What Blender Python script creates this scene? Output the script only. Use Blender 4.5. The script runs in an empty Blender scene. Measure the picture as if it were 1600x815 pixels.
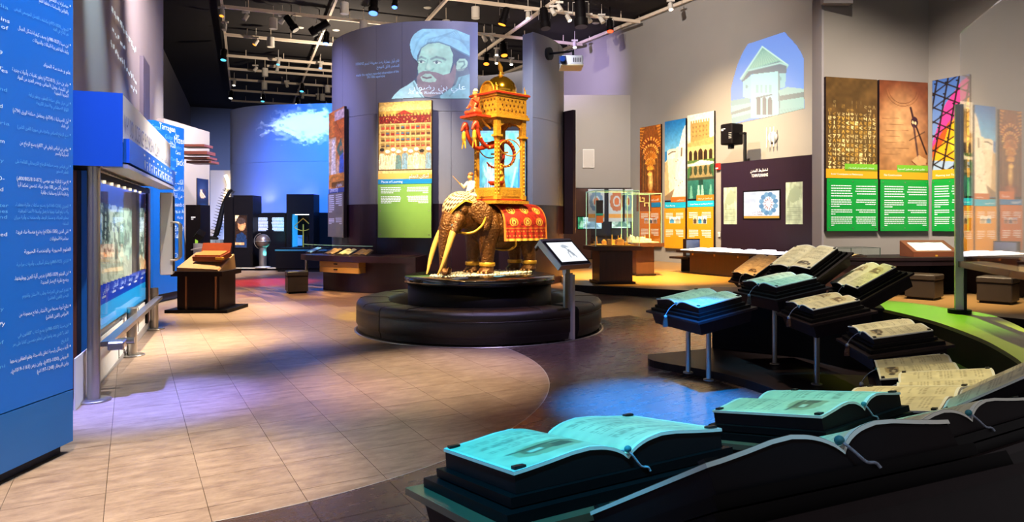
import bpy, bmesh, math, random
import numpy as np
from mathutils import Vector, Matrix

PI = math.pi
random.seed(7)
rng = np.random.RandomState(11)
SC = bpy.context.scene
COL = SC.collection

# ------------------------------------------------------------------ camera
F, HY, EZ = 1066.0, 347.0, 1.6          # focal length (px of a 1600 px frame), horizon row, eye height
cam = bpy.data.cameras.new('camera')
cam.sensor_width = 36.0
cam.lens = 36.0 * F / 1600.0
cam.shift_y = -(407.5 - HY) / 1600.0
cam.clip_end = 200
camo = bpy.data.objects.new('camera', cam)
COL.objects.link(camo)
camo.location = (0, 0, EZ)
camo.rotation_euler = (PI / 2, 0, 0)
SC.camera = camo

# ------------------------------------------------------------------ world, exposure
w = bpy.data.worlds.new('world')
SC.world = w
w.use_nodes = True
w.node_tree.nodes['Background'].inputs[0].default_value = (0.62, 0.58, 0.60, 1)
w.node_tree.nodes['Background'].inputs[1].default_value = 0.58
SC.view_settings.view_transform = 'Standard'
SC.view_settings.look = 'None'
SC.view_settings.exposure = 0.15
SC.view_settings.gamma = 1.0


def spot(loc, target, power, color, deg, blend=0.5, radius=0.06, name='spot_light'):
    l = bpy.data.lights.new(name, 'SPOT')
    l.energy = power
    l.color = color
    l.spot_size = math.radians(deg)
    l.spot_blend = blend
    l.shadow_soft_size = radius
    o = bpy.data.objects.new(name, l)
    COL.objects.link(o)
    o.location = loc
    d = Vector(target) - Vector(loc)
    o.rotation_euler = d.to_track_quat('-Z', 'Y').to_euler()
    return o


def gobo(o, scale, lo, hi, sy=1.0):
    """pattern plate in front of a lamp: noise over the beam"""
    l = o.data
    l.use_nodes = True
    nt = l.node_tree
    em = nt.nodes['Emission']
    tc = nt.nodes.new('ShaderNodeTexCoord')
    mp = nt.nodes.new('ShaderNodeMapping')
    mp.inputs['Scale'].default_value = (scale, scale * sy, scale)
    nz = nt.nodes.new('ShaderNodeTexNoise')
    nz.inputs['Scale'].default_value = 1.0
    nz.inputs['Detail'].default_value = 3
    rp = nt.nodes.new('ShaderNodeValToRGB')
    rp.color_ramp.elements[0].position = lo
    rp.color_ramp.elements[1].position = hi
    nt.links.new(tc.outputs['Normal'], mp.inputs['Vector'])
    nt.links.new(mp.outputs[0], nz.inputs['Vector'])
    nt.links.new(nz.outputs['Fac'], rp.inputs[0])
    nt.links.new(rp.outputs[0], em.inputs['Color'])


WARM = (1.0, 0.74, 0.42)
NEUT = (1.0, 0.90, 0.78)
BLUE = (0.05, 0.20, 1.0)
#LIGHTS-BEGIN
ZL = 8.75
# floor pools
spot((-3.6, 8.9, ZL), (-4.2, 9.2, 0), 6800, WARM, 19, .9)
spot((-2.5, 9.0, ZL), (-3.2, 10.6, 0), 5000, WARM, 30, 1)
spot((-2.2, 3.0, ZL), (-2.2, 4.0, 0), 5000, WARM, 20, .9)
spot((-1.5, 9.5, ZL), (-0.9, 7.2, 0), 6000, (1.0, .80, .56), 21, 1)
spot((-5.6, 12.0, ZL), (-5.0, 12.2, 0), 8500, (1.0, .82, .55), 20, .8)
spot((-3.8, 5.2, ZL), (-3.2, 6.1, 0), 17000, (.16, .20, 1.0), 15, 1)
spot((-3.0, 6.5, ZL), (-1.9, 6.3, 0), 1500, (.75, .25, .9), 16, 1)
spot((0.7, 3.4, ZL), (1.35, 5.95, 0), 80000, (.004, .24, 1.0), 14, .9)
spot((0.9, 7.0, ZL), (0.5, 8.6, 0), 3200, (.60, .50, 1.0), 26, 1)
spot((2.4, 9.5, ZL), (2.5, 9.6, 0), 6500, (1.0, .50, .16), 20, 1)
spot((-8, 17, ZL), (-6.6, 18.2, 0), 12000, (1.0, .06, .02), 20, .8)
gobo(spot((-6, 15, ZL), (-5.0, 15.9, 0), 9000, (1.0, .75, .3), 26, .6), 14, .45, .6, 3)
spot((-2.6, 12.5, ZL), (-2.45, 11.7, 0), 4000, (1.0, .75, .05), 9, .4)
spot((-6.8, 14.5, ZL), (-6.2, 14.9, 0), 3000, (.7, .15, .9), 14, 1)
# elephant clock
spot((-3.2, 6.0, ZL), (-.45, 10.7, 1.7), 9000, (1.0, .70, .30), 22, .6)
spot((1.2, 5.5, ZL), (-.35, 10.8, 2.6), 6000, (1.0, .76, .36), 20, .6)
spot((-1.0, 8.4, ZL), (-.6, 10.5, .8), 5000, (1.0, .82, .5), 18, .8)
# drum wall
spot((-4.0, 11.5, ZL), (-2.0, 16.2, 2.7), 6800, NEUT, 22, .9)
spot((-7.0, 13.0, ZL), (-5.0, 18.0, 3.6), 5500, (.40, .40, 1.0), 40, 1)
spot((-.5, 11.0, ZL), (-1.5, 16.2, 5.0), 1500, (.60, .58, 1.0), 60, 1)
spot((-.9, 12.0, ZL), (.7, 16.9, 3.6), 5000, (.75, .80, 1.0), 34, 1)
spot((1.5, 14.0, ZL), (-.45, 16.6, 5.6), 1500, (.30, .40, 1.0), 30, 1)
spot((-3.2, 9.5, ZL), (-3.75, 15.0, .5), 5200, (1.0, .74, .36), 11, 1)
spot((-3.5, 12.5, 8.7), (-1.6, 15.4, .9), 4000, (1.0, .55, .2), 22, .9)
# blue curved wall
spot((-9.5, 18.0, 8.0), (-7.8, 24.2, 3.4), 18000, (.05, .20, 1.0), 70, 1)
spot((-5.0, 18.0, 8.0), (-6.4, 24.2, 2.8), 12000, (.03, .26, 1.0), 60, 1)
spot((-8.2, 22.6, .5), (-7.9, 24.4, 3.1), 260, (.1, .8, .9), 70, 1)
# left wall and blue boards
spot((-.4, 5.4, ZL), (-3.1, 4.2, 1.6), 4200, (.85, .92, 1.0), 50, 1)
spot((-2.6, 7.0, ZL), (-4.6, 8.5, 2.2), 5000, (1.0, .86, .72), 34, 1)
spot((1.6, 11.6, 8.8), (-4.7, 8.6, 1.0), 11000, (1.0, .92, .84), 22, 1)
spot((-4.4, 9.8, ZL), (-6.2, 10.6, 5.4), 2600, (.70, .95, 1.0), 24, 1)
spot((-5.0, 12.5, 8.0), (-9.0, 17.5, 4.5), 6500, (1.0, .80, .78), 60, 1)
spot((-4.2, 11.5, ZL), (-6.95, 14.0, 2.0), 8000, (.85, .92, 1.0), 32, 1)
spot((-5.6, 17.0, 8.0), (-9.3, 20.5, 2.6), 8000, NEUT, 50, 1)
spot((-13, 32, 5.4), (-17, 45, 1.5), 9000, (.55, .62, 1.0), 66, 1)
# unseen uplights added behind the curved walls to brighten ceiling and rails
l = spot((-6.5, 27.5, 5.9), (-6.5, 28.5, 9.4), 2800, (1.0, .84, .66), 165, 1, .2)
spot((-1.7, 19.6, 5.4), (-1.7, 19.8, 9.4), 1700, (1.0, .84, .68), 160, 1, .2)
# right wall
spot((2.6, 17.5, 8.6), (7.2, 22.5, 1.8), 8500, WARM, 62, 1)
spot((4.0, 13.5, 8.6), (8.2, 20.3, 2.2), 4000, (1.0, .88, .74), 60, 1)
spot((.2, 15.5, 8.9), (5.4, 24.5, 6.0), 3800, (1.0, .90, .82), 84, 1)
spot((-8.72, 24.05, 2.3), (-8.75, 24.5, 2.9), 70, (.12, .10, 1.0), 130, 1)
spot((-7.25, 23.98, 2.3), (-7.25, 24.4, 2.9), 70, (.12, .10, 1.0), 130, 1)
spot((-1.2, 23.5, 8.6), (3.3, 29.5, 7.2), 3800, (.55, .45, .9), 56, 1)
spot((4.0, 19.0, 8.0), (2.4, 26.3, 3.6), 2000, (1.0, .90, .80), 54, 1)
spot((4.6, 8.6, 8.6), (7.6, 14.3, 2.0), 5200, (1.0, .86, .70), 50, 1)
spot((5.4, 7.4, 8.6), (9.4, 13.6, 2.4), 4000, (1.0, .84, .72), 46, 1)
spot((3.5, 15.0, ZL), (3.4, 18.0, .17), 32000, (1.0, .60, .12), 38, 1)
spot((-3.6, 12.0, ZL), (-3.9, 13.6, 0), 6500, (1.0, .72, .50), 30, 1)
spot((-7.0, 12.5, ZL), (-6.4, 13.2, 0), 4500, (1.0, .75, .55), 30, 1)
spot((7.2, 11.0, ZL), (7.8, 12.3, .17), 5000, WARM, 24, 1)
# book island
spot((-0.9, .6, 7.5), (.25, 2.0, .9), 3600, (.01, .56, .95), 15, .6)
spot((0.4, 2.5, ZL), (1.2, 2.75, .9), 2600, (.05, .72, .85), 10, .8)
spot((1.2, 5.6, ZL), (1.85, 6.7, .8), 2200, (.35, .85, .95), 10, .9)
spot((2.2, 6.4, ZL), (2.8, 7.2, .9), 2400, (.25, .80, .95), 9, .9)
spot((2.4, 3.6, ZL), (2.2, 3.8, .7), 2300, (1.0, .88, .50), 18, 1)
spot((3.4, 5.2, ZL), (3.0, 5.9, .7), 2300, (1.0, .88, .60), 18, 1)
spot((2.6, 9.0, ZL), (3.6, 7.9, 1.0), 2500, (1.0, .90, .70), 18, 1)
spot((5.6, 12.0, ZL), (5.35, 8.7, .45), 8000, (.36, 1.0, .05), 22, 1)
spot((7.6, 8.0, ZL), (5.0, 6.5, .45), 9000, (.75, 1.0, .08), 24, 1)
spot((.2, .8, 7.5), (1.2, 2.0, .9), 420, (.95, .95, .9), 24, 1)
#LIGHTS-END

# ------------------------------------------------------------------ helpers


def lin(c):
    c = np.asarray(c, float)
    return np.where(c <= 0.04045, c / 12.92, ((c + 0.055) / 1.055) ** 2.4)


def hexc(h):
    return tuple(int(h[i:i + 2], 16) / 255 for i in (0, 2, 4))


MATS = {}


def M(name, col='888888', rough=.5, metal=0., var=0., scale=8., bump=0., spec=.5, emit=0., stretch=None, alpha=1., trans=0.,
      coat=0., obj_var=0., bscale=None, detail=4.):
    if name in MATS:
        return MATS[name]
    c = lin(hexc(col) if isinstance(col, str) else col)
    m = bpy.data.materials.new(name)
    m.use_nodes = True
    nt = m.node_tree
    b = nt.nodes['Principled BSDF']
    b.inputs['Base Color'].default_value = (*c, 1)
    b.inputs['Roughness'].default_value = rough
    b.inputs['Metallic'].default_value = metal
    b.inputs['Specular IOR Level'].default_value = spec
    b.inputs['Coat Weight'].default_value = coat
    b.inputs['Transmission Weight'].default_value = trans
    b.inputs['Alpha'].default_value = alpha
    if emit:
        b.inputs['Emission Color'].default_value = (*c, 1)
        b.inputs['Emission Strength'].default_value = emit
    if var or bump:
        tc = nt.nodes.new('ShaderNodeTexCoord')
        mp = nt.nodes.new('ShaderNodeMapping')
        if stretch:
            mp.inputs['Scale'].default_value = stretch
        nt.links.new(tc.outputs['Object'], mp.inputs['Vector'])
        nz = nt.nodes.new('ShaderNodeTexNoise')
        nz.inputs['Scale'].default_value = scale
        nz.inputs['Detail'].default_value = detail
        nt.links.new(mp.outputs[0], nz.inputs['Vector'])
        if var:
            mx = nt.nodes.new('ShaderNodeMix')
            mx.data_type = 'RGBA'
            mx.inputs[6].default_value = (*np.clip(c * (1 - var), 0, 1), 1)
            mx.inputs[7].default_value = (*np.clip(c * (1 + var), 0, 1), 1)
            nt.links.new(nz.outputs['Fac'], mx.inputs[0])
            nt.links.new(mx.outputs[2], b.inputs['Base Color'])
            if obj_var:
                oi = nt.nodes.new('ShaderNodeObjectInfo')
                hs = nt.nodes.new('ShaderNodeHueSaturation')
                mr = nt.nodes.new('ShaderNodeMapRange')
                mr.inputs[3].default_value = 1 - obj_var
                mr.inputs[4].default_value = 1 + obj_var
                nt.links.new(oi.outputs['Random'], mr.inputs[0])
                nt.links.new(mr.outputs[0], hs.inputs['Value'])
                nt.links.new(mx.outputs[2], hs.inputs['Color'])
                nt.links.new(hs.outputs[0], b.inputs['Base Color'])
        if bump:
            bn = nt.nodes.new('ShaderNodeBump')
            bn.inputs['Strength'].default_value = bump
            bn.inputs['Distance'].default_value = .02
            if bscale:
                n2 = nt.nodes.new('ShaderNodeTexNoise')
                n2.inputs['Scale'].default_value = bscale
                n2.inputs['Detail'].default_value = 4
                nt.links.new(mp.outputs[0], n2.inputs['Vector'])
                nt.links.new(n2.outputs['Fac'], bn.inputs['Height'])
            else:
                nt.links.new(nz.outputs['Fac'], bn.inputs['Height'])
            nt.links.new(bn.outputs[0], b.inputs['Normal'])
    MATS[name] = m
    return m


def print_mat(name, rough=.45, emit=0., diffuse=1., spec=.4, alpha=False):
    """material of a flat print or screen: colour comes from the mesh's colour attribute"""
    if name in MATS:
        return MATS[name]
    m = bpy.data.materials.new(name)
    m.use_nodes = True
    nt = m.node_tree
    b = nt.nodes['Principled BSDF']
    at = nt.nodes.new('ShaderNodeAttribute')
    at.attribute_name = 'Col'
    b.inputs['Roughness'].default_value = rough
    b.inputs['Specular IOR Level'].default_value = spec
    if diffuse > 0:
        nt.links.new(at.outputs['Color'], b.inputs['Base Color'])
    else:
        b.inputs['Base Color'].default_value = (*((.02,) * 3 if diffuse == 0 else (.13, .13, .14)), 1)
    if emit:
        nt.links.new(at.outputs['Color'], b.inputs['Emission Color'])
        b.inputs['Emission Strength'].default_value = emit
    if alpha:
        nt.links.new(at.outputs['Alpha'], b.inputs['Alpha'])
    MATS[name] = m
    return m


class MB:
    """collects shapes, then links them as ONE mesh object"""

    def __init__(s):
        s.v, s.f, s.sm = [], [], []

    def add(s, verts, faces, smooth=False):
        n = len(s.v)
        s.v += [tuple(p) for p in verts]
        s.f += [tuple(i + n for i in f) for f in faces]
        s.sm += [smooth] * len(faces)
        return s

    def box(s, c, d, rz=0., rx=0., taper=1.):
        v = []
        R = Matrix.Rotation(rz, 3, 'Z') @ Matrix.Rotation(rx, 3, 'X')
        for z in (-1, 1):
            k = taper if z < 0 else 1.
            for y in (-1, 1):
                for x in (-1, 1):
                    v.append(Vector(c) + R @ Vector((x * d[0] / 2 * k, y * d[1] / 2 * k, z * d[2] / 2)))
        return s.add(v, [(0, 2, 3, 1), (4, 5, 7, 6), (0, 1, 5, 4), (2, 6, 7, 3), (0, 4, 6, 2), (1, 3, 7, 5)])

    def bbox(s, c, d, r=.01, rz=0.):
        """bevelled box: chamfered vertical and top edges"""
        x, y, h = d[0] / 2, d[1] / 2, d[2] / 2
        def ring(i):
            return [(x - i, y - r - i * 0), (x - r, y - i), (-x + r, y - i), (-x + i, y - r), (-x + i, -y + r), (-x + r, -y + i), (x - r, -y + i), (x - i, -y + r)]
        v = []
        R = Matrix.Rotation(rz, 3, 'Z')
        for i, z in ((r, -h), (0, -h + r), (0, h - r), (r, h)):
            v += [Vector(c) + R @ Vector((p[0], p[1], z)) for p in ring(i)]
        f = [tuple(range(7, -1, -1)), tuple(range(24, 32))]
        for k in range(3):
            for i in range(8):
                j = (i + 1) % 8
                f.append((k * 8 + i, k * 8 + j, k * 8 + 8 + j, k * 8 + 8 + i))
        return s.add(v, f)

    def prism(s, poly, z0, z1):
        n = len(poly)
        v = [(p[0], p[1], z0) for p in poly] + [(p[0], p[1], z1) for p in poly]
        f = [tuple(range(n - 1, -1, -1)), tuple(range(n, 2 * n))]
        f += [(i, (i + 1) % n, n + (i + 1) % n, n + i) for i in range(n)]
        return s.add(v, f)

    def cyl(s, p0, p1, r0, r1=None, n=16, cap=True, smooth=True):
        r1 = r0 if r1 is None else r1
        p0, p1 = Vector(p0), Vector(p1)
        d = (p1 - p0).normalized()
        a = d.orthogonal().normalized()
        b = d.cross(a)
        v = []
        for p, r in ((p0, r0), (p1, r1)):
            v += [p + (a * math.cos(2 * PI * i / n) + b * math.sin(2 * PI * i / n)) * r for i in range(n)]
        s.add(v, [(i, (i + 1) % n, n + (i + 1) % n, n + i) for i in range(n)], smooth)
        if cap:
            s.add(v, [tuple(range(n - 1, -1, -1)), tuple(range(n, 2 * n))])
        return s

    def lathe(s, prof, c=(0, 0, 0), n=32, a0=0., a1=2 * PI, smooth=True):
        full = abs(a1 - a0 - 2 * PI) < 1e-6
        m = n if full else n + 1
        v = []
        for r, z in prof:
            v += [(c[0] + r * math.cos(a0 + (a1 - a0) * i / n), c[1] + r * math.sin(a0 + (a1 - a0) * i / n), c[2] + z) for i in range(m)]
        f = []
        for k in range(len(prof) - 1):
            for i in range(n):
                j = (i + 1) % m
                f.append((k * m + i, k * m + j, k * m + m + j, k * m + m + i))
        return s.add(v, f, smooth)

    def tube(s, pts, r, n=8, smooth=True):
        pts = [Vector(p) for p in pts]
        rr = r if isinstance(r, (list, tuple)) else [r] * len(pts)
        v, prev = [], None
        for i, p in enumerate(pts):
            t = (pts[min(i + 1, len(pts) - 1)] - pts[max(i - 1, 0)]).normalized()
            if prev is None:
                a = t.orthogonal().normalized()
            else:
                a = (prev - t * prev.dot(t)).normalized()
            prev = a
            b = t.cross(a)
            v += [p + (a * math.cos(2 * PI * k / n) + b * math.sin(2 * PI * k / n)) * rr[i] for k in range(n)]
        f = []
        for i in range(len(pts) - 1):
            for k in range(n):
                f.append((i * n + k, i * n + (k + 1) % n, (i + 1) * n + (k + 1) % n, (i + 1) * n + k))
        s.add(v, f, smooth)
        L = (len(pts) - 1) * n
        return s.add([v[k] for k in range(n)] + [v[L + k] for k in range(n)], [tuple(range(n - 1, -1, -1)), tuple(range(n, 2 * n))])

    def ell(s, c, r, n=14, m=9):
        if not isinstance(r, (tuple, list)):
            r = (r, r, r)
        v, f = [], []
        for j in range(m + 1):
            t = PI * j / m
            for i in range(n):
                p = 2 * PI * i / n
                v.append((c[0] + r[0] * math.sin(t) * math.cos(p), c[1] + r[1] * math.sin(t) * math.sin(p), c[2] + r[2] * math.cos(t)))
        for j in range(m):
            for i in range(n):
                k = (i + 1) % n
                f.append((j * n + i, (j + 1) * n + i, (j + 1) * n + k, j * n + k))
        return s.add(v, f, True)

    def grid(s, fn, nu, nv, smooth=True):
        v = [fn(i / nu, j / nv) for j in range(nv + 1) for i in range(nu + 1)]
        f = [(j * (nu + 1) + i, j * (nu + 1) + i + 1, (j + 1) * (nu + 1) + i + 1, (j + 1) * (nu + 1) + i) for j in range(nv) for i in range(nu)]
        return s.add(v, f, smooth)

    def build(s, name, mat, parent=None, world=False, merge=False, recalc=True, **props):
        me = bpy.data.meshes.new(name)
        v = s.v
        if world and parent is not None:
            l = parent.location
            v = [(p[0] - l[0], p[1] - l[1], p[2] - l[2]) for p in v]
        me.from_pydata(v, [], s.f)
        me.polygons.foreach_set('use_smooth', s.sm)
        if recalc:
            bm = bmesh.new()
            bm.from_mesh(me)
            if merge:
                bmesh.ops.remove_doubles(bm, verts=bm.verts, dist=1e-5)
            bmesh.ops.recalc_face_normals(bm, faces=bm.faces)
            bm.to_mesh(me)
            bm.free()
        me.materials.append(mat)
        o = bpy.data.objects.new(name, me)
        COL.objects.link(o)
        if parent is not None:
            o.parent = parent
        for k, x in props.items():
            o[k] = x
        return o


def thing(name, label, cat, loc=(0, 0, 0), rz=0., group=None):
    o = bpy.data.objects.new(name, None)
    COL.objects.link(o)
    o.location = loc
    o.rotation_euler = (0, 0, rz)
    o.empty_display_size = .1
    return tag(o, label, cat, group)


def tag(o, label, cat, group=None):
    o['label'] = label
    o['category'] = cat
    if group:
        o['group'] = group
    return o


def struct(name, mb, mat, parent=None, **k):
    return mb.build(name, mat, parent, kind='structure', **k)


def dup(o, name, mat=None, **props):
    c = o.copy()
    c.name = name
    COL.objects.link(c)
    for k, x in props.items():
        c[k] = x
    return c


# ---- pixels of the photograph to points of the hall
def P(px, py, Y):
    return Vector(((px - 800) / F * Y, Y, EZ - (py - HY) / F * Y))


def G(px, py, h=0.):
    Y = F * (EZ - h) / (py - HY)
    return Vector(((px - 800) / F * Y, Y, h))


def on_plane(px, py, n, d):
    """where the sight line of a pixel meets the vertical plane n.(x,y) = d"""
    rx = (px - 800) / F
    Y = d / (n[0] * rx + n[1])
    return Vector((rx * Y, Y, EZ - (py - HY) / F * Y))


A_ = Vector((-.365, .931)); B_ = Vector((.931, .365))     # the long exhibit wall: along, across
U_ = Vector((-.4874, .8732)); V_ = Vector((.8732, .4874))  # floor grid and right wall: along, across


def AB(s, t, z=0.):
    return Vector((A_.x * s + B_.x * t, A_.y * s + B_.y * t, z))


def UV(p, q, z=0.):
    return Vector((U_.x * p + V_.x * q, U_.y * p + V_.y * q, z))


# ---- lettering
AR = {'ا': (0xFE8D, 2), 'ب': (0xFE8F, 4), 'ة': (0xFE93, 2), 'ت': (0xFE95, 4), 'ث': (0xFE99, 4), 'ج': (0xFE9D, 4), 'ح': (0xFEA1, 4), 'خ': (0xFEA5, 4),
      'د': (0xFEA9, 2), 'ذ': (0xFEAB, 2), 'ر': (0xFEAD, 2), 'ز': (0xFEAF, 2), 'س': (0xFEB1, 4), 'ش': (0xFEB5, 4), 'ص': (0xFEB9, 4), 'ض': (0xFEBD, 4),
      'ط': (0xFEC1, 4), 'ظ': (0xFEC5, 4), 'ع': (0xFEC9, 4), 'غ': (0xFECD, 4), 'ف': (0xFED1, 4), 'ق': (0xFED5, 4), 'ك': (0xFED9, 4), 'ل': (0xFEDD, 4),
      'م': (0xFEE1, 4), 'ن': (0xFEE5, 4), 'ه': (0xFEE9, 4), 'و': (0xFEED, 2), 'ى': (0xFEEF, 2), 'ي': (0xFEF1, 4), 'أ': (0xFE83, 2), 'إ': (0xFE87, 2),
      'آ': (0xFE81, 2), 'ؤ': (0xFE85, 2), 'ئ': (0xFE89, 4), 'ء': (0xFE80, 1)}
LAM = {'ا': 0xFEFB, 'أ': 0xFEF7, 'إ': 0xFEF9, 'آ': 0xFEF5}


def arabic(t):
    """join the letters and lay the line out in visual order"""
    t = t.replace('ً', '')
    out, i = [], 0
    def joins_next(ch):
        return ch in AR and AR[ch][1] == 4
    while i < len(t):
        ch = t[i]
        if ch in AR:
            pv = i > 0 and joins_next(t[i - 1])
            if ch == 'ل' and i + 1 < len(t) and t[i + 1] in LAM:
                out.append(chr(LAM[t[i + 1]] + (1 if pv else 0)))
                i += 2
                continue
            nx = i + 1 < len(t) and t[i + 1] in AR and AR[t[i + 1]][1] > 1
            base, k = AR[ch]
            if k == 4:
                form = (3 if nx else 1) if pv else (2 if nx else 0)
            elif k == 2:
                form = 1 if pv else 0
            else:
                form = 0
            out.append(chr(base + form))
        else:
            out.append(ch)
        i += 1
    runs, num = [], ''
    for ch in out:
        if ch.isdigit() or (ch in '-/.' and num):
            num += ch
        else:
            if num:
                runs.append(num)
                num = ''
            runs.append({'(': ')', ')': '('}.get(ch, ch))
    if num:
        runs.append(num)
    return ''.join(reversed(runs))


def is_ar(t):
    return any(c in AR for c in t)


TXT = {}


def glyphs(t):
    if t in TXT:
        return TXT[t]
    cu = bpy.data.curves.new('t', 'FONT')
    cu.body = arabic(t) if is_ar(t) else t
    cu.resolution_u = 2
    o = bpy.data.objects.new('t', cu)
    COL.objects.link(o)
    dg = bpy.context.evaluated_depsgraph_get()
    me = bpy.data.meshes.new_from_object(o.evaluated_get(dg))
    v = np.array([p.co[:2] for p in me.vertices])
    f = [tuple(p.vertices) for p in me.polygons]
    bpy.data.objects.remove(o)
    bpy.data.curves.remove(cu)
    bpy.data.meshes.remove(me)
    x0, x1 = v[:, 0].min(), v[:, 0].max()
    v[:, 0] -= x0
    TXT[t] = (v, f, x1 - x0)
    return TXT[t]


def text(mb, t, place, size=None, width=None, align='L', x=0., z=0.):
    """add flat lettering to mb; place(x, z) gives the 3D point; width fits the line"""
    v, f, wd = glyphs(t)
    k = size if size else width / wd
    kx = width / wd if width else k
    off = {'L': 0, 'C': -wd * kx / 2, 'R': -wd * kx}[align]
    mb.add([place(x + off + p[0] * kx, z + p[1] * k) for p in v], f)
    return mb


def bars(mb, place, x0, x1, z, n, lh, th, ragged='R', last=.5, seed=0):
    """lines of body print too small to read"""
    r = random.Random(seed)
    for i in range(n):
        wd = (x1 - x0) * (last if i == n - 1 else r.uniform(.9, 1.))
        a = x0 if ragged == 'R' else x1 - wd
        e = a + wd
        while a < e - .004:
            ww = min(r.uniform(.05, .13) * (x1 - x0), e - a)
            mb.add([place(a, z), place(a + ww, z), place(a + ww, z + th), place(a, z + th)], [(0, 1, 2, 3)])
            a += ww + .018 * (x1 - x0)
        z -= lh
    return mb


# ---- painting prints
def vnoise(x, y, seed=0):
    r = np.random.RandomState(seed)
    T = r.rand(64, 64)
    xi, yi = np.floor(x).astype(int), np.floor(y).astype(int)
    fx, fy = x - xi, y - yi
    fx, fy = fx * fx * (3 - 2 * fx), fy * fy * (3 - 2 * fy)
    g = lambda a, b: T[a % 64, b % 64]
    return (g(xi, yi) * (1 - fx) + g(xi + 1, yi) * fx) * (1 - fy) + (g(xi, yi + 1) * (1 - fx) + g(xi + 1, yi + 1) * fx) * fy


class Cv:
    """canvas over a grid of points; x right, y down in the units given"""

    def __init__(s, nx, ny, x0, x1, y0, y1, bg='000000'):
        s.nx, s.ny = nx, ny
        s.x, s.y = np.meshgrid(np.linspace(x0, x1, nx + 1), np.linspace(y0, y1, ny + 1))
        s.c = np.zeros((ny + 1, nx + 1, 3))
        s.c[:] = hexc(bg)
        s.keep = np.ones_like(s.x, bool)

    def fill(s, m, col, a=1.):
        c = np.array(hexc(col) if isinstance(col, str) else col)
        aa = (m.astype(float) * a)[..., None]
        s.c = s.c * (1 - aa) + c * aa
        return s

    def poly(s, pts, col=None, a=1.):
        m = np.zeros_like(s.x, bool)
        n = len(pts)
        for i in range(n):
            (xa, ya), (xb, yb) = pts[i], pts[(i + 1) % n]
            if ya == yb:
                continue
            c = ((ya > s.y) != (yb > s.y)) & (s.x < (xb - xa) * (s.y - ya) / (yb - ya) + xa)
            m ^= c
        if col is not None:
            s.fill(m, col, a)
        return m

    def rect(s, x0, y0, x1, y1, col, a=1.):
        return s.fill((s.x >= x0) & (s.x <= x1) & (s.y >= y0) & (s.y <= y1), col, a)

    def ellm(s, cx, cy, rx, ry):
        return ((s.x - cx) / rx) ** 2 + ((s.y - cy) / ry) ** 2 < 1

    def ell(s, cx, cy, rx, ry, col, a=1.):
        return s.fill(s.ellm(cx, cy, rx, ry), col, a)

    def soft(s, cx, cy, rx, ry, col, a=1.):
        d = ((s.x - cx) / rx) ** 2 + ((s.y - cy) / ry) ** 2
        return s.fill(np.clip(1 - d, 0, 1), col, a)

    def line(s, pts, wd, col, a=1.):
        for (xa, ya), (xb, yb) in zip(pts[:-1], pts[1:]):
            dx, dy = xb - xa, yb - ya
            t = np.clip(((s.x - xa) * dx + (s.y - ya) * dy) / (dx * dx + dy * dy + 1e-12), 0, 1)
            d = np.hypot(s.x - xa - t * dx, s.y - ya - t * dy)
            s.fill(np.clip(1.5 - d / wd * 1.0, 0, 1), col, a)
        return s

    def noise(s, fx, fy, amt, seed=0):
        n = vnoise(s.x * fx, s.y * fy, seed) * .6 + vnoise(s.x * fx * 2.3, s.y * fy * 2.3, seed + 1) * .4
        s.c = np.clip(s.c * (1 + amt * (n[..., None] * 2 - 1)), 0, 1)
        return s

    def vgrad(s, y0, y1, c0, c1, m=None):
        t = np.clip((s.y - y0) / (y1 - y0), 0, 1)[..., None]
        col = np.array(hexc(c0)) * (1 - t) + np.array(hexc(c1)) * t
        mm = ((s.y >= y0) & (s.y <= y1) if m is None else m)[..., None]
        s.c = np.where(mm, col, s.c)
        return s

    def mesh(s, name, place, mat, parent=None, world=False):
        """place(x, y) -> point; only faces whose corners are kept are made"""
        xs, ys = s.x.ravel(), s.y.ravel()
        pts = [place(x, y) for x, y in zip(xs, ys)]
        k, n1 = s.keep.ravel(), s.nx + 1
        f = []
        for j in range(s.ny):
            for i in range(s.nx):
                q = (j * n1 + i, (j + 1) * n1 + i, (j + 1) * n1 + i + 1, j * n1 + i + 1)
                if k[q[0]] and k[q[1]] and k[q[2]] and k[q[3]]:
                    f.append(q)
        o = MB().add(pts, f).build(name, mat, parent, world=world, recalc=False)
        at = o.data.color_attributes.new('Col', 'FLOAT_COLOR', 'POINT')
        rgba = np.ones((len(xs), 4))
        rgba[:, :3] = lin(np.clip(s.c.reshape(-1, 3), 0, 1))
        if hasattr(s, 'alpha'):
            rgba[:, 3] = s.alpha.ravel()
        at.data.foreach_set('color', rgba.ravel())
        return o


# ---- blobs: many overlapping balls grown into ONE continuous skin
def chain(pts, step=.35):
    """balls along a limb: pts = [(x, y, z, r), ...]; r may be a triple"""
    out = []
    for a, b in zip(pts[:-1], pts[1:]):
        ra = a[3] if isinstance(a[3], tuple) else (a[3],) * 3
        rb = b[3] if isinstance(b[3], tuple) else (b[3],) * 3
        d = math.dist(a[:3], b[:3])
        n = max(1, int(d / (min(min(ra), min(rb)) * step)))
        for i in range(n + 1):
            t = i / n
            out.append((*[a[k] * (1 - t) + b[k] * t for k in range(3)], tuple(ra[k] * (1 - t) + rb[k] * t for k in range(3))))
    return out


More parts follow.
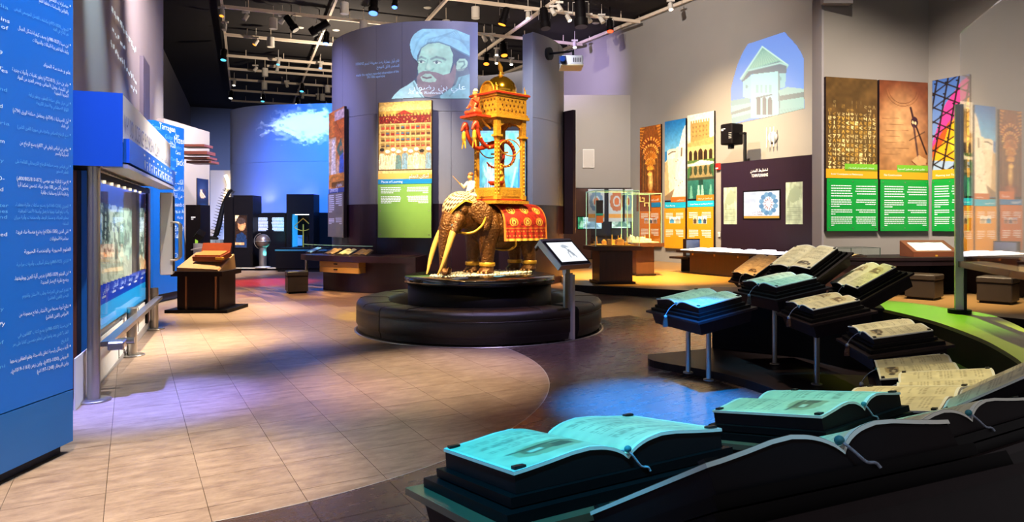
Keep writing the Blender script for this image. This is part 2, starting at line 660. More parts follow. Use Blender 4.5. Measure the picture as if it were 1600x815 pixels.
def blob(name, balls, voxel, mat, parent=None, smooth=4, **props):
    mb = MB()
    for b in balls:
        mb.ell(b[:3], b[3], 12, 8)
    o = mb.build(name, mat, parent)
    m = o.modifiers.new('r', 'REMESH')
    m.mode = 'VOXEL'
    m.voxel_size = voxel
    m.use_smooth_shade = True
    if smooth:
        sm = o.modifiers.new('s', 'SMOOTH')
        sm.iterations = smooth
        sm.factor = .5
    dg = bpy.context.evaluated_depsgraph_get()
    me = bpy.data.meshes.new_from_object(o.evaluated_get(dg))
    o.modifiers.clear()
    old = o.data
    o.data = me
    bpy.data.meshes.remove(old)
    me.polygons.foreach_set('use_smooth', [True] * len(me.polygons))
    for k, x in props.items():
        o[k] = x
    return o

# ------------------------------------------------------------------ materials
m_wall = M('grey_paint', '8d888c', .62, var=.05, scale=1.5, bump=.02, bscale=60)
m_wall_r = M('warm_grey_paint', '8f8a85', .62, var=.05, scale=1.2, bump=.02, bscale=60)
m_wall_far = M('blue_grey_paint', '66728f', .7, var=.05, scale=.6)
m_drum = M('drum_panel_paint', '78787e', .42, var=.04, scale=2)
m_bluewall = M('curved_panel_paint', '7f90b4', .38, var=.05, scale=1.2)
m_ceil = M('black_ceiling', '17110f', .9, var=.35, scale=.8, stretch=(1, 5, 1))
m_dark = M('dark_stained_wood', '1e1316', .46, var=.35, scale=3, stretch=(9, 9, .6), spec=.2)
m_plum = M('plum_stained_wood', '2b1522', .36, var=.3, scale=3, stretch=(9, 9, .6), coat=.12)
m_brown = M('brown_wood_panel', '4a2c22', .42, var=.25, scale=3, stretch=(8, 8, .6))
m_black = M('black_laminate', '0d0a0c', .5, var=.3, scale=6, spec=.1)
m_blackm = M('black_metal', '0b0b0d', .45, spec=.25)
m_leather = M('black_leather', '18110f', .36, bump=.25, bscale=160, var=.25, scale=5)
m_leather_b = M('brown_leather', '2f2519', .42, bump=.2, bscale=140, var=.25, scale=5)
m_steel = M('brushed_steel', 'aaa49c', .3, metal=.9, var=.06, scale=20, stretch=(1, 1, 12))
m_alu = M('satin_aluminium', 'c4c2c0', .4, metal=.5)
m_white = M('white_paint', 'd9d6d0', .5)
m_rail = M('cream_track_metal', 'dccab4', .5)
m_blue_board = M('blue_board', '086ad2', .42, var=.06, scale=.8)
m_blue_dark = M('blue_plinth_paint', '1565b4', .45)
m_navy = M('navy_paint', '071433', .6)
m_letter_w = M('white_print', 'f2f6fa', .5)
m_letter_p = M('pale_blue_print', '6db8ee', .5)
m_letter_k = M('dark_print', '3a302c', .5)
m_glass = M('case_glass', 'eef8f6', .02, trans=1., spec=.5)
m_pwhite = M('projected_white', 'd4e8f4', .8, emit=.35)  # self-glowing strokes stand in for projector light
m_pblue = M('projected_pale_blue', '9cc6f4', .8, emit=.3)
m_print = print_mat('poster_print', .42)
m_proj = print_mat('projected_picture', .6, emit=.9, diffuse=-1)  # projector light painted into the layer's own glow
m_screen = print_mat('lit_screen', .2, emit=1.15, diffuse=0)
m_screen_dim = print_mat('dim_lit_screen', .25, emit=.6, diffuse=.4)
m_gold = M('gold_leaf', 'e2ac3c', .36, metal=.45, var=.3, scale=30, bump=.15)
m_gold_orn = M('ornate_gold', 'cc9530', .42, metal=.35, var=.6, scale=46, bump=.6)
m_red = M('red_lacquer', 'a8301a', .4, var=.25, scale=30)
m_ivory = M('ivory', 'dba956', .4, var=.15, scale=14, stretch=(1, 1, .3))
m_hide = M('bronze_elephant_hide', '6e451c', .32, metal=.5, var=.65, scale=16, bump=1., bscale=34, spec=.7)
m_amber_wood = M('amber_wood', 'c28a44', .45, var=.15, scale=4, stretch=(1, 1, 8))
m_paper = M('cream_paper', 'd9cba4', .7, var=.1, scale=12)
m_edge = M('white_page_edge', 'e4e2da', .6)
m_cord = M('grey_blue_cord', '8d94a8', .8, bump=.4, scale=90)
m_tassel = M('brown_tassel', '4a2a22', .9, bump=.6, scale=120)
m_pebble = M('white_pebble', 'e6ddca', .6)
m_skin = M('painted_skin', 'c58a52', .5)
m_cloth_w = M('white_painted_cloth', 'e2d7c4', .55, var=.15, scale=25)


def glass_thin(name, refl, tint, top=1.):
    m = bpy.data.materials.new(name)
    m.use_nodes = True
    nt = m.node_tree
    nt.nodes.remove(nt.nodes['Principled BSDF'])
    tr = nt.nodes.new('ShaderNodeBsdfTransparent')
    tr.inputs[0].default_value = (*tint, 1)
    gl = nt.nodes.new('ShaderNodeBsdfGlossy')
    gl.inputs['Roughness'].default_value = .02
    gl.inputs['Color'].default_value = (.95, .97, .97, 1)
    fr0 = nt.nodes.new('ShaderNodeLayerWeight')
    fr0.inputs['Blend'].default_value = .5
    pw = nt.nodes.new('ShaderNodeMath')
    pw.operation = 'POWER'
    pw.inputs[1].default_value = 5
    nt.links.new(fr0.outputs['Facing'], pw.inputs[0])
    fr = nt.nodes.new('ShaderNodeMapRange')
    fr.inputs[3].default_value = refl
    fr.inputs[4].default_value = top
    nt.links.new(pw.outputs[0], fr.inputs[0])
    mx = nt.nodes.new('ShaderNodeMixShader')
    nt.links.new(fr.outputs[0], mx.inputs[0])
    nt.links.new(tr.outputs[0], mx.inputs[1])
    nt.links.new(gl.outputs[0], mx.inputs[2])
    nt.links.new(mx.outputs[0], nt.nodes['Material Output'].inputs[0])
    return m


m_pane = glass_thin('clear_pane', .02, (.96, .99, .98), .45)
m_bigpane = glass_thin('screen_pane', .2, (.93, .93, .93))
m_pane_edge = M('glass_edge', '9fd0c0', .2, emit=.25)  # faint glow painted in for light caught by the glass edges


def tile_mat(name, c0, c1, rough):
    """stone-look vinyl tile: streaked grain, each tile a little different"""
    m = bpy.data.materials.new(name)
    m.use_nodes = True
    nt = m.node_tree
    b = nt.nodes['Principled BSDF']
    ge = nt.nodes.new('ShaderNodeNewGeometry')
    vr = nt.nodes.new('ShaderNodeMapping')
    vr.inputs['Rotation'].default_value = (0, 0, -math.atan2(V_.y, V_.x))
    sc = nt.nodes.new('ShaderNodeMapping')
    sc.inputs['Scale'].default_value = (2.6, 8.5, 1)
    nt.links.new(ge.outputs['Position'], vr.inputs['Vector'])
    nt.links.new(vr.outputs[0], sc.inputs['Vector'])
    n1 = nt.nodes.new('ShaderNodeTexNoise')
    n1.inputs['Scale'].default_value = 1.5
    n1.inputs['Detail'].default_value = 12
    n1.inputs['Roughness'].default_value = .76
    nt.links.new(sc.outputs[0], n1.inputs['Vector'])
    rp = nt.nodes.new('ShaderNodeValToRGB')
    rp.color_ramp.elements[0].position = .36
    rp.color_ramp.elements[1].position = .62
    rp.color_ramp.elements[0].color = (*lin(hexc(c0)), 1)
    rp.color_ramp.elements[1].color = (*lin(hexc(c1)), 1)
    nt.links.new(n1.outputs['Fac'], rp.inputs[0])
    oi = nt.nodes.new('ShaderNodeObjectInfo')
    mr = nt.nodes.new('ShaderNodeMapRange')
    mr.inputs[3].default_value = .93
    mr.inputs[4].default_value = 1.07
    nt.links.new(oi.outputs['Random'], mr.inputs[0])
    hs = nt.nodes.new('ShaderNodeHueSaturation')
    nt.links.new(mr.outputs[0], hs.inputs['Value'])
    nt.links.new(rp.outputs[0], hs.inputs['Color'])
    nt.links.new(hs.outputs[0], b.inputs['Base Color'])
    rr = nt.nodes.new('ShaderNodeMapRange')
    rr.inputs[3].default_value = rough - .07
    rr.inputs[4].default_value = rough + .1
    nt.links.new(n1.outputs['Fac'], rr.inputs[0])
    nt.links.new(rr.outputs[0], b.inputs['Roughness'])
    b.inputs['Specular IOR Level'].default_value = .55
    bn = nt.nodes.new('ShaderNodeBump')
    bn.inputs['Strength'].default_value = .025
    bn.inputs['Distance'].default_value = .01
    nt.links.new(n1.outputs['Fac'], bn.inputs['Height'])
    nt.links.new(bn.outputs[0], b.inputs['Normal'])
    return m


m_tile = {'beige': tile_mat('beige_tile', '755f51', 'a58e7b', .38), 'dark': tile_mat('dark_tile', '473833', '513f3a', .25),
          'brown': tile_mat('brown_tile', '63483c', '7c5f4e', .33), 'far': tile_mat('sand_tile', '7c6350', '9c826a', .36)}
m_joint = M('tile_joint', '3a2e28', .8)
m_dais = M('dais_vinyl', '9a7848', .3, var=.2, scale=3, stretch=(1, 6, 1))

# ------------------------------------------------------------------ floor
HEAD = Vector((-1.745, 19.11))           # centre of the round drum
DR = 3.19
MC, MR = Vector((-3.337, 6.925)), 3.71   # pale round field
T = .508


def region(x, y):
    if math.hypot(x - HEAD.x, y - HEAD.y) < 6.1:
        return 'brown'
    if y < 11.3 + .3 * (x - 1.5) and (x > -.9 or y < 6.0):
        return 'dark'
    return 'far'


floor = struct('floor', MB().box((0, 20, -.05), (70, 70, .07)), m_joint)


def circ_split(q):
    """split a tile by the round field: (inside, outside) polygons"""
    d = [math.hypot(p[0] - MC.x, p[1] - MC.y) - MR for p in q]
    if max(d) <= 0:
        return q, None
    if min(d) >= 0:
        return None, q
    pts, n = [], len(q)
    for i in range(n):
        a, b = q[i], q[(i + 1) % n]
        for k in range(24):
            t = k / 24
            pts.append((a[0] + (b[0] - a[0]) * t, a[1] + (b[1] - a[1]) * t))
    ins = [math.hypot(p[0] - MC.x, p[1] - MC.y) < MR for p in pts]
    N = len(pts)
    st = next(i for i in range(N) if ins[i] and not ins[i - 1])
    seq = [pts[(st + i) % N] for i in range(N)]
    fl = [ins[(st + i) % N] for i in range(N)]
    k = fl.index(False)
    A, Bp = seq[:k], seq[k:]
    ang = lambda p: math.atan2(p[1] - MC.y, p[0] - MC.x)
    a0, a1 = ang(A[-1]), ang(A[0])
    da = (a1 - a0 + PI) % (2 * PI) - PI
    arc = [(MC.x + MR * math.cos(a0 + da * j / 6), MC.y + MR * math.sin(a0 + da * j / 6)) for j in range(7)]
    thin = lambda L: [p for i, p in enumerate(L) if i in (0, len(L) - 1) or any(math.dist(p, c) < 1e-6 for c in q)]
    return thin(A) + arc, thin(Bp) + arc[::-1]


cells = []
for i in range(-30, 70):
    for j in range(-40, 60):
        p0, q0 = 4.69 + T * i, .377 + T * j
        c = UV(p0 + T / 2, q0 + T / 2)
        if c.y < 1.2 or c.y > 30:
            continue
        px, py = 800 + F * c.x / c.y, HY + F * EZ / c.y
        if -600 < px < 2200 and py < 1200:
            cells.append((c.y, p0, q0, c))
cells.sort(key=lambda t: t[0])
g = .0016
full_mesh = {}
pieces = []
rest = {k: MB() for k in m_tile}
sq = [(-T / 2 + g, -T / 2 + g), (T / 2 - g, -T / 2 + g), (T / 2 - g, T / 2 - g), (-T / 2 + g, T / 2 - g)]
for _, p0, q0, c in cells:
    q = [tuple(UV(p0 + T / 2 + b, q0 + T / 2 + a))[:2] for a, b in sq]
    ins, out = circ_split(q)
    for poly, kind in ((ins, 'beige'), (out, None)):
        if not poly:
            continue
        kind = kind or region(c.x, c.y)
        vis = -20 < HY + F * EZ / c.y < 870 and -60 < 800 + F * c.x / c.y < 1660 and not (c.x > .1 and c.y < 4.5 and c.x > (c.y - 1.5) * .8)     # under the book stands
        if len(pieces) < 296 and vis:
            if len(poly) == 4:
                if kind not in full_mesh:
                    s4 = [(U_ * b + V_ * a) for a, b in sq]
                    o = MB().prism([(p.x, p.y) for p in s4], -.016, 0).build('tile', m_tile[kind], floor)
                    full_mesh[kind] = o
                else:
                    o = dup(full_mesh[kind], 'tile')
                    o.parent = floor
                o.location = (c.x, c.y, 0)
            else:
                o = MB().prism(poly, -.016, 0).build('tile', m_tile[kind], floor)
            pieces.append(o)
        else:
            rest[kind].prism(poly, -.016, 0)
for k, mb in rest.items():
    if mb.v:
        mb.build('distant_tile', m_tile[k], floor, kind='stuff')

ta = [math.radians(a) for a in np.linspace(-62, 34, 60)]
tb_ = MB()
for a, b in zip(ta[:-1], ta[1:]):
    tb_.add([(MC.x + r * math.cos(t), MC.y + r * math.sin(t), z) for z in (.0006, -.004) for r, t in ((MR - .004, a), (MR + .004, a), (MR + .004, b), (MR - .004, b))], [(0, 1, 2, 3)])
struct('trim_5', tb_, m_alu)
# raised floor on the right and at the back
DZ = .17
dais_poly = [(1.35, 15.6), (2.78, 14.8), (4.04, 14.1), (5.6, 12.6), (7.2, 10.6), (8.6, 8.4), (14, 6.5), (26, 20), (14, 52), (-16, 52), (-1.5, 34), (1.2, 27)]
struct('floor_raised', MB().prism(dais_poly, 0.001, DZ), m_dais)
tr = MB()
for (xa, ya), (xb, yb) in zip(dais_poly[:6], dais_poly[1:6] + dais_poly[6:7]):
    d = Vector((xb - xa, yb - ya)).normalized()
    nrm = Vector((d.y, -d.x))
    if nrm.y > 0:
        nrm = -nrm
    tr.prism([(xa, ya), (xb, yb), (xb + nrm.x * .03, yb + nrm.y * .03), (xa + nrm.x * .03, ya + nrm.y * .03)], .002, DZ + .004)
struct('trim_1', tr, m_dark)

# ------------------------------------------------------------------ ceiling and straight walls
CZ = 9.4
struct('ceiling', MB().box((0, 27, CZ + .1), (64, 70, .2)), m_ceil)


def wall(name, a, b, z0, z1, th, mat, side=1):
    """upright slab from a to b; th thick on the left (side=1) or right of the run"""
    d = (Vector(b) - Vector(a)).normalized()
    n = Vector((-d.y, d.x)) * th * side
    return struct(name, MB().prism([a, b, (b[0] + n.x, b[1] + n.y), (a[0] + n.x, a[1] + n.y)], z0, z1), mat)


wall('wall_left', tuple(AB(6.0, -2.2))[:2], tuple(AB(22.2, -2.2))[:2], 0, CZ, .25, m_wall)
wall('wall_left_far', tuple(AB(22.4, -3.4))[:2], tuple(AB(50.8, -3.4))[:2], 0, CZ, .25, m_wall)
wall('wall_back', tuple(AB(50.8, -3.6))[:2], tuple(AB(50.8, 34))[:2], 0, CZ, .3, m_wall_far)
RW = 16.9
wall('wall_right', tuple(UV(12.0, RW))[:2], tuple(UV(46, RW))[:2], 0, CZ, .3, m_wall_r, -1)
# half-height partition at the back right with its dark wood lower part
struct('wall_back_right', MB().box((1.6, 26.6, 3.265), (7.0, .3, 6.53)), m_wall_r)
wsc = struct('trim_2', MB().box((1.5, 26.42, 1.55), (6.8, .05, 2.76)), m_dark)
for x in (-.9, 1.0, 2.05, 4.3):
    MB().box((x + .45, 26.38, 1.55), (.9 if x != 2.05 else 1.1, .04, 2.70)).build('panel', m_brown, wsc, kind='structure')
# wall of the mathematics boards: frontal piece, then it turns towards the viewer
W2 = Vector((6.4, 14.0)); W2d = Vector((.968, .252)); W3 = Vector((8.95, 14.66)); W3d = Vector((.4874, -.8732))
e3 = W3 + W3d * 9
struct('wall_front_right', MB().prism([tuple(W2), tuple(W3), tuple(e3), (e3.x + .3, e3.y + .2), (W3.x + .3, W3.y + .35), (W2.x - .06, W2.y + .3)], 0, CZ), m_wall_r)
struct('trim_3', MB().prism([(W2.x - .05, W2.y - .01), (W2.x - .005, W2.y - .01), (W2.x - .06, W2.y + .3), (W2.x - .11, W2.y + .3)], 0, CZ), m_wall)

# ------------------------------------------------------------------ the round drum: panels on a hidden shell
def ray_cyl(px, c=HEAD, r=DR):
    k = (px - 800) / F
    a, b, cc = k * k + 1, -2 * (k * c.x + c.y), c.x ** 2 + c.y ** 2 - r * r
    Y = (-b - math.sqrt(max(b * b - 4 * a * cc, 0))) / (2 * a)
    return Vector((k * Y, Y))


def cyl_ang(px, r=DR):
    p = ray_cyl(px, r=r) - HEAD
    return math.atan2(p.y, p.x)


def on_drum(px, py, off=.012):
    p = ray_cyl(px, r=DR + off)
    return Vector((p.x, p.y, EZ - (py - HY) / F * p.y))


DZT, DW = 6.3, 2.03
a_open0, a_open1 = cyl_ang(747), cyl_ang(832)


def arc_panel(c, r0, r1, a0, a1, z0, z1, n=8):
    mb = MB()
    pr = [(r1, z0), (r1, z1), (r0, z1), (r0, z0), (r1, z0)]
    mb.lathe(pr, (c.x, c.y, 0), n, a0, a1, smooth=False)
    for a in (a0, a1):
        mb.add([(c.x + r * math.cos(a), c.y + r * math.sin(a), z) for r, z in pr[:4]], [(0, 1, 2, 3)])
    return mb


drum = struct('wall_center', arc_panel(HEAD, DR - .34, DR - .03, a_open1, a_open0 + 2 * PI, 0, DZT - .01, 72), m_drum)
seam_px = [588, 628, 705]
seams = [cyl_ang(x) for x in seam_px]
cuts = [a_open0] + sorted(seams, reverse=True) + [seams[0] - .42 * k for k in range(1, 4)]
cuts = [c for c in cuts]
right_cuts = [a_open1, a_open1 + .42, a_open1 + .84, a_open1 + 1.26]
z_mid = EZ + (HY - 174) / F * 15.95
gp = .0016
for cs in (cuts, right_cuts):
    for a, b in zip(cs[:-1], cs[1:]):
        a, b = min(a, b), max(a, b)
        for z0, z1, mt in ((.02, DW, m_plum), (DW + .006, z_mid, m_drum), (z_mid + .008, DZT, m_drum)):
            o = arc_panel(HEAD, DR - .035, DR, a + gp, b - gp, z0, z1, 12).build('panel', mt, drum)
            o.data.polygons.foreach_set('use_smooth', [False] * len(o.data.polygons))

# ------------------------------------------------------------------ the blue curved wall at the back left
BWp = [(-10.2, 28.2), (-10.75, 26.6), (-10.6, 25.7), (-9.83, 24.94), (-8.91, 24.47), (-7.86, 24.27), (-6.45, 24.13), (-5.0, 24.2), (-3.4, 24.8)]


def spline(pts, n):
    out = []
    q = [np.array(p) for p in pts]
    q = [2 * q[0] - q[1]] + q + [2 * q[-1] - q[-2]]
    for i in range(1, len(q) - 2):
        for k in range(n):
            t = k / n
            out.append(.5 * ((2 * q[i]) + (-q[i - 1] + q[i + 1]) * t + (2 * q[i - 1] - 5 * q[i] + 4 * q[i + 1] - q[i + 2]) * t * t + (-q[i - 1] + 3 * q[i] - 3 * q[i + 1] + q[i + 2]) * t ** 3))
    out.append(q[-2])
    return out


BW = spline(BWp, 8)
BZ = 5.8


def strip(pts, off0, off1, z0, z1, smooth=True):
    """upright curved plate along a plan line, between two offsets in front of it"""
    mb = MB()
    n = len(pts)
    nr = []
    for i in range(n):
        d = pts[min(i + 1, n - 1)] - pts[max(i - 1, 0)]
        d = d / np.hypot(*d)
        nr.append(np.array((d[1], -d[0])))
    ring = []
    for o_, z in ((off1, z0), (off1, z1), (off0, z1), (off0, z0)):
        ring.append([(pts[i][0] + nr[i][0] * o_, pts[i][1] + nr[i][1] * o_, z) for i in range(n)])
    v = sum(ring, [])
    f = []
    for k in range(4):
        for i in range(n - 1):
            k2 = (k + 1) % 4
            f.append((k * n + i, k * n + i + 1, k2 * n + i + 1, k2 * n + i))
    f += [(0, n, 2 * n, 3 * n), (n - 1, 2 * n - 1, 3 * n - 1, 4 * n - 1)]
    return mb.add(v, f, False)


bw = struct('wall_back_left', strip(BW, -.3, -.03, 0, BZ), m_bluewall)
for k in range(0, len(BW) - 1, 16):
    seg = BW[k:k + 17]
    for z0, z1, mt in ((.02, 1.93, m_black), (1.94, 3.75, m_bluewall), (3.757, BZ, m_bluewall)):
        o = strip(seg, -.03, 0, z0, z1).build('panel', mt, bw)
# grey free-standing panel left of it
struct('wall_free_left', MB().box((-9.42, 19.65, 2.19), (.2, 2.75, 4.38)), m_wall)

# ------------------------------------------------------------------ flat boards seen on planes
def face(px_l, px_r, top_l, bot_l, pt, n):
    """frame of an upright board: bottom-left corner, turn, width, height (n points to the viewer)"""
    d = n[0] * pt[0] + n[1] * pt[1]
    a = on_plane(px_l, top_l, n, d)
    a2 = on_plane(px_l, bot_l, n, d)
    b = on_plane(px_r, top_l, n, d)
    wd = math.hypot(b.x - a.x, b.y - a.y)
    return Vector((a.x, a.y, a2.z)), math.atan2(b.y - a.y, b.x - a.x), wd, a.z - a2.z


def loc_place(y):
    return lambda x, z: (x, y, z)


def poster(name, label, fr, canvas, split, bands, lower_col, group=None, plate='acrylic', nx=60, ny=110, texts=(), body=(), cat='poster',
           th=.06, lower_print=None, thumbs=None, print_m=None):
    """information board: picture on top, title bands, screwed text plate below.
    split = height fraction where the picture ends; bands = [(z0, z1, x0, x1, colour)]; texts = [(words, x, z, width, align, colour)]"""
    O, rz, wd, h = fr
    t = thing(name, label, cat, O, rz, group)
    MB().box((wd / 2, th / 2, h / 2), (wd, th, h)).build('board', m_dark, t)
    cv = canvas(nx, ny)
    z0 = split * h
    X0, X1, Y0, Y1 = cv.x.min(), cv.x.max(), cv.y.min(), cv.y.max()
    cv.mesh('picture', lambda x, y: ((x - X0) / (X1 - X0) * wd, -.003, h - (y - Y0) / (Y1 - Y0) * (h - z0)), print_m or m_print, t)
    for i, (a, b, c, d, col) in enumerate(bands):
        MB().box(((c + d) / 2 * wd, -.004, (a + b) / 2 * h), ((d - c) * wd, .006, (b - a) * h)).build('title_band', M('band_' + col, col, .45), t)
    zt = min(b[0] for b in bands) * h if bands else z0
    pl = MB().box((wd / 2, -.022, zt / 2 - .004), (wd * .99, .014, zt - .012)).build('text_plate', lower_col, t)
    sc = MB()
    for x in (.05, .5, .95):
        for z in (.06, .5, .94):
            if x == .5 and z == .5:
                continue
            sc.cyl((x * wd, -.028, z * zt), (x * wd, -.036, z * zt), .012, n=8)
    sc.build('screw', m_steel, pl, kind='stuff')
    lw = MB()
    for i, (x0, x1, zz, n, lh, thk, rg, last) in enumerate(body):
        bars(lw, loc_place(-.031), x0 * wd, x1 * wd, zz * h, n, lh * h, thk * h, rg, last, seed=i + 3)
    if body:
        lw.build('body_print', m_letter_w, pl, kind='stuff')
    for wds, x, z, width, al, mt in texts:
        text(MB(), wds, loc_place(-.0085), width=width * wd, align=al, x=x * wd, z=z * h).build('lettering', mt, t)
    if thumbs:
        for i, (x, z, ww, hh, paint) in enumerate(thumbs):
            c = Cv(14, 14, 0, 1, 0, 1)
            paint(c)
            c.mesh('small_picture', lambda a, b: ((x + a * ww) * wd, -.0305, (z + (1 - b) * hh) * h), m_print, pl)
    return t


# ---- the painted pictures (prints)
def pt_learning(nx, ny):
    c = Cv(nx, ny, 0, 84, 0, 111, 'b48a3c')
    c.noise(.12, .12, .3, 1)
    c.vgrad(0, 14, 'c39a4e', 'd8b56a', (c.y < 14))
    c.poly([(26, 20), (41, 13), (56, 20)], '8e2418')
    for i in range(16):
        c.poly([(1 + i * 5.2, 24), (3.5 + i * 5.2, 17), (6 + i * 5.2, 24)], '5d3a18')
    c.rect(2, 22, 82, 34, '6e1712')
    r = np.random.RandomState(3)
    for k in range(90):
        x, y = r.uniform(3, 80), r.uniform(23, 33)
        c.rect(x, y, x + 1.4, y + 1.2, ['d1a04a', 'c9503a', '3a120c'][k % 3])
    c.rect(2, 34, 82, 72, 'b99a5a')
    for j in range(4):
        y = 36 + j * 9.4
        for i in range(10):
            x = 4 + i * 7.9
            c.rect(x, y, x + 6.6, y + 7, '8c6c34')
            c.rect(x + .6, y + 3.2, x + 6, y + 6.6, ['9a241c', '7c1a14', 'a83c28', '513018'][r.randint(4)])
            if r.rand() < .25:
                c.rect(x + 1, y + 2.4, x + 5.4, y + 4.6, '3a5a72')
    c.rect(2, 70, 82, 106, 'a98c50')
    for i in range(9):
        x = 6 + i * 9 + r.uniform(-1, 1)
        y = 74 + (i % 2) * 3
        col = ['e6d9b0', 'd9c890', '7a98a0', 'e2cf9a', '5c7a72', 'ded0a4'][r.randint(6)]
        c.poly([(x - 5, 105), (x - 4.4, y + 8), (x, y + 4), (x + 4.4, y + 8), (x + 5, 105)], col)
        c.line([(x - 2, y + 10), (x - 3, 98)], .5, '8a6a3a', .6)
        c.line([(x + 2, y + 9), (x + 2.6, 92)], .5, '9a7442', .6)
        c.ell(x, y + 3, 2.6, 3, '9c6c3c')
        c.ell(x, y, 3.8, 2.6, ['f0e6c8', '2a2018', 'e8dcb4'][r.randint(3)])
    c.rect(0, 105.5, 84, 107, '3a2410')
    c.rect(0, 0, 1.2, 111, '4a3014')
    c.rect(82.8, 0, 84, 111, '4a3014')
    c.rect(0, 107, 84, 111, 'e8bf7a')
    return c.noise(.5, .5, .22, 5)


def pt_hall(nx, ny):
    c = Cv(nx, ny, 0, 25, 0, 107, 'c87a34')
    c.rect(0, 0, 10, 40, 'c4702c')
    c.rect(10, 2, 25, 16, 'c9b2a0')
    for i in range(9):
        c.line([(10 + i * 1.7, 2), (11 + i * 1.7, 16)], .25, '7a4a50')
    c.rect(10, 16, 25, 46, 'b45a22')
    c.line([(12, 18), (22, 40)], .4, '7a3a18')
    c.rect(0, 40, 12, 96, 'd6b684')
    c.poly([(4, 96), (5, 54), (9, 50), (12, 96)], 'e6dac0')
    c.poly([(13, 60), (20, 44), (24, 66), (18, 72)], '38644e')
    c.poly([(17, 96), (18, 72), (24, 66), (25, 96)], '2a58a8')
    c.poly([(12, 98), (14, 74), (17, 76), (17, 98)], 'cfa878')
    c.ell(20, 60, 2.6, 4, '9a6a42')
    c.ell(8, 47, 2.4, 4, 'e9ddc8')
    c.rect(0, 96, 25, 107, 'd3862e')
    return c.noise(.35, .35, .3, 9)


def pt_arches(nx, ny):
    c = Cv(nx, ny, 0, 33, 0, 127, '7a3c0c')
    c.vgrad(0, 127, '9a5210', '5a2608', np.ones_like(c.x, bool))
    for k in range(6):
        cx, cy = 17 - k * .15, 38 + k * 9
        R0 = 15 - k * 2.2
        if R0 < 1.5:
            break
        ang = np.arctan2(c.y - cy, c.x - cx)
        d = np.hypot(c.x - cx, (c.y - cy) * .8)
        m = (d < R0) & (d > R0 * .72) & (c.y < cy + 2)
        st = (np.floor(ang * 7) % 2).astype(bool)
        c.fill(m & st, ['e8a23c', 'f0b850'][k % 2])
        c.fill(m & ~st, ['9a2e10', 'b24a16'][k % 2])
        c.fill((d < R0 * .72) & (c.y < cy + 2), ['7e3c0c', '98500f', 'b06414', 'c87c1c', 'e09a2c', 'f2b848'][k])
        for sx in (-1, 1):
            x = cx + sx * R0 * .86
            c.rect(x - R0 * .09, cy, x + R0 * .09, 118 - k * 3, ['5a3418', '7a4c1c'][k % 2])
    c.soft(17, 96, 5, 22, 'ffd27a', .9)
    c.rect(0, 112, 33, 127, '6e2c0a', .7)
    c.soft(17, 118, 9, 10, 'c86a1c', .8)
    for i in range(8):
        c.poly([(0, i * 5), (8 - i, i * 5 + 2), (7 - i, i * 5 + 4), (0, i * 5 + 2.4)], 'd88a2a')
        c.poly([(33, i * 5), (26 + i, i * 5 + 2), (27 + i, i * 5 + 4), (33, i * 5 + 2.4)], 'd88a2a')
    return c.noise(.6, .3, .25, 4)


def pt_tower(nx, ny):
    c = Cv(nx, ny, 0, 33, 0, 127, '1f74b8')
    c.vgrad(0, 48, '1668b0', '6ab0dc', c.y < 48)
    c.poly([(4, 48), (8, 45), (18, 46), (19, 44), (24, 43), (24, 127), (0, 127), (0, 66), (4, 62)], 'e9d9bc')
    c.poly([(4, 48), (17, 45), (17, 60), (4, 62)], 'f2e8d2')
    c.poly([(23, 42), (29, 18), (33, 10), (33, 127), (14, 127), (18, 80)], 'efe3cc')
    c.poly([(0, 66), (5, 64), (8, 127), (0, 127)], 'c9a878')
    c.poly([(11, 112), (16, 108), (10, 127), (0, 127), (0, 120)], '8c7458')
    c.line([(6, 53), (12, 50), (17, 50)], .9, '4a3a28')
    c.line([(27, 46), (26.4, 58)], 1, '54432e')
    for x, y in ((18, 66), (21, 64), (16, 92), (18, 95), (25, 100), (28, 98), (22, 104)):
        c.ell(x, y, .8, 1.2, '6a563c')
    c.line([(0, 66), (0, 80)], .5, '6a563c')
    return c.noise(.4, .25, .1, 6)


def pt_court(nx, ny):
    c = Cv(nx, ny, 0, 42, 0, 138, 'd9cdb4')
    c.vgrad(0, 42, 'd8d2c4', 'e6dcc6', c.y < 42)
    c.rect(5, 14, 35, 46, 'a2834c')
    for i in range(8):
        c.rect(5 + i * 4, 10, 7.4 + i * 4, 16, 'a2834c')
    for i in range(5):
        for j in range(3):
            c.rect(8 + i * 5.5, 20 + j * 7, 10 + i * 5.5, 23 + j * 7, '7a6034')
    c.poly([(0, 46), (42, 40), (42, 52), (0, 54)], 'b8925a')
    c.rect(0, 53, 42, 76, 'd0b074')
    for i in range(5):
        x = 5 + i * 8
        big = i == 2
        ww = 3.4 if big else 2.8
        c.ell(x, 64 if not big else 62, ww, 5, '3e2c1c')
        c.rect(x - ww, 63, x + ww, 78, '2e2014')
    c.rect(0, 75, 42, 80, '4c6a34')
    c.poly([(0, 84), (20, 76), (24, 76), (42, 80), (42, 84), (22, 80), (0, 90)], 'e8e0c8')
    c.rect(0, 84, 42, 104, '8c7c52')
    for i in range(5):
        x = 5 + i * 8
        c.ell(x, 92, 2.8, 8, '38402a')
    c.poly([(0, 88), (6, 84), (3, 104), (0, 104)], '3c6a3a')
    c.poly([(42, 82), (36, 84), (40, 104), (42, 104)], '2c5a3a')
    c.rect(0, 103, 42, 108, '3a4030')
    c.vgrad(108, 138, '2e6a60', '1d5c54', c.y > 108)
    for x, k in ((6, .6), (18, 1), (24, 1), (37, .6)):
        c.poly([(x - 3, 138), (x - 1, 116), (x + 1, 116), (x + 3, 138)], '8ac4a8', k)
    c.rect(18, 108, 25, 116, '1c3c34')
    return c.noise(.4, .4, .14, 8)


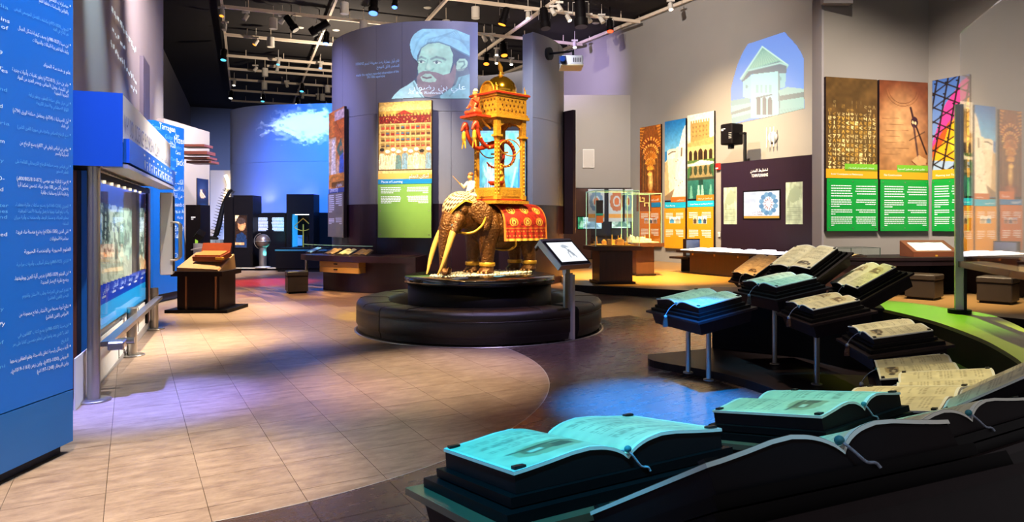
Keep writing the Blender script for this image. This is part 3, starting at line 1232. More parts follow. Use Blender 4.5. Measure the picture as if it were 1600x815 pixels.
def pt_numerals(nx, ny):
    c = Cv(nx, ny, 0, 80, 0, 143, '5c4020')
    c.vgrad(0, 143, '5e4524', '4e3a1e', np.ones_like(c.x, bool))
    c.soft(45, 105, 60, 55, '6a5228', .9)
    r = np.random.RandomState(5)
    S = [[(0, 0), (1, 0), (.3, 1)], [(.5, 0), (.5, 1)], [(0, 0), (0, .5), (1, .5), (1, 0), (1, 1)], [(1, 0), (0, .5), (1, 1)], [(0, 0), (.5, 1), (1, 0)],
         [(0, 1), (.5, 0), (1, 1)], [(.2, 0), (1, .2), (.2, .6), (1, 1)], [(0, 0), (1, 0), (1, .4), (0, .5), (0, 1), (1, 1)], [(0, .2), (.5, 0), (1, .3), (.5, .6), (0, .2)]]
    for j in range(16):
        y = 36 + j * 6.3 if j < 4 else 61 + (j - 4) * 7.0
        a = [.25, .3, .45, .6][j] if j < 4 else 1
        for i in range(11):
            if j < 3 and r.rand() < .4:
                continue
            x = 4 + i * 6.9
            s = S[r.randint(9)]
            h = 4.2
            c.line([(x + p[0] * 3.6, y + p[1] * h) for p in s], .62, 'ffe49a' if r.rand() < .6 else 'd8a84a', a * r.uniform(.55, 1))
    return c.noise(.08, .08, .25, 2)


def pt_compass(nx, ny):
    c = Cv(nx, ny, 0, 75, 0, 137, '7c4c28')
    c.vgrad(0, 137, '6e3a22', '9a6c40', np.ones_like(c.x, bool))
    c.soft(34, 70, 44, 70, 'd6a872', .8)
    for R in (22, 26):
        a = np.linspace(.1, PI - .1, 40)
        c.line([(36 + R * math.cos(t), 12 + R * math.sin(t)) for t in a], .45, '6a3c20', .7)
    for j in range(7):
        c.line([(4 + (j % 3) * 3, 58 + j * 9), (30 + (j * 7) % 20, 57 + j * 9)], .4, '5a341c', .5)
    c.line([(48, 40), (52, 56)], 1.5, '2e1c1a')
    c.ell(54, 62, 5.5, 8.5, '34202a')
    c.ell(51.5, 62, 1.6, 2.4, 'f2d6a0')
    c.ell(55.5, 63, 1.6, 2.4, 'f2d6a0')
    c.line([(53, 69), (60, 118)], 1.4, '4a3434')
    c.line([(57, 69), (73, 110)], 1.2, '241818')
    c.line([(46, 90), (70, 76)], .6, '2c1e1c')
    c.line([(50, 122), (58, 128), (66, 129), (74, 124)], .8, '6a3a20')
    c.poly([(50, 120), (61, 112), (73, 118), (72, 127), (58, 128)], 'd8ac78', .7)
    return c.noise(.1, .1, .16, 12)


def pt_lattice(nx, ny):
    c = Cv(nx, ny, 0, 40, 0, 140, '5a78b4')
    c.vgrad(0, 140, '3f66b0', '8fa6c4', np.ones_like(c.x, bool))
    c.poly([(0, 96), (14, 40), (32, 8), (40, 2), (40, 30), (24, 70), (0, 112)], 'c83a8c')
    c.poly([(0, 112), (16, 78), (40, 30), (40, 140), (26, 132), (0, 128)], 'f0a81c')
    c.poly([(0, 104), (12, 78), (20, 64), (14, 92), (0, 120)], 'd8501c')
    c.poly([(18, 96), (40, 62), (40, 110), (24, 118)], 'f8cc30')
    c.poly([(0, 124), (40, 130), (40, 140), (0, 140)], '9cb4cc')
    for k in range(-6, 12):
        c.line([(-10, k * 22 - 10), (50, k * 22 + 34)], .9, '1a1214')
        c.line([(-10, k * 22 + 30), (50, k * 22 - 20)], .9, '1a1214')
        c.line([(k * 12 - 6, -5), (k * 12 - 26, 150)], .9, '1a1214')
    for i in range(6):
        for j in range(9):
            c.ell(3 + i * 12 - j * 2, 6 + j * 17, 1.2, 1.4, '140e10')
    return c


def pt_planet(nx, ny):
    c = Cv(nx, ny, 0, 17, 0, 42, '101830')
    c.soft(8, 14, 9, 12, '2a3a64', 1)
    c.ell(8, 17, 4.2, 5, 'c8a88c')
    c.ell(10, 15, 3, 4, '2c2430')
    c.line([(5, 13), (12, 20)], .6, 'e8dcc8')
    c.soft(9, 40, 12, 14, '2a6ad0', .9)
    return c


# ---- boards on the round drum
def drum_face(pl, pr, top, bot, off=.14, turn=0.):
    a = (cyl_ang(pl) + cyl_ang(pr)) / 2
    n = Vector((math.cos(a + turn), math.sin(a + turn)))
    p = HEAD + Vector((math.cos(a), math.sin(a))) * (DR + off)
    return face(pl, pr, top, bot, p, n)


m_green_plate = M('sage_green_plate', '7fae4e', .35, var=.08, scale=4, spec=.6)
fr = drum_face(591, 675, 160.5, 371, .16)
poster('information_board', 'tall Places of Learning board with a crowded miniature above a sage green text plate', fr, pt_learning, .475,
       [(.396, .432, 0, 1, '0f7fb4'), (.432, .475, 0, 1, 'e2b254'), (.43, .462, .60, 1, 'c2952e')], m_green_plate,
       texts=[('Places of Learning', .06, .405, .40, 'L', m_letter_w), ('أماكن التعلم', .94, .440, .36, 'R', m_letter_w)],
       body=[(.06, .46, .365, 4, .0125, .006, 'R', .6), (.06, .46, .300, 5, .0115, .006, 'R', .5), (.54, .94, .365, 4, .0125, .006, 'L', .25), (.54, .94, .300, 5, .0115, .006, 'L', .45)],
       nx=110, ny=150)
m_taupe = M('taupe_plate', '79746a', .3, var=.06, scale=4, spec=.6)
pa, pb2 = P(514, 176.5, 18.0), P(538, 169, 16.8)
fr = (Vector((pa.x, pa.y, EZ - (369.5 - HY) / F * 18.0)), math.atan2(pb2.y - pa.y, pb2.x - pa.x), math.dist(pa[:2], pb2[:2]), 3.24)
poster('information_board', 'narrow slanting board with an orange painted hall scene and a grey text plate', fr, pt_hall, .44,
       [(.35, .385, 0, 1, '24468e'), (.385, .44, 0, 1, 'd8892e'), (.39, .435, .2, 1, '8a6a34')], m_taupe,
       texts=[('University', .08, .358, .55, 'L', m_letter_w), ('الجامعات', .9, .395, .4, 'R', m_letter_w)],
       body=[(.08, .44, .325, 9, .016, .008, 'R', .6), (.52, .92, .325, 6, .016, .008, 'L', .5), (.08, .44, .14, 4, .012, .007, 'R', .5), (.52, .92, .145, 4, .014, .007, 'L', .4)],
       nx=40, ny=110)

# edge-on board at the far right of the drum
t = thing('information_board', 'thin dark board seen edge-on at the right side of the round drum', 'poster', P(880.5, 365, 18.6), .62)
h = 190 / F * 18.6
MB().box((.0, 0, h / 2), (.09, .9, h)).build('board', m_dark, t)
MB().box((.05, 0, h / 2), (.012, .88, h * .98)).build('picture', M('stone_print', 'a5988a', .5, var=.4, scale=9), t)

# ---- boards on the right wall
Rn = -V_


def rw_face(pl, pr, top, bot, off=.1):
    d = RW - off
    return face(pl, pr, top, bot, UV(20, d), Rn)


m_yel = M('amber_plate', 'd8921c', .35, var=.08, scale=3, spec=.6)
m_org = M('orange_plate', 'cc6a14', .35, var=.08, scale=3, spec=.6)


def th_scene(a, b):
    def f(c):
        c.fill(np.ones_like(c.x, bool), a)
        c.poly([(.1, 1), (.1, .5), (.5, .2), (.9, .5), (.9, 1)], b)
        c.line([(0, .5), (1, .5)], .05, '2a3c50')
    return f


lowbody = [(.08, .45, .27, 4, .012, .005, 'R', .4), (.55, .92, .27, 4, .012, .005, 'L', .4), (.08, .45, .14, 5, .012, .005, 'R', .6), (.55, .92, .14, 5, .012, .005, 'L', .6)]
fr = rw_face(1000, 1032.6, 199.6, 384)
poster('information_board', 'tall board with golden hall of striped arches and orange text plate behind the glass cases', fr, pt_arches, .385,
       [(.325, .365, 0, 1, '1a78b4'), (.362, .42, .35, 1, 'd06a18')], m_org,
       texts=[('المساجد', .9, .378, .35, 'R', m_letter_w), ('Mosques', .08, .335, .4, 'L', m_letter_w)], body=lowbody,
       thumbs=[(.25, .19, .18, .045, th_scene('b0b4d8', 'c88a5a')), (.46, .19, .18, .045, th_scene('d8d4dc', '5a4a5a')), (.67, .19, .18, .045, th_scene('c0a8b0', '9a6a4a'))], nx=56, ny=130)
fr = rw_face(1038.8, 1071.4, 190.3, 387)
poster('information_board', 'tall Town Planning board with white tower under blue sky and an amber text plate', fr, pt_tower, .375,
       [(.315, .362, 0, 1, '19a8cc'), (.358, .40, .30, 1, 'b4641c')], m_yel,
       texts=[('Town Planning', .06, .327, .45, 'L', m_letter_w), ('تخطيط المدن', .93, .370, .34, 'R', m_letter_w)], body=lowbody,
       thumbs=[(.25, .195, .26, .05, th_scene('f2f0ea', '4a9ac8')), (.52, .195, .26, .05, th_scene('f4f0e8', 'c0b090'))], nx=56, ny=130)
fr = rw_face(1074.4, 1115.6, 180.7, 389)
poster('information_board', 'tallest amber board with palace court and pool, nearest the red fire alarm', fr, pt_court, .375,
       [(.315, .362, 0, 1, '19b4d4'), (.358, .40, .35, 1, 'c87820')], m_yel,
       texts=[('Great Palaces of the Muslim World', .95, .330, .84, 'R', m_letter_w), ('قصر الحمراء في غرناطة', .93, .370, .52, 'R', m_letter_w)], body=lowbody,
       thumbs=[(.24, .19, .15, .055, th_scene('d8ccb0', '5a4630')), (.42, .19, .17, .055, th_scene('e8f0f4', '1c8ab4')), (.61, .19, .15, .055, th_scene('f6f4f0', '4a4e60'))], nx=64, ny=130)

# ---- the mathematics boards
m_grn = M('bright_green_plate', '0a9838', .32, var=.05, scale=2, spec=.6)
n2 = Vector((W2d.y, -W2d.x))
mbody = [(.08, .50, .292, 5, .0165, .0065, 'R', .98), (.08, .50, .200, 4, .014, .0065, 'R', .4), (.08, .50, .135, 3, .0135, .0065, 'R', .2), (.08, .52, .088, 5, .013, .006, 'R', .15),
         (.54, .95, .290, 4, .0165, .0065, 'L', .9), (.54, .95, .200, 3, .014, .0065, 'L', .5), (.54, .95, .135, 2, .0135, .0065, 'L', .8), (.54, .95, .088, 5, .013, .006, 'L', .2)]
pw = W2 + n2 * .07
bd = [(.345, .405, 0, 1, 'e0a11c'), (.392, .44, .36, 1, '6fb42c')]
fr = face(1290.5, 1370.5, 119.5, 361, pw, n2)
poster('information_board', 'brown board of glowing numerals above a bright green text plate', fr, pt_numerals, .40, bd, m_grn,
       texts=[("Arabs' Contribution to Mathematics", .09, .366, .62, 'L', m_letter_w), ('إسهامات المسلمين في الرياضيات', .93, .409, .50, 'R', m_letter_w)], body=mbody, nx=110, ny=150)
fr = face(1374, 1449.5, 124.5, 361, pw, n2)
poster('information_board', 'brown board with a pair of compasses above a bright green text plate', fr, pt_compass, .40, bd, m_grn,
       texts=[('Flat Constructions', .09, .366, .36, 'L', m_letter_w), ('مقادير عدد من السطوح المستوية', .93, .409, .56, 'R', m_letter_w)], body=mbody, nx=90, ny=130)
n3 = Vector((W3d.y, -W3d.x))
n3 = n3 if n3.y < 0 else -n3
fr = face(1457, 1515, 126, 361, W3 + n3 * .07, n3)
poster('information_board', 'board of coloured triangular roof lattice above a bright green text plate', fr, pt_lattice, .40, bd[:1], m_grn,
       texts=[('Planning out Tessellations', .1, .362, .82, 'L', m_letter_w)], body=mbody, nx=60, ny=130)

# ------------------------------------------------------------------ big blue time-line board at the left
PX0 = -3.066           # face runs along y; slightly turned
PQ = Vector((.047, .999))


def blue_pt(q, z, off=0.):
    """q metres from the far upright edge towards the viewer"""
    return (PX0 + PQ.x * (4.765 - q * PQ.y - 4.765) + .0 + off, 4.765 - q * PQ.y, z)


tb = thing('text_board', 'large bright blue board covered in white Arabic lines, cut off by the frame', 'board', (PX0, 4.765, 0))
hb = 3.6
zj = EZ - (608.3 - HY) / F * 4.765
MB().prism([blue_pt(0, 0)[:2], blue_pt(2.6, 0)[:2], (blue_pt(2.6, 0)[0] - .3, 2.2), (PX0 - .3, 4.765)], zj + .008, hb).build('upper_board', m_blue_board, tb, world=True)
MB().prism([blue_pt(-.0, 0)[:2], blue_pt(2.6, 0)[:2], (blue_pt(2.6, 0)[0] - .3, 2.2), (PX0 - .3, 4.765)], .075, zj).build('lower_board', m_blue_dark, tb, world=True)
MB().prism([blue_pt(.04, 0, -.06)[:2], blue_pt(2.6, 0, -.06)[:2], (blue_pt(2.6, 0)[0] - .25, 2.25), (PX0 - .25, 4.70)], .002, .075).build('plinth', m_navy, tb, world=True)
nB = Vector((PQ.y, -PQ.x))
dB = nB.x * PX0 + nB.y * 4.765


def bq(px):
    p = on_plane(px, 347, nB, dB)
    return (4.765 - p.y) / PQ.y, p.y


def blue_line(mb, t, xr, yr, xl, bold):
    """one line of print between the two pixel columns"""
    q0, Yr = bq(xr)
    q1, _ = bq(xl)
    z = EZ - (yr - HY) / F * Yr
    v, f, wd = glyphs(t)
    k = (q1 - q0) / wd
    kz = .034 if bold else .031
    mb.add([blue_pt(q0 + (wd - p[0]) * k, z + (p[1] - .3) * kz, .004) for p in v], f)


LN = [(11, 62, 'حضارات العالم القديم', 1), (20, 60, 'والقوانين والسياسات حفظها العلم', 1), (47, 21, 'البيروني (973-1050م) يكتشف الفصل الموسمي لفيض', 0), (54, 82, 'نهر القلاع في الهند', 0),
      (72, 27, 'ابن سينا (980-1037م) يصف كيفية تشكل الجبال', 1), (82, 50, 'وكيف أنها تغير بيئة النباتات والحيوانات', 1), (114, 67, 'علم و هندسة المواد', 2),
      (133, 18, 'جابر بن حيان (722-815م) يطور تقنيات وأدوات جديدة', 1), (142, 26, 'في الكيمياء، ويعزل الأحماض، ويحضر العديد من المواد', 1), (150, 84, 'الجديدة المفيدة', 1),
      (163, 44, 'ابن حيان يطلق صناعة العطور، ويطور زراعة', 0), (172, 56, 'اللؤلؤ الاصطناعي والأحجار الكريمة', 0), (190, 19, 'أول الصيدليات (754م)، ومعامل صناعة الورق (794م)', 1), (198, 95, 'في بغداد', 1),
      (212, 26, 'صنع الزجاج الصناعي والخزف في سوريا (القرن الثامن)', 0), (234, 30, 'عباس بن فرناس (توفي في 877م) يصنع الزجاج من', 1), (242, 85, 'السيليكا والحجر', 1),
      (261, 23, 'ابن فرناس ويسر صناعة الزجاج الكريستالي القائمة على', 0), (269, 87, 'تقطير الصخور', 0), (285, 25, 'الإخوة الثلاثة بنو موسى (800/805/810-873م)', 1), (294, 27, 'يصفون أكثر من 100 جهاز حيلة، تتضمن تحكما آليا', 1),
      (303, 63, 'وتنظيما ذاتيا وصمامات طافية', 1), (322, 23, 'الجزري (1160-1216م) يصنع ساعات مائية معقدة،', 0), (331, 27, 'وآلات لرفع المياه ومنها ما يعمل بواسطة الأعمدة المرفقية،', 0),
      (340, 21, 'محاور الحركة، و مسبار الربط، والصمامات، وآنية ميزان', 0), (349, 97, 'الساعة', 0), (361, 24, 'تقي الدين (1526-1585م) يخترع مضخة ماء فريدة', 1), (372, 77, 'سداسية الأسطوانات', 1),
      (389, 37, 'العلوم الحيوية والهندسة الحيوية', 2), (407, 25, 'الرازي (865-925م) يبتكر أساليب وأدوات جراحية', 0), (426, 22, 'ابن الهيثم (965-1039م) يدرس آلية العين ووظيفتها،', 1), (436, 63, 'ويضع نظرية الإبصار الجديدة', 1),
      (452, 34, 'تقدم كبير في الجراحة وطب الأسنان وتقويم', 0), (461, 74, 'البصر (القرن العاشر)', 0), (478, 29, 'نتائج أدوية مصنعة من الأعشاب لعلاج مجموعة من', 1), (489, 71, 'الأمراض (القرن العاشر)', 1),
      (507, 27, 'ابن سينا (980-1037م) يضع كتاب "القانون في', 0), (518, 19, 'الطب" الذي يعد واحدا من أعظم خمسين كتابا على مر', 0), (530, 95, 'التاريخ', 0), (541, 15, 'تأليف رسائل رئيسية تتعلق بالصيدلة وعلم العقاقير يضعها', 1),
      (555, 16, 'البيروني (973-1050م)، وابن زهر (1019-1161م)،', 1), (566, 57, 'وابن البيطار (1197-1248م)', 1)]
LW, LP = MB(), MB()
starts = {11, 47, 72, 133, 163, 190, 212, 234, 261, 285, 322, 361, 407, 426, 452, 478, 507, 541}
for y, xl, tx, b in LN:
    head = b == 2
    blue_line(LP if b == 0 else LW, tx, 109.5 if head else 106, y, xl, b)
    if y in starts:
        q, Yr = bq(109.5)
        z = EZ - (y - HY) / F * Yr
        MBx = LP if b == 0 else LW
        MBx.add([blue_pt(q + a, z + c, .004) for a, c in ((0, 0), (.009, 0), (.009, .012), (0, .012))], [(0, 1, 2, 3)])
for y, xr, tx, b in [(9, 12, 'India', 0), (30, 14, 'contains', 1), (41, 12, 'that of', 1), (79, 3, '9', 2), (102, 4, 'later', 1), (108, 11, 'explores', 1), (137, 10, 'tools and', 0), (162, 3, 'and', 1), (190, 14, 'in Syria', 0),
                     (217, 6, 'from', 1), (247, 5, 'industry', 0), (275, 6, '810-', 1), (292, 4, 'and', 1), (317, 12, 'water', 0), (326, 11, 'machines', 0), (335, 10, 'valves and', 0), (362, 10, 'advanced', 1), (501, 7, 'theory', 1),
                     (549, 5, 'surgery', 0), (596, 3, 'for', 1), (663, 5, 'of', 0), (568, 7, 'Al-Biruni', 0)]:
    if y > 520:
        y = {549: 478, 596: 500, 663: 530, 568: 567}[y] if y in (549, 596, 663, 568) else y
    blue_line(LP if b == 0 else LW, tx, xr, y + 4, xr - 6.2 * len(tx) * .9, b)
LW.build('lettering', m_letter_w, tb, world=True, kind='stuff', label='white bold lettering')
LP.build('lettering', m_letter_p, tb, world=True, kind='stuff', label='pale blue lettering')

# ------------------------------------------------------------------ second blue board, farther along
b2 = thing('text_board', 'second blue board of scattered words, behind the handles of the long exhibit', 'board', (-6.98, 14.5, 0))
MB().box((-7.12, 13.9, 1.88), (.28, 1.25, 3.42)).build('upper_board', m_blue_board, b2, world=True)
MB().box((-7.12, 13.9, .12), (.22, 1.2, .20)).build('plinth', m_navy, b2, world=True)
wl, wp = MB(), MB()
for px, y, tx, ht, b in [(241, 197, 'Cotton', .10, 0), (253, 196, 'Tarragon', .14, 1), (270, 203, 'Safari', .07, 1), (278, 211, 'Ream', .06, 1), (247, 212, 'Alcove', .09, 0), (262, 213, 'Guitar', .10, 0), (276, 217, 'Mizen', .16, 1),
                         (258, 222, 'Crystal', .15, 1), (270, 222, 'Sofa', .05, 1), (275, 229, 'Algebra', .09, 0), (278, 238, 'Carat', .08, 1), (271, 248, 'Tare', .09, 0), (279, 252, 'Jackal', .16, 1), (270, 262, 'Elixir', .08, 0),
                         (270, 268, 'Sugar', .10, 1), (277, 283, 'علم الكتب', .12, 1), (275, 294, 'وكلمة الاسم', .11, 1), (271, 304, 'المستخدمة من لغات', .11, 1), (268, 318, 'Thousands of words have', .10, 1), (269, 329, 'origins in Arabic', .10, 1),
                         (280, 339, 'Words', .07, 1), (276, 356, 'Zenith', .13, 1), (276, 367, 'Talc', .12, 1), (268, 381, 'Lute', .05, 1), (276, 398, 'Chef', .12, 1), (263, 423, 'Cipher', .10, 0)]:
    Y = 6.975 / ((800 - px) / F)
    z = EZ - (y - HY) / F * Y
    text(wl if b else wp, tx, lambda a, zz: (-6.976, a, zz), size=ht * 1.25, x=Y - .1, z=z - ht * .5)
for mb, mt in ((wl, m_letter_w), (wp, m_letter_p)):
    vs = [(p[0], min(p[1], 14.5), p[2]) for p in mb.v]
    mb.v = vs
    mb.build('lettering', mt, b2, world=True, kind='stuff')

# ------------------------------------------------------------------ long exhibit: canopy, glass case wall, posts, rail
S0, S1, TF = 7.0, 11.35, -1.03
rzA = math.atan2(A_.y, A_.x)                 # local x runs along the wall away from the viewer, local -y faces the hall


def exl(s, t, z):
    return (s - S0, -(t - TF), z)            # mirrored across so that -y is the hall side


def ex_thing(name, label, cat, s=S0, t=TF, group=None):
    return thing(name, label, cat, AB(s, t), rzA, group)


zt, zm, zb, zbl = 2.76, 2.345, 2.13, 2.10
can = ex_thing('sign_canopy', 'white and blue sign canopy asking about science in Islam, over the long exhibit', 'sign')
L = S1 - S0
MB().box((L / 2, .56, (zt + zb) / 2), (L, 1.12, zt - zb)).build('canopy_body', m_white, can)
MB().box((-.004, .56, (zt + zbl) / 2), (.012, 1.14, zt - zbl)).build('end_panel', M('royal_blue_paint', '0858ac', .45), can)
MB().box((L / 2 + .03, -.035, (zm + zb) / 2 + .01), (L + .02, .05, zm - zb)).build('blue_band', M('sign_blue', '1763cf', .35), can)
MB().box((L / 2, .05, zbl + .004), (L, .20, .035)).build('light_channel', m_alu, can)
mb = MB()
pl = lambda x, z: (x, -.006, z)
for tx, x0, x1 in (('WHY', .10, .40), ('DID', .46, .66), ('SCIENCE', .78, 1.40), ('FLOURISH', 1.52, 2.18), ('IN', 2.24, 2.36), ('ISLAM?', 2.44, 2.94)):
    text(mb, tx, pl, size=.24, width=x1 - x0, x=x0, z=2.42)
mb.build('lettering', M('bronze_lettering', '5c504a', .35, metal=.6), can)
mb = MB()
text(mb, 'لماذا ازدهر العلم في الإسلام؟', pl, width=1.28, x=3.02, z=2.43)
mb.build('lettering', M('bronze_lettering', '5c504a', .35, metal=.6), can)
mb = MB()
for i in range(8):
    x = 1.0 + i * .39
    z1 = 2.29 - .0 * i
    mb.add([pl(x, 2.16), pl(x + .045, 2.16), pl(x + .045, 2.245), pl(x, 2.245)], [(0, 1, 2, 3)])
    mb.add([pl(x + .20, 2.15), pl(x + .24, 2.15), pl(x + .24, 2.20), pl(x + .20, 2.20)], [(0, 1, 2, 3)])
    bars(mb, pl, x - .06, x + .13, 2.285, 1, .02, .02, seed=i)
    bars(mb, pl, x + .14, x + .34, 2.225, 1, .02, .016, seed=i + 20)
mb.v = [(p[0], -.064, p[2]) for p in mb.v]
mb.build('lettering', m_letter_w, can, kind='stuff')

case = ex_thing('showcase', 'tall glazed showcase of old street pictures under the sign canopy', 'showcase')
TP = -1.35
yP = -(TP - TF)
MB().box((L / 2 + .24, yP + .42, 1.05), (L - .38, .80, 2.06)).build('case_body', M('showcase_grey', '77706f', .5), case)
nA = Vector((-B_.x, -B_.y)) * -1
dP = TP + .012


def ex_quad(name, mat, pts, off=0., parent=case, th=.012):
    """flat piece on the showcase front, given by photograph corners"""
    q = []
    for px, py in pts:
        p = on_plane(px, py, B_, TP + .012 + off)
        s = A_.dot(Vector((p.x, p.y)))
        q.append((s - S0, p.z))
    y = yP - .012 - off
    n = len(q)
    mb = MB().add([(a, y, z) for a, z in q] + [(a, y + th, z) for a, z in q], [tuple(range(n)), tuple(range(2 * n - 1, n - 1, -1))] + [(i, (i + 1) % n, n + (i + 1) % n, n + i) for i in range(n)])
    return mb.build(name, mat, parent)


def ex_pic(name, canvas, x0, x1, mat, yt=0., yb=0., off=.012):
    """print on the showcase front between pixel columns x0..x1; canvas in pixels"""
    y_ = yP - .012 - off

    def pl(x, y):
        p = on_plane(x, y, B_, TP + .012 + off)
        return (A_.dot(Vector((p.x, p.y))) - S0, y_, p.z)
    return canvas.mesh(name, pl, mat, case)


ex_quad('kick_panel', m_white, [(118, 560), (118, 655), (233, 502), (233, 466)], .0)
for k, x in enumerate((186, 216)):
    ex_quad('panel_joint', m_letter_k, [(x, 480 + (216 - x)), (x, 560 - (x - 186) * 1.4), (x + .7, 560 - (x - 186) * 1.4), (x + .7, 480 + (216 - x))], .004)
ex_quad('skirting', M('skirting_grey', '8d8784', .5), [(118, 648), (118, 664), (243, 498), (243, 488)], .01)
ex_quad('light_blue_strip', M('light_blue_gloss', '22a0ea', .2, emit=.45), [(153.7, 479), (153.7, 517), (231, 464), (231, 437.8)], .006)
ex_quad('caption_strip', M('deep_blue_gloss', '0b3fc0', .2, emit=.4), [(153.7, 445.6), (153.7, 479), (231, 437.8), (231, 419)], .007)
c = Cv(44, 90, 153.7, 206, 262, 447, '4c3830')
c.noise(.25, .02, .5, 3)
c.noise(.06, .03, .35, 8)
lit = c.y > 316 + (c.x - 155) * .21
c.fill(lit, '9aa79a')
n_ = vnoise(c.x * .22, c.y * .035, 21)
n2_ = vnoise(c.x * .6, c.y * .12, 24)
for a, b_, col in ((.0, .35, '4f5a54'), (.35, .5, 'a8b8a8'), (.5, .62, '6e8078'), (.62, 1.1, 'd2dccc')):
    c.fill(lit & (n_ >= a) & (n_ < b_), col)
c.fill(lit & (n2_ > .62), 'b8ccbc', .6)
c.fill(lit & (n2_ < .3), '3c4642', .6)
c.fill(lit & (c.x > 188), '8fc0b4', .35)
c.fill(lit & (c.y > 395 + 18 * vnoise(c.x * .2, c.y * .05, 2)), 'b9b29c', .6)
c.line([(163, 318), (162, 372)], 1.6, '2c3430')
c.line([(168, 320), (167, 374)], 1.2, '2c3430')
for k in range(5):
    c.line([(162, 326 + k * 10), (169, 327 + k * 10)], 1, '2c3430')
c.keep = (c.y < 445.6 - (c.x - 153.7) * .345 + 2) & (c.y > 262 + (c.x - 153.7) * .45)
ex_pic('street_picture', c, 153.7, 206, m_screen_dim)
c = Cv(6, 60, 206.6, 217.4, 287, 440, '2a1c18')
c.noise(.3, .05, .4, 3)
c.keep = c.y < 427.5 - (c.x - 206) * .345
ex_pic('dark_screen_strip', c, 206, 218, m_print)
c = Cv(8, 50, 218, 225.6, 325, 424, 'aebfb4')
n_ = vnoise(c.x * .5, c.y * .08, 5)
c.fill(n_ > .55, '5a6c66')
c.fill(n_ < .3, 'dfe6da')
c.keep = c.y < 423 - (c.x - 218) * .345
ex_pic('street_picture', c, 218, 226, m_screen_dim)
ex_quad('rust_strip', M('rust_print', '74331d', .4), [(226, 298), (226, 420.5), (232, 418.6), (232, 302)], .008)
mb = MB()
for y0, n in ((318, 5), (335, 3), (348, 10), (374, 9)):
    for k in range(n):
        a = on_plane(227.0 + (k % 3) * .3, y0 + k * 2.6, B_, TP + .022)
        b_ = on_plane(231.0, y0 + k * 2.6, B_, TP + .022)
        sa, sb = A_.dot(a.to_2d()) - S0, A_.dot(b_.to_2d()) - S0
        mb.add([(sa, yP - .024, a.z), (sb, yP - .024, a.z), (sb, yP - .024, a.z - .012), (sa, yP - .024, a.z - .012)], [(0, 1, 2, 3)])
mb.build('body_print', m_letter_w, case, kind='stuff')
mb = MB()
for tx, px, y, w_, k in (('الخوارزمي', 160, 453, 9.5, 1), ('الفرغاني', 176, 445, 8, 1), ('ابن سهل', 188, 440, 8, 1), ('ابن سينا', 201, 435, 5, 1), ('البيروني', 210, 431, 6, 0), ('عمر الخيام', 220, 426, 6, 1)):
    a = on_plane(px, y, B_, TP + .02)
    b_ = on_plane(px + w_, y, B_, TP + .02)
    sa, sb = A_.dot(a.to_2d()) - S0, A_.dot(b_.to_2d()) - S0
    v, f, wd = glyphs(tx)
    mb.add([(sa + p[0] / wd * (sb - sa), yP - .026, a.z - .03 + p[1] * .085) for p in v], f)
    bars(mb, lambda x, z: (x, yP - .026, z), sa - .05, sb + .05, a.z - .085, 1, .02, .022, seed=int(px))
mb.build('lettering', m_letter_w, case)
gl = MB().box((2.3, yP - .034, 1.30), (3.5, .006, 1.6)).build('glass_pane', m_pane, case)
for y0, y1, mt in ((0, .028, M('bronze_strip', 'b09470', .35, metal=.5)), (.033, .085, M('case_blue_edge', '1f6cc0', .3)), (.085, .12, m_navy), (.12, .17, M('brown_edge', '6a3a30', .5)), (.17, .235, m_black), (.235, .40, m_wall), (.40, .8, m_black)):
    MB().box((.44 - .004 * (y0 < .03), yP + (y0 + y1) / 2 - .012, 1.06), (.05, y1 - y0 - .003, 2.05)).build('end_strip', mt, case)
for x0, x1, mt in ((4.20, 4.27, M('red_brown_strip', '6a2a24', .4)), (4.10, 4.20, m_black), (4.28, 4.44, m_alu)):
    MB().box(((x0 + x1) / 2, yP - .02, 1.12), (x1 - x0 - .004, .05, 1.96)).build('upright', mt, case)
MB().box((2.35, yP - .03, 2.05), (3.8, .05, .06)).build('head_rail', m_black, case)
mb = MB()
for k in range(7):
    mb.cyl((.9 + k * .42, yP - .03, 2.02), (.9 + k * .42, yP - .03, 1.99), .02, n=10)
mb.build('case_lamp', M('case_lamp_face', 'ffe9c8', .5, emit=1.2), case, kind='stuff')

TPOST = -1.258
for k, (s_, full, lb) in enumerate(((7.06, True, 'tall steel post carrying the near end of the sign canopy'), (9.28, False, 'short middle steel post under the showcase rail'), (11.46, False, 'far short steel post under the grey handle box'))):
    t = thing('steel_post', lb, 'post', AB(s_, TPOST))
    h_ = 2.10 if full else .57 if k == 1 else .62
    r_ = .052 if full else .056
    MB().cyl((0, 0, .018), (0, 0, h_), r_, n=24).build('post', m_steel, t)
    MB().lathe([(0, .002), (.14, .002), (.14, .014), (.125, .02), (0, .02)], n=28).build('base_plate', m_steel, t)
    if k == 1:
        MB().lathe([(.062, h_), (.05, h_ + .012), (0, h_ + .014)], n=24).build('cap', m_steel, t)
rl = thing('guard_rail', 'flat steel guard rail running low along the showcase between the posts', 'rail', AB(7.1, -1.14), rzA)
MB().box((2.15, .04, .485), (4.15, .09, .045)).build('rail_bar', m_steel, rl)
MB().box((2.1, .12, .43), (4.0, .03, .03)).build('rail_bar', m_steel, rl)
MB().bbox((.08, -.05, .475), (.20, .13, .075), .01).build('end_block', m_steel, rl)
MB().cyl((.30, -.02, .47), (.30, -.16, .47), .032, n=16).build('end_knob', m_steel, rl)

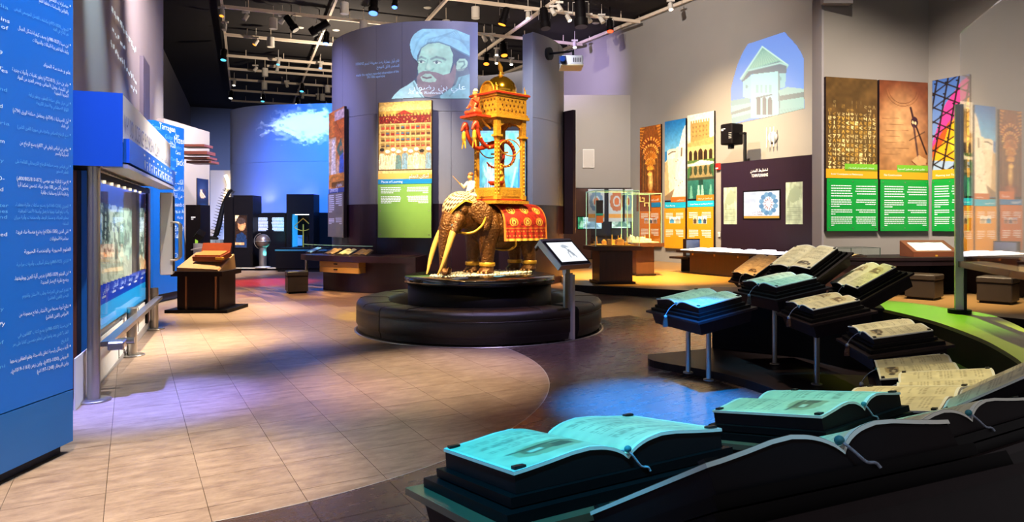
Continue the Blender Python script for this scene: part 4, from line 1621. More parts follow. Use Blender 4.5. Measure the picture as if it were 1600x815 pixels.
hb_ = thing('handle_box', 'brushed grey viewing box with two arched steel handles at the far end of the rail', 'box', AB(11.42, -1.08), rzA)
MB().bbox((0, .0, 1.43), (.30, .17, 1.22), .012).build('box_body', m_alu, hb_)
MB().box((0, -.088, 1.43), (.24, .012, 1.12)).build('dark_face', m_black, hb_)
for x in (-.17, .12):
    pts = [(x, -.06, 1.60), (x, -.12, 1.60)] + [(x, -.12 - .06 * math.sin(k * PI / 8), 1.60 - .06 * (1 - math.cos(k * PI / 8))) for k in range(1, 5)]
    pts += [(x, -.18, 1.10)] + [(x, -.12 - .06 * math.cos(k * PI / 8), 1.10 - .06 * math.sin(k * PI / 8)) for k in range(1, 5)] + [(x, -.06, 1.04)]
    MB().tube(pts, .016, 10).build('handle', m_steel, hb_)

# projector light drawn as glowing strokes of writing on the left wall above the canopy
pj = MB()
for x0, y0, x1, y1, h_, n in ((174, 16, 213.6, 86, .22, 9), (175, 47, 196, 80, .14, 5), (173, 72, 213.6, 133, .17, 12), (204, 136, 215, 150, .14, 3)):
    r = random.Random(int(y0))
    for k in range(n):
        u0, u1 = (k + .1) / n, (k + r.uniform(.7, 1.0)) / n
        for i in range(2):
            ua, ub = u0 + (u1 - u0) * i / 2, u0 + (u1 - u0) * (i + .8) / 2
            a = on_plane(x0 + (x1 - x0) * ua, y0 + (y1 - y0) * ua, B_, -2.19)
            b = on_plane(x0 + (x1 - x0) * ub, y0 + (y1 - y0) * ub, B_, -2.19)
            hh = h_ * r.uniform(.5, 1.0)
            dz = r.uniform(-.03, .05)
            pj.add([(a.x, a.y, a.z + dz), (b.x, b.y, b.z + dz), (b.x, b.y, b.z + dz + hh * .55), (a.x, a.y, a.z + dz + hh * .55)], [(0, 1, 2, 3)])
tag(pj.build('projected_writing', m_pwhite, kind='stuff'), 'slanting lines of writing projected in light on the left grey wall', 'projection')
ws = thing('wall_strip', 'narrow dark grey upright box on the left wall above the canopy', 'panel', AB(17.9, -2.17), rzA)
MB().box((0, 0, 4.6), (1.1, .10, 1.5)).build('casing', M('slate_paint', '4a4658', .5), ws)

# ------------------------------------------------------------------ desk with the open wooden chest, left aisle
Yd = 12.05
dk = thing('display_desk', 'dark display desk in the left aisle beside the long exhibit', 'desk', G(307, 489))
dx = dk.location.x
wpx = Yd / F
MB().box((.0, .45, .03), (66 * wpx + .36, .95, .055)).build('plinth', m_black, dk)
MB().box((0, .42, .34), (66 * wpx, .70, .62)).build('cabinet', m_dark, dk)
for x in (-.24, .285):
    MB().box((x + .03, .06, .34), (.03, .02, .6)).build('edge_strip', M('warm_edge', '8a5a3a', .4), dk)
MB().box((0, .42, .69), (80 * wpx, .86, .085)).build('desk_top', m_dark, dk)
mb = MB()
mb.add([(-.37, .05, .733), (.37, .05, .733), (.37, .8, .733), (-.37, .8, .733), (-.37, .05, .80), (.34, .05, .765), (.34, .8, 1.0), (-.37, .8, 1.04)], [(3, 2, 1, 0), (4, 5, 6, 7), (0, 1, 5, 4), (2, 3, 7, 6), (0, 4, 7, 3), (1, 2, 6, 5)])
mb.build('sloped_top', M('tan_wood', '9a744a', .45, var=.15, scale=4), dk)
ch = thing('wooden_chest', 'open red-brown and gilt wooden chest on the sloped desk in the left aisle', 'chest', dk.location + Vector((.10, .40, .93)), -.12)
MB().box((0, 0, .05), (.56, .34, .09), rx=.25).build('chest_body', M('red_chest_wood', '6e2c18', .35, var=.3, scale=9), ch)
MB().box((0, -.02, .1), (.48, .27, .03), rx=.25).build('inner_tray', M('amber_tray', 'b0672c', .4, var=.3, scale=14), ch)
MB().box((-.01, .17, .19), (.56, .03, .20), rx=-.35).build('lid', M('red_chest_lid', '8a3c1e', .35, var=.3, scale=9), ch)
MB().box((.24, -.16, .02), (.14, .06, .04), rx=.2).build('brass_corner', m_gold, ch)

# ------------------------------------------------------------------ back left: cases against the blue curved wall
sp = thing('step_platform', 'low dark step with pale edge below the blue curved wall', 'platform', (-8.0, 22.6, 0))
MB().box((0, .75, .05), (2.6, 1.5, .09)).build('step_body', m_black, sp)
MB().box((0, -.012, .085), (2.6, .03, .03)).build('step_edge', M('pale_edge', 'c9b9a0', .5), sp)


def at_y(px0, px1, py0, py1, Y):
    a, b = P(px0, py1, Y), P(px1, py0, Y)
    return a.x, b.x, a.z, b.z


x0, x1, z0, z1 = at_y(350, 363.5, 307.6, 420, 22.9)
t = thing('case_pillar', 'narrow black case pillar at the left end of the blue curved wall', 'case', (x0, 22.9, 0))
MB().box(((x1 - x0) / 2, .3, z1 / 2), (x1 - x0, .6, z1)).build('pillar_body', m_black, t)
MB().box((-.012, .2, .9), (.02, .25, 1.6)).build('edge_light', M('edge_light', '3aa0d8', .4, emit=.8), t)
x0, x1, z0, z1 = at_y(364.5, 395, 305, 419, 23.0)
t = thing('case_pillar', 'wide black case pillar with window showing a dim portrait, beside the globe', 'case', (x0, 23.0, .1))
w_ = x1 - x0
MB().box((w_ / 2, .4, (z1 - .1) / 2), (w_, .8, z1 - .1)).build('pillar_body', m_black, t)
fx0, fx1, fz0, fz1 = at_y(367.6, 386, 336, 386.6, 23.0)
c = Cv(24, 54, 0, 18, 0, 50, '2a1a12')
c.ell(10, 15, 6, 9, 'b4784a'); c.ell(9, 9, 7, 5, '3a2c26'); c.poly([(0, 50), (2, 30), (10, 26), (17, 32), (18, 50)], '1a2a44'); c.rect(0, 42, 14, 46, 'b88a5a'); c.poly([(0, 10), (6, 0), (0, 0)], 'd8b080')
c.noise(.5, .5, .3, 4)
c.mesh('picture', lambda x, y: (fx0 - x0 + x / 18 * (fx1 - fx0), -.006, fz1 - .1 - y / 50 * (fz1 - fz0)), m_screen_dim, t)
fr_ = MB()
for a, b, cc, d in ((fx0 - .02, fx1 + .02, fz0 - .02, fz0), (fx0 - .02, fx1 + .02, fz1, fz1 + .02), (fx0 - .02, fx0, fz0, fz1), (fx1, fx1 + .02, fz0, fz1)):
    fr_.box(((a + b) / 2 - x0, -.006, (cc + d) / 2 - .1), (b - a, .02, d - cc))
fr_.build('window_frame', m_blackm, t)
x0, x1, z0, z1 = at_y(395.5, 447, 334, 419, 23.5)
t = thing('text_wall', 'low black wall with two columns of white text behind the globe', 'panel', (x0, 23.5, .1))
MB().box(((x1 - x0) / 2, .15, (z1 - .1) / 2), (x1 - x0, .3, z1 - .1)).build('panel_body', m_black, t)
lw = MB()
zz = EZ + (HY - 338) / F * 23.5 - .1
bars(lw, loc_place(-.004), .16, .52, zz - .06, 12, .04, .022, 'R', .8, 3)
bars(lw, loc_place(-.004), .63, 1.06, zz - .06, 12, .04, .022, 'L', .8, 4)
lw.build('body_print', m_letter_w, t, kind='stuff')
x0, x1, z0, z1 = at_y(447.5, 490, 303, 395, 23.2)
t = thing('display_case', 'tall black case with a lit glass window holding a brass quadrant', 'case', (x0, 23.2, .1))
w_ = x1 - x0
fx0, fx1, fz0, fz1 = [v - k for v, k in zip(at_y(455, 483, 334, 386, 23.2), (x0, x0, .1, .1))]
H_ = z1 - .1
for c0, d0 in (((fx0 / 2, .35, H_ / 2), (fx0, .7, H_)), (((fx1 + w_) / 2, .35, H_ / 2), (w_ - fx1, .7, H_)), (((fx0 + fx1) / 2, .35, fz0 / 2), (fx1 - fx0, .7, fz0)),
               (((fx0 + fx1) / 2, .35, (fz1 + H_) / 2), (fx1 - fx0, .7, H_ - fz1)), (((fx0 + fx1) / 2, .67, (fz0 + fz1) / 2), (fx1 - fx0, .06, fz1 - fz0))):
    MB().box(c0, d0).build('case_body', m_black, t)
MB().box((fx0 + .02, .35, (fz0 + fz1) / 2), (.02, .5, fz1 - fz0 - .02)).build('side_light', M('case_light_blue', '2a90d0', .5, emit=.9), t)
MB().box(((fx0 + fx1) / 2, .3, fz1 - .02), (fx1 - fx0 - .1, .1, .025)).build('top_light', M('case_light_white', 'e8f4ff', .5, emit=2.5), t)
MB().box((fx0 + .16, .45, fz0 + .22), (.16, .015, .36)).build('caption_card', M('caption_card', '6a9ac0', .5), t)
MB().box(((fx0 + fx1) / 2, .01, (fz0 + fz1) / 2), (fx1 - fx0, .008, fz1 - fz0)).build('glass_pane', m_pane, t)
q = thing('brass_quadrant', 'brass quadrant instrument on a thin stand inside the lit black case', 'instrument', Vector((x0 + (fx0 + fx1) / 2 + .03, 23.45, .1 + fz0)))
MB().cyl((0, 0, .0), (0, 0, .78), .022, n=10).build('stand', m_gold, q)
mb = MB()
ap = Vector((0, -.02, .98))
arc = [ap + Vector((math.sin(k) * .42, 0, -math.cos(k) * .42)) for k in np.linspace(-.85, .85, 14)]
mb.tube([ap] + arc + [ap], .014, 6)
mb.build('quadrant_frame', m_gold, q)
x0, x1, z0, z1 = at_y(431, 471, 388.5, 430, 21.9)
t = thing('bench_case', 'long black bench case with a pale blue lit top edge, before the quadrant case', 'case', (x0, 21.9, 0))
MB().box(((x1 - x0) / 2 + .4, .45, .44), (x1 - x0 + .8, .9, z1 - .1 + .0)).build('bench_body', m_black, t)
MB().box(((x1 - x0) / 2 + .4, .45, .05), (x1 - x0 + .7, .8, .09)).build('plinth', m_blackm, t)
MB().box(((x1 - x0) / 2 + .4, .45, z1 - .045), (x1 - x0 + .84, .94, .05)).build('bench_top', M('teal_top', '2f6a78', .3), t)
gb = thing('globe_stand', 'bronze globe resting on a steel cylinder before the blue curved wall', 'globe', Vector((P(410.8, 400, 22.7).x, 22.7, .1)))
MB().cyl((0, 0, 0), (0, 0, .66), .12, n=24).build('cylinder', m_steel, gb)
MB().lathe([(.24, -.005), (.26, .02), (.13, .04)], (0, 0, 0), 24).build('foot', m_alu, gb)
mb = MB().ell((0, 0, .87), .235, 28, 18)
mb.build('globe', M('bronze_globe', '6a5a50', .35, metal=.6, var=.5, scale=9), gb)
MB().lathe([(.245, .64), (.252, .65), (.252, .66), (.245, .67)], (0, 0, .215), 28).build('horizon_ring', m_steel, gb)
MB().tube([Vector((-.04, 0, .87)) + Vector((math.cos(k) * .25, 0, math.sin(k) * .26)) for k in np.linspace(1.7, 4.4, 14)], .016, 6).build('meridian_arc', m_steel, gb)

# far left corner: cabinet, poster, cube on a drum, white panel, skeleton, hanging boards
t = thing('cabinet', 'black cabinet with small grey label standing below the hanging wooden boards', 'cabinet', (P(290, 350, 18.5).x, 18.5, 0))
MB().box((.2, .3, 1.035), (.40, .6, 2.07)).build('cabinet_body', m_black, t)
mb = MB()
bars(mb, loc_place(-.004), .15, .27, 1.72, 2, .05, .03, seed=2)
mb.build('label', m_letter_w, t)
MB().box((.30, -.008, 1.08), (.07, .012, .40)).build('green_label', M('lime_label', '8ac43a', .5, emit=.25), t)
xw = -9.3
fr = (Vector((xw, 21.4, EZ - (396 - HY) / F * 20.6)), -PI / 2 + .0, 1.0, 2.28)
nX = Vector((1, 0))
fr = face(308, 325.5, 278, 398, Vector((xw, 20)), nX)
poster('information_board', 'dark blue planet board with yellow band on the grey free-standing wall', fr, pt_planet, .50, [(.44, .50, 0, 1, 'e0a82a')], M('sky_plate', '3a9ac4', .4),
       body=[(.1, .9, .40, 6, .03, .014, 'R', .5), (.1, .9, .18, 4, .03, .014, 'R', .5)], nx=24, ny=40, th=.04)
cb = thing('cube_exhibit', 'tilted dark cube with ring on a grey drum stand by the green label', 'exhibit', (P(312, 390, 17.8).x, 17.8, 0))
MB().cyl((0, 0, 0), (0, 0, 1.05), .15, n=20).build('drum_stand', m_alu, cb)
mb = MB().box((0, 0, 0), (.20, .20, .20))
R_ = Matrix.Rotation(.6, 3, 'X') @ Matrix.Rotation(.7, 3, 'Y')
mb.v = [tuple(R_ @ Vector(p) + Vector((0, 0, 1.26))) for p in mb.v]
mb.build('cube', m_blackm, cb)
MB().tube([(.2 * math.cos(a), .2 * math.sin(a), .92 + .04 * math.cos(a)) for a in np.linspace(0, 2 * PI, 24)], .012, 6).build('ring', m_white, cb)
wp_ = thing('backdrop_board', 'tall white board behind the dinosaur skeleton', 'board', (P(345, 390, 26.5).x, 26.5, 0))
x0, x1, z0, z1 = at_y(331, 358.5, 266, 400, 26.5)
MB().box((0, 0, z1 / 2), (x1 - x0 + .1, .08, z1)).build('panel_body', M('lit_white_panel', 'cfd0d8', .5, emit=.12), wp_)
MB().tube([P(354 + 3.5 * math.sin(k * 1.1), 350 - k * 8.5, 26.3) - Vector(wp_.location) for k in range(0, 10)], .07, 6).build('light_tube', M('warm_light_tube', 'ffe0b0', .5, emit=3), wp_)
sk = thing('dinosaur_skeleton', 'dark spiny dinosaur neck skeleton rising in front of the white panel', 'skeleton', P(338, 395, 24.6))
spn = [P(x, y, 24.6) - Vector(sk.location) for x, y in ((334, 371), (338, 366), (342, 352), (345, 338), (348, 324), (352, 312), (358, 300), (362, 296))]
mb = MB()
mb.tube(spn, [.05, .09, .1, .09, .08, .07, .06, .04], 8)
mb.build('spine', m_blackm, sk)
mb = MB()
for i in range(1, 7):
    for k in range(3):
        p = spn[i].lerp(spn[min(i + 1, 7)], k / 3)
        mb.cyl(p, p + Vector((-.24, 0, .08)), .022, .006, 6)
        mb.cyl(p, p + Vector((.16, 0, -.05)), .02, .006, 6)
mb.build('spike', m_blackm, sk, kind='stuff')
MB().ell(spn[0] + Vector((-.06, 0, -.03)), (.24, .1, .09), 14, 8).build('skull', m_blackm, sk)
cy = MB()
for x in (334, 342, 350):
    p = P(x, 398, 24.6) - Vector(sk.location)
    cy.cyl((p.x, p.y, -sk.location.z), (p.x, p.y, P(x, 374, 24.6).z - sk.location.z), .13, n=14)
cy.build('glass_support', M('pale_blue_column', 'a8c0d4', .2, metal=.2), sk)
for i, (xa, xb, ya, yb) in enumerate(((287, 326, 226.5, 230.5), (288, 330, 237, 242.5), (293, 333, 246, 249.5), (298, 336, 252, 256))):
    Yb = 18.0 + .12 * i
    a, b = P(xa, ya, Yb), P(xb, yb, Yb)
    o = MB().box(((a.x + b.x) / 2, Yb, (a.z + b.z) / 2), (b.x - a.x, .5, (a.z - b.z) * .9)).build('hanging_board', M('red_brown_board', '6a3a30', .45, var=.2, scale=4, stretch=(1, 6, 6)))
    tag(o, ['uppermost', 'second highest', 'third highest', 'lowest'][i] + ' of the four wooden boards hung over the black cabinet', 'board', 'hanging wooden boards')

# ------------------------------------------------------------------ curved table round the drum, with drawers and small glass cover
tb = thing('curved_table', 'curved plum wood table hugging the round drum, with two amber drawers', 'table', (-4.0, 16.2, 0))


def ringpoly(a0, a1, r0, r1, n=24, c=HEAD):
    o = [(c.x + r1 * math.cos(a0 + (a1 - a0) * i / n), c.y + r1 * math.sin(a0 + (a1 - a0) * i / n)) for i in range(n + 1)]
    return o + [(c.x + r0 * math.cos(a1 + (a0 - a1) * i / n), c.y + r0 * math.sin(a1 + (a0 - a1) * i / n)) for i in range(n + 1)]


def gang(px, r):
    return cyl_ang(px, r)


RT = 4.35
aL, aR = gang(470, RT), gang(640, RT)
aL = aL if aL < 0 else aL - 2 * PI
MB().prism(ringpoly(aL, aR, DR + .01, RT), .71, .84).build('table_top', m_plum, tb, world=True)
MB().prism(ringpoly(gang(505, RT - .35), aR, DR + .01, RT - .35), .002, .71).build('table_base', m_plum, tb, world=True)
MB().prism(ringpoly(aR - .02, aR + .03, DR + .01, RT), .002, .84).build('end_panel', m_plum, tb, world=True)
aD0, aD1 = gang(500.5, RT - .10), gang(561, RT - .10)
for k, (z0, z1) in enumerate(((.585, .70), (.455, .58))):
    d = MB().prism(ringpoly(aD0, aD1, RT - .6, RT - .08, 12), z0, z1).build('drawer', m_amber_wood, tb, world=True)
    am = (aD0 + aD1) / 2 - .01
    hx = HEAD + Vector((math.cos(am), math.sin(am))) * (RT - .07)
    MB().box((hx.x - tb.location.x, hx.y - tb.location.y, (z0 + z1) / 2 + .01), (.10, .03, .022), rz=am + PI / 2).build('handle', m_black, d)
lg = HEAD + Vector((math.cos(aL + .02), math.sin(aL + .02))) * (RT - .1)
MB().cyl((lg.x, lg.y, .0), (lg.x, lg.y, .71), .035, n=14).build('leg', m_steel, tb, world=True)
gc = thing('glass_cover', 'low glass cover over the open books on the curved table', 'case', tb.location + Vector((0, 0, .84)))
aC0, aC1 = gang(475, RT - .25), gang(582, RT - .25)
aC0 = aC0 if aC0 < 0 else aC0 - 2 * PI
pts = ringpoly(aC0, aC1, RT - .26, RT - .25, 10)
MB().prism(ringpoly(aC0, aC1, RT - .26, RT - .25, 12), .842, 1.06).build('front_pane', m_pane, gc, world=True)
MB().prism(ringpoly(aC1 - .003, aC1, RT - .75, RT - .26, 2), .842, 1.06).build('end_pane', m_pane, gc, world=True)
MB().prism(ringpoly(aC0, aC0 + .003, RT - .75, RT - .26, 2), .842, 1.06).build('end_pane', m_pane, gc, world=True)
MB().prism(ringpoly(aC0, aC1, RT - .262, RT - .248, 12), 1.06, 1.068).build('pane_edge', m_pane_edge, gc, world=True)


def small_book(name, label, px, col, page, open_=True, dark=False):
    a = gang(px, RT - .5)
    p = HEAD + Vector((math.cos(a), math.sin(a))) * (RT - .52)
    t = thing(name, label, 'book', (p.x, p.y, .842), a + PI / 2)
    MB().box((0, 0, .05), (.40, .30, .025), rx=.38).build('cover', M('cover_' + col, col, .5), t)
    if open_:
        for s_ in (-1, 1):
            mb = MB().grid(lambda u, v: (s_ * u * .185, (v - .5) * .27, .068 + .02 * math.sin(u * PI) + (v - .5) * .105), 6, 2)
            mb.build('page', M('page_' + page, page, .6, var=.2, scale=40), t)
    return t


small_book('tablet_book', 'blue-lit tilted panel on a dark block at the left end of the glass cover', 489, '14100f', '6aa0d8')
small_book('open_book', 'brownish open book under the glass cover, second from the left', 519, '4a2a22', 'a07858')
small_book('open_book', 'bright cream open book under the glass cover, in its middle', 541, '5a4028', 'f0d8a0')
small_book('open_book', 'tan open book under the glass cover at its right end', 566, '6a4a2a', 'c89858')


def stool(label, p, s, h, mt, rz):
    t = thing('cube_stool', label, 'stool', p, rz)
    MB().box((0, 0, .02), (s * .84, s * .84, .04)).build('foot_block', m_black, t)
    MB().bbox((0, 0, .04 + (h - .15) / 2), (s * .96, s * .96, h - .16), .012).build('stool_body', mt, t)
    MB().bbox((0, 0, h - .055), (s, s, .11), .02).build('seat', mt, t)
    MB().box((0, 0, h - .115), (s * .985, s * .985, .008)).build('piping', m_black, t)


stool('dark leather cube stool beside the curved table with the amber drawers', G(470, 456) + Vector((-.05, -.15, 0)), .46, .50, m_leather_b, .45)
stool('brown leather cube stool under the long desk, left of the glass screen post', Vector((7.70, 12.75, DZ)), .52, .47, m_leather_b, .72)
stool('brown leather cube stool seen beneath the glass screen at the right edge', Vector((8.62, 12.1, DZ)), .54, .47, m_leather_b, .72)

# ------------------------------------------------------------------ ring bench, plinth, elephant clock
RC = Vector((-.497, 10.54))
bench = thing('ring_bench', 'big black leather ring bench encircling the elephant plinth', 'bench', (RC.x, RC.y, 0))
RO, RI = 1.865, 1.36
prof = [(RI, .05), (RI, .40), (RI + .03, .44), (RI + .08, .455), (RO - .09, .455), (RO - .035, .44), (RO - .005, .40), (RO, .335), (RO - .012, .318), (RO - .002, .30), (RO, .13), (RO - .012, .118), (RO - .02, .10), (RO - .035, .03)]
gaps = [-46.2, -134, -178, -222, -266 + 6, -310 + 8, -400 - .8]
segs = [(-134, -46.3), (-222, -134), (-312, -222), (-400.8, -312)]
for a0, a1 in segs:
    b0, b1 = math.radians(a0 + .25), math.radians(a1 - .25)
    mb = MB().lathe(prof, (0, 0, 0), 44, b0, b1)
    for a in (b0, b1):
        mb.add([(r * math.cos(a), r * math.sin(a), z) for r, z in prof], [tuple(range(len(prof)))])
    o = mb.build('bench_segment', m_leather, bench)
    am = (b0 + b1) / 2
    s_ = MB()
    for k in (-1, 0, 1):
        aa = am + k * (b1 - b0) / 3
        s_.tube([(r * math.cos(aa), r * math.sin(aa), z + .003) for r, z in prof[2:7]], .005, 5)
    s_.tube([((RO - .004) * math.cos(t), (RO - .004) * math.sin(t), .322) for t in np.linspace(b0, b1, 30)], .006, 5)
    s_.build('seam_piping', m_leather, o)
MB().lathe([(RO + .005, .002), (RO + .03, .002), (RO + .03, .012), (RO + .005, .014)], (0, 0, 0), 96).build('floor_trim', m_steel, bench)
MB().lathe([(0, .03), (RI + .03, .03), (RI + .03, .002), (0, .002)], (0, 0, 0), 64).build('inner_floor', m_blackm, bench)

PZ = .79
pl = thing('round_plinth', 'round black two-step plinth under the elephant', 'plinth', (RC.x, RC.y, 0))
MB().lathe([(0, .032), (1.10, .032), (1.10, PZ - .10), (0, PZ - .10)], (0, 0, 0), 72).build('plinth_drum', m_black, pl)
MB().lathe([(0, PZ - .10), (1.145, PZ - .10), (1.155, PZ - .09), (1.155, PZ - .01), (1.145, PZ), (0, PZ)], (0, 0, 0), 72).build('plinth_top', M('gloss_black_top', '12100f', .12, coat=.4), pl)

hx, hy = -.74, -.673
ERZ = math.atan2(hy, hx)
E0 = Vector((-.20, 11.0, PZ))
pb = MB()
r = random.Random(4)
for i in range(900):
    a = r.uniform(0, 2 * PI)
    d = math.sqrt(r.random())
    x, y = .28 + d * math.cos(a) * 1.06, d * math.sin(a) * .42
    q = Vector((E0.x + x * hx + y * .67, E0.y + x * hy - y * .74))
    if (q - RC).length > 1.07:
        continue
    s = r.uniform(.010, .022)
    pb.ell((q.x, q.y, PZ + s * .5), (s, s * r.uniform(.7, 1.2), s * .7), 6, 4)
tag(pb.build('white_pebbles', m_pebble, kind='stuff'), 'bed of white pebbles scattered on the plinth round the elephant feet', 'pebbles')

el = thing('elephant_statue', 'bronze brown elephant statue with long tusks carrying the gilded tower', 'statue', E0, ERZ)
B = []
B += chain([(-.46, 0, .74, (.31, .30, .33)), (-.1, 0, .72, (.33, .33, .35)), (.28, 0, .76, (.30, .29, .33))])
for s in (-1, 1):
    B += chain([(.36, .15 * s, .70, .19), (.40, .17 * s, .45, .135), (.41, .175 * s, .22, .105), (.415, .175 * s, .09, .112)])
    B += [(.43, .175 * s, .055, (.135, .125, .06))]
    B += chain([(-.50, .15 * s, .66, .21), (-.47, .17 * s, .42, .135), (-.50, .175 * s, .22, .105), (-.49, .175 * s, .09, .112)])
    B += [(-.475, .175 * s, .055, (.135, .125, .06))]
    for j in range(4):
        an = -.9 + j * .6
        B += [(.43 + .115 * math.cos(an), .175 * s + .105 * math.sin(an), .03, .026), (-.475 + .115 * math.cos(an), .175 * s + .105 * math.sin(an), .03, .026)]
    B += chain([(.93, .11 * s, .86, .11), (1.00, .14 * s, .76, .075), (1.04, .155 * s, .68, .066)])
    B += [(.86, .165 * s, .99, (.07, .05, .06)), (.74, .10 * s, 1.13, (.12, .10, .10))]
    for j in range(7):
        t = j / 6
        B += [(.71 - .21 * t, (.215 + .135 * t) * s, .99 - .08 * t, (.06, .026, .15 + .05 * math.sin(t * PI)))]
    B += [(.53, .335 * s, .78, (.05, .024, .10)), (.57, .32 * s, .72, (.04, .022, .06))]
B += chain([(.42, 0, .86, .27), (.64, 0, .94, .235), (.80, 0, .98, (.20, .19, .22))])
B += [(.86, 0, .84, (.16, .16, .15)), (.80, 0, 1.09, (.16, .16, .13))]
B += chain([(.97, 0, .94, .145), (1.06, 0, .78, .115), (1.105, 0, .58, .092), (1.12, 0, .38, .075), (1.125, 0, .20, .062), (1.14, .0, .10, .053), (1.13, .05, .055, .047), (1.09, .09, .07, .042), (1.08, .10, .11, .036)])
B += chain([(-.74, 0, .85, .05), (-.82, 0, .7, .03), (-.83, 0, .45, .022), (-.83, 0, .36, .04)])
blob('body', B, .0135, m_hide, el, 3)
for s in (-1, 1):
    pts = [Vector((1.01, .14 * s, .745)), Vector((1.09, .165 * s, .60)), Vector((1.17, .18 * s, .42)), Vector((1.235, .175 * s, .25)), Vector((1.285, .155 * s, .12)), Vector((1.33, .135 * s, .035))]
    pts = [Vector(p) for p in spline([tuple(p) for p in pts], 4)]
    n = len(pts)
    MB().tube(pts, [.056 - .045 * (i / (n - 1)) ** 1.3 for i in range(n)], 12).build('tusk', m_ivory, el)
    MB().tube([pts[0] + Vector((-.01, 0, .02)), pts[0], pts[1]], [.068, .07, .062], 14).build('tusk_ring', M('blue_enamel', '4a86a8', .35, metal=.4, var=.4, scale=30), el)
    MB().ell((.945, .19 * s, .985), (.016, .012, .016), 10, 7).build('eye', m_blackm, el)
    for x in (.41, -.495):
        MB().lathe([(.118, .13), (.126, .14), (.126, .18), (.118, .19)], (x, .175 * s, 0), 20).build('anklet', m_gold, el)
tn = MB()
for s in (-1, 1):
    for x in (.43, -.475):
        for j in range(4):
            an = -.9 + j * .6
            tn.ell((x + .135 * math.cos(an), .175 * s + .125 * math.sin(an), .032), (.018, .018, .022), 8, 6)
tn.build('toenail', M('pale_nail', 'b98a5a', .4), el, kind='stuff')

# red rug over the back
c = Cv(84, 130, 0, 90, -100, 100, '9c2012')
c.noise(.35, .35, .35, 7)
for y0 in (-1, 1):
    for i, x in enumerate((18, 45, 72)):
        for yy in (34, 58):
            c.ell(x, y0 * yy, 8, 8, 'd49a3a'); c.ell(x, y0 * yy, 6, 6, '8a1c10'); c.ell(x, y0 * yy, 3.6, 5, 'e0b860'); c.ell(x, y0 * yy, 1.6, 2.4, '5a100a')
    for k in range(16):
        c.ell(3 + k * 5.6, y0 * 78, 1.5, 2, 'c8742c')
        c.ell(5 + k * 5.6, y0 * 88, 1.2, 1.6, 'd88a3a')
    c.fill((c.y * y0 > 70) & (c.y * y0 < 72), 'c07a2a')
    c.fill((c.y * y0 > 95), 'e6b048')
c.fill((c.x < 3) | (c.x > 87), 'c8742c')


def rug_pt(x, y):
    X = .20 - x / 90 * .94
    s = y / 100
    k = abs(s)
    wob = .012 * math.sin(x * .5) * max(0, k - .5) * 2
    if k < .62:
        t = k / .62 * PI / 2
        ry = .365 - .05 * ((X + .25) / .5) ** 2
        rz = .345 - .03 * ((X + .25) / .5) ** 2
        p = (X, ry * math.sin(t) * (1 if s > 0 else -1), .775 + rz * math.cos(t))
    else:
        ry = .365 - .05 * ((X + .25) / .5) ** 2
        q = (k - .62) / .38
        p = (X, (ry + .012 * q + wob) * (1 if s > 0 else -1), .775 - .26 * q)
    return p


o = c.mesh('rug', rug_pt, print_mat('rug_pile', .8), el)
sd = o.modifiers.new('t', 'SOLIDIFY'); sd.thickness = .012; sd.offset = 1
# chequered head cloth with gold border
c = Cv(110, 60, -150, 150, 0, 1, 'd9c49a')
ck = ((np.floor(c.x / 10.5) + np.floor(c.y * 13)) % 2).astype(bool)
c.fill(ck, '3a2010')
c.fill(c.y > .90, 'd8962a')
c.fill((c.y > .93) & (c.y < .965), '8a4a14')


def cloth_pt(x, y):
    th = math.radians(x)
    k = min(1, abs(x) / 75)
    pm = math.radians(128 * (1 - k) ** 1.3 + 62 * (1 - (1 - k) ** 1.3)) if abs(x) < 75 else math.radians(62 + (abs(x) - 75) * .25)
    p = pm * y
    rx, ry, rz = .305, .235, .29
    return (.785 + rx * math.sin(p) * math.cos(th), ry * math.sin(p) * math.sin(th), .985 + rz * math.cos(p))


o = c.mesh('head_cloth', cloth_pt, print_mat('chequered_cloth', .55), el)
sd = o.modifiers.new('t', 'SOLIDIFY'); sd.thickness = .012; sd.offset = 1
for s in (-1, 1):
    pts = [(.60, .245 * s, 1.12), (.56, .315 * s, .98), (.60, .32 * s, .80), (.70, .26 * s, .68), (.80, .17 * s, .64), (.86, 0, .66)]
    MB().tube([Vector(p) for p in spline(pts, 4)], .02, 8).build('neck_strap', m_gold, el)
    pts = [(-.02, .36 * s, .52), (-.05, .33 * s, .44), (-.06, .18 * s, .375), (-.06, 0, .36)]
    MB().tube([Vector(p) for p in spline(pts, 4)], .018, 8).build('girth_strap', m_gold, el)

# gilded tower on the back
hw = thing('clock_tower', 'gilded domed clock tower with four columns on the elephant back', 'clock', E0 + Vector((0, 0, 0)), ERZ)
HX, HYw = .27, .25
MB().box((0, 0, 1.125), (.70, .64, .05)).build('base_platform', m_gold_orn, hw)
MB().box((0, 0, 1.165), (.62, .56, .03)).build('base_step', m_red, hw)
for sx in (-1, 1):
    for sy in (-1, 1):
        x, y = sx * HX, sy * HYw
        cl = MB().box((x, y, 1.66), (.062, .062, .98)).build('column', m_gold_orn, hw)
        MB().box((x, y, 1.20), (.085, .085, .06)).build('column_base', m_gold, cl)
        mb = MB()
        mb.box((x, y, 2.165), (.13, .13, .03))
        mb.box((x, y, 2.13), (.095, .095, .05), taper=.7)
        mb.build('capital', m_gold, cl)
        MB().box((x, y, 2.31), (.085, .085, .27)).build('upper_post', m_gold_orn, hw)
        st = MB()
        for k in range(14):
            for dx_, dy_ in ((sx * .033, 0), (0, sy * .033)):
                st.ell((x + dx_, y + dy_, 1.26 + k * .06), (.013, .013, .017), 6, 4)
        st.build('column_ornament', m_gold, cl, kind='stuff')


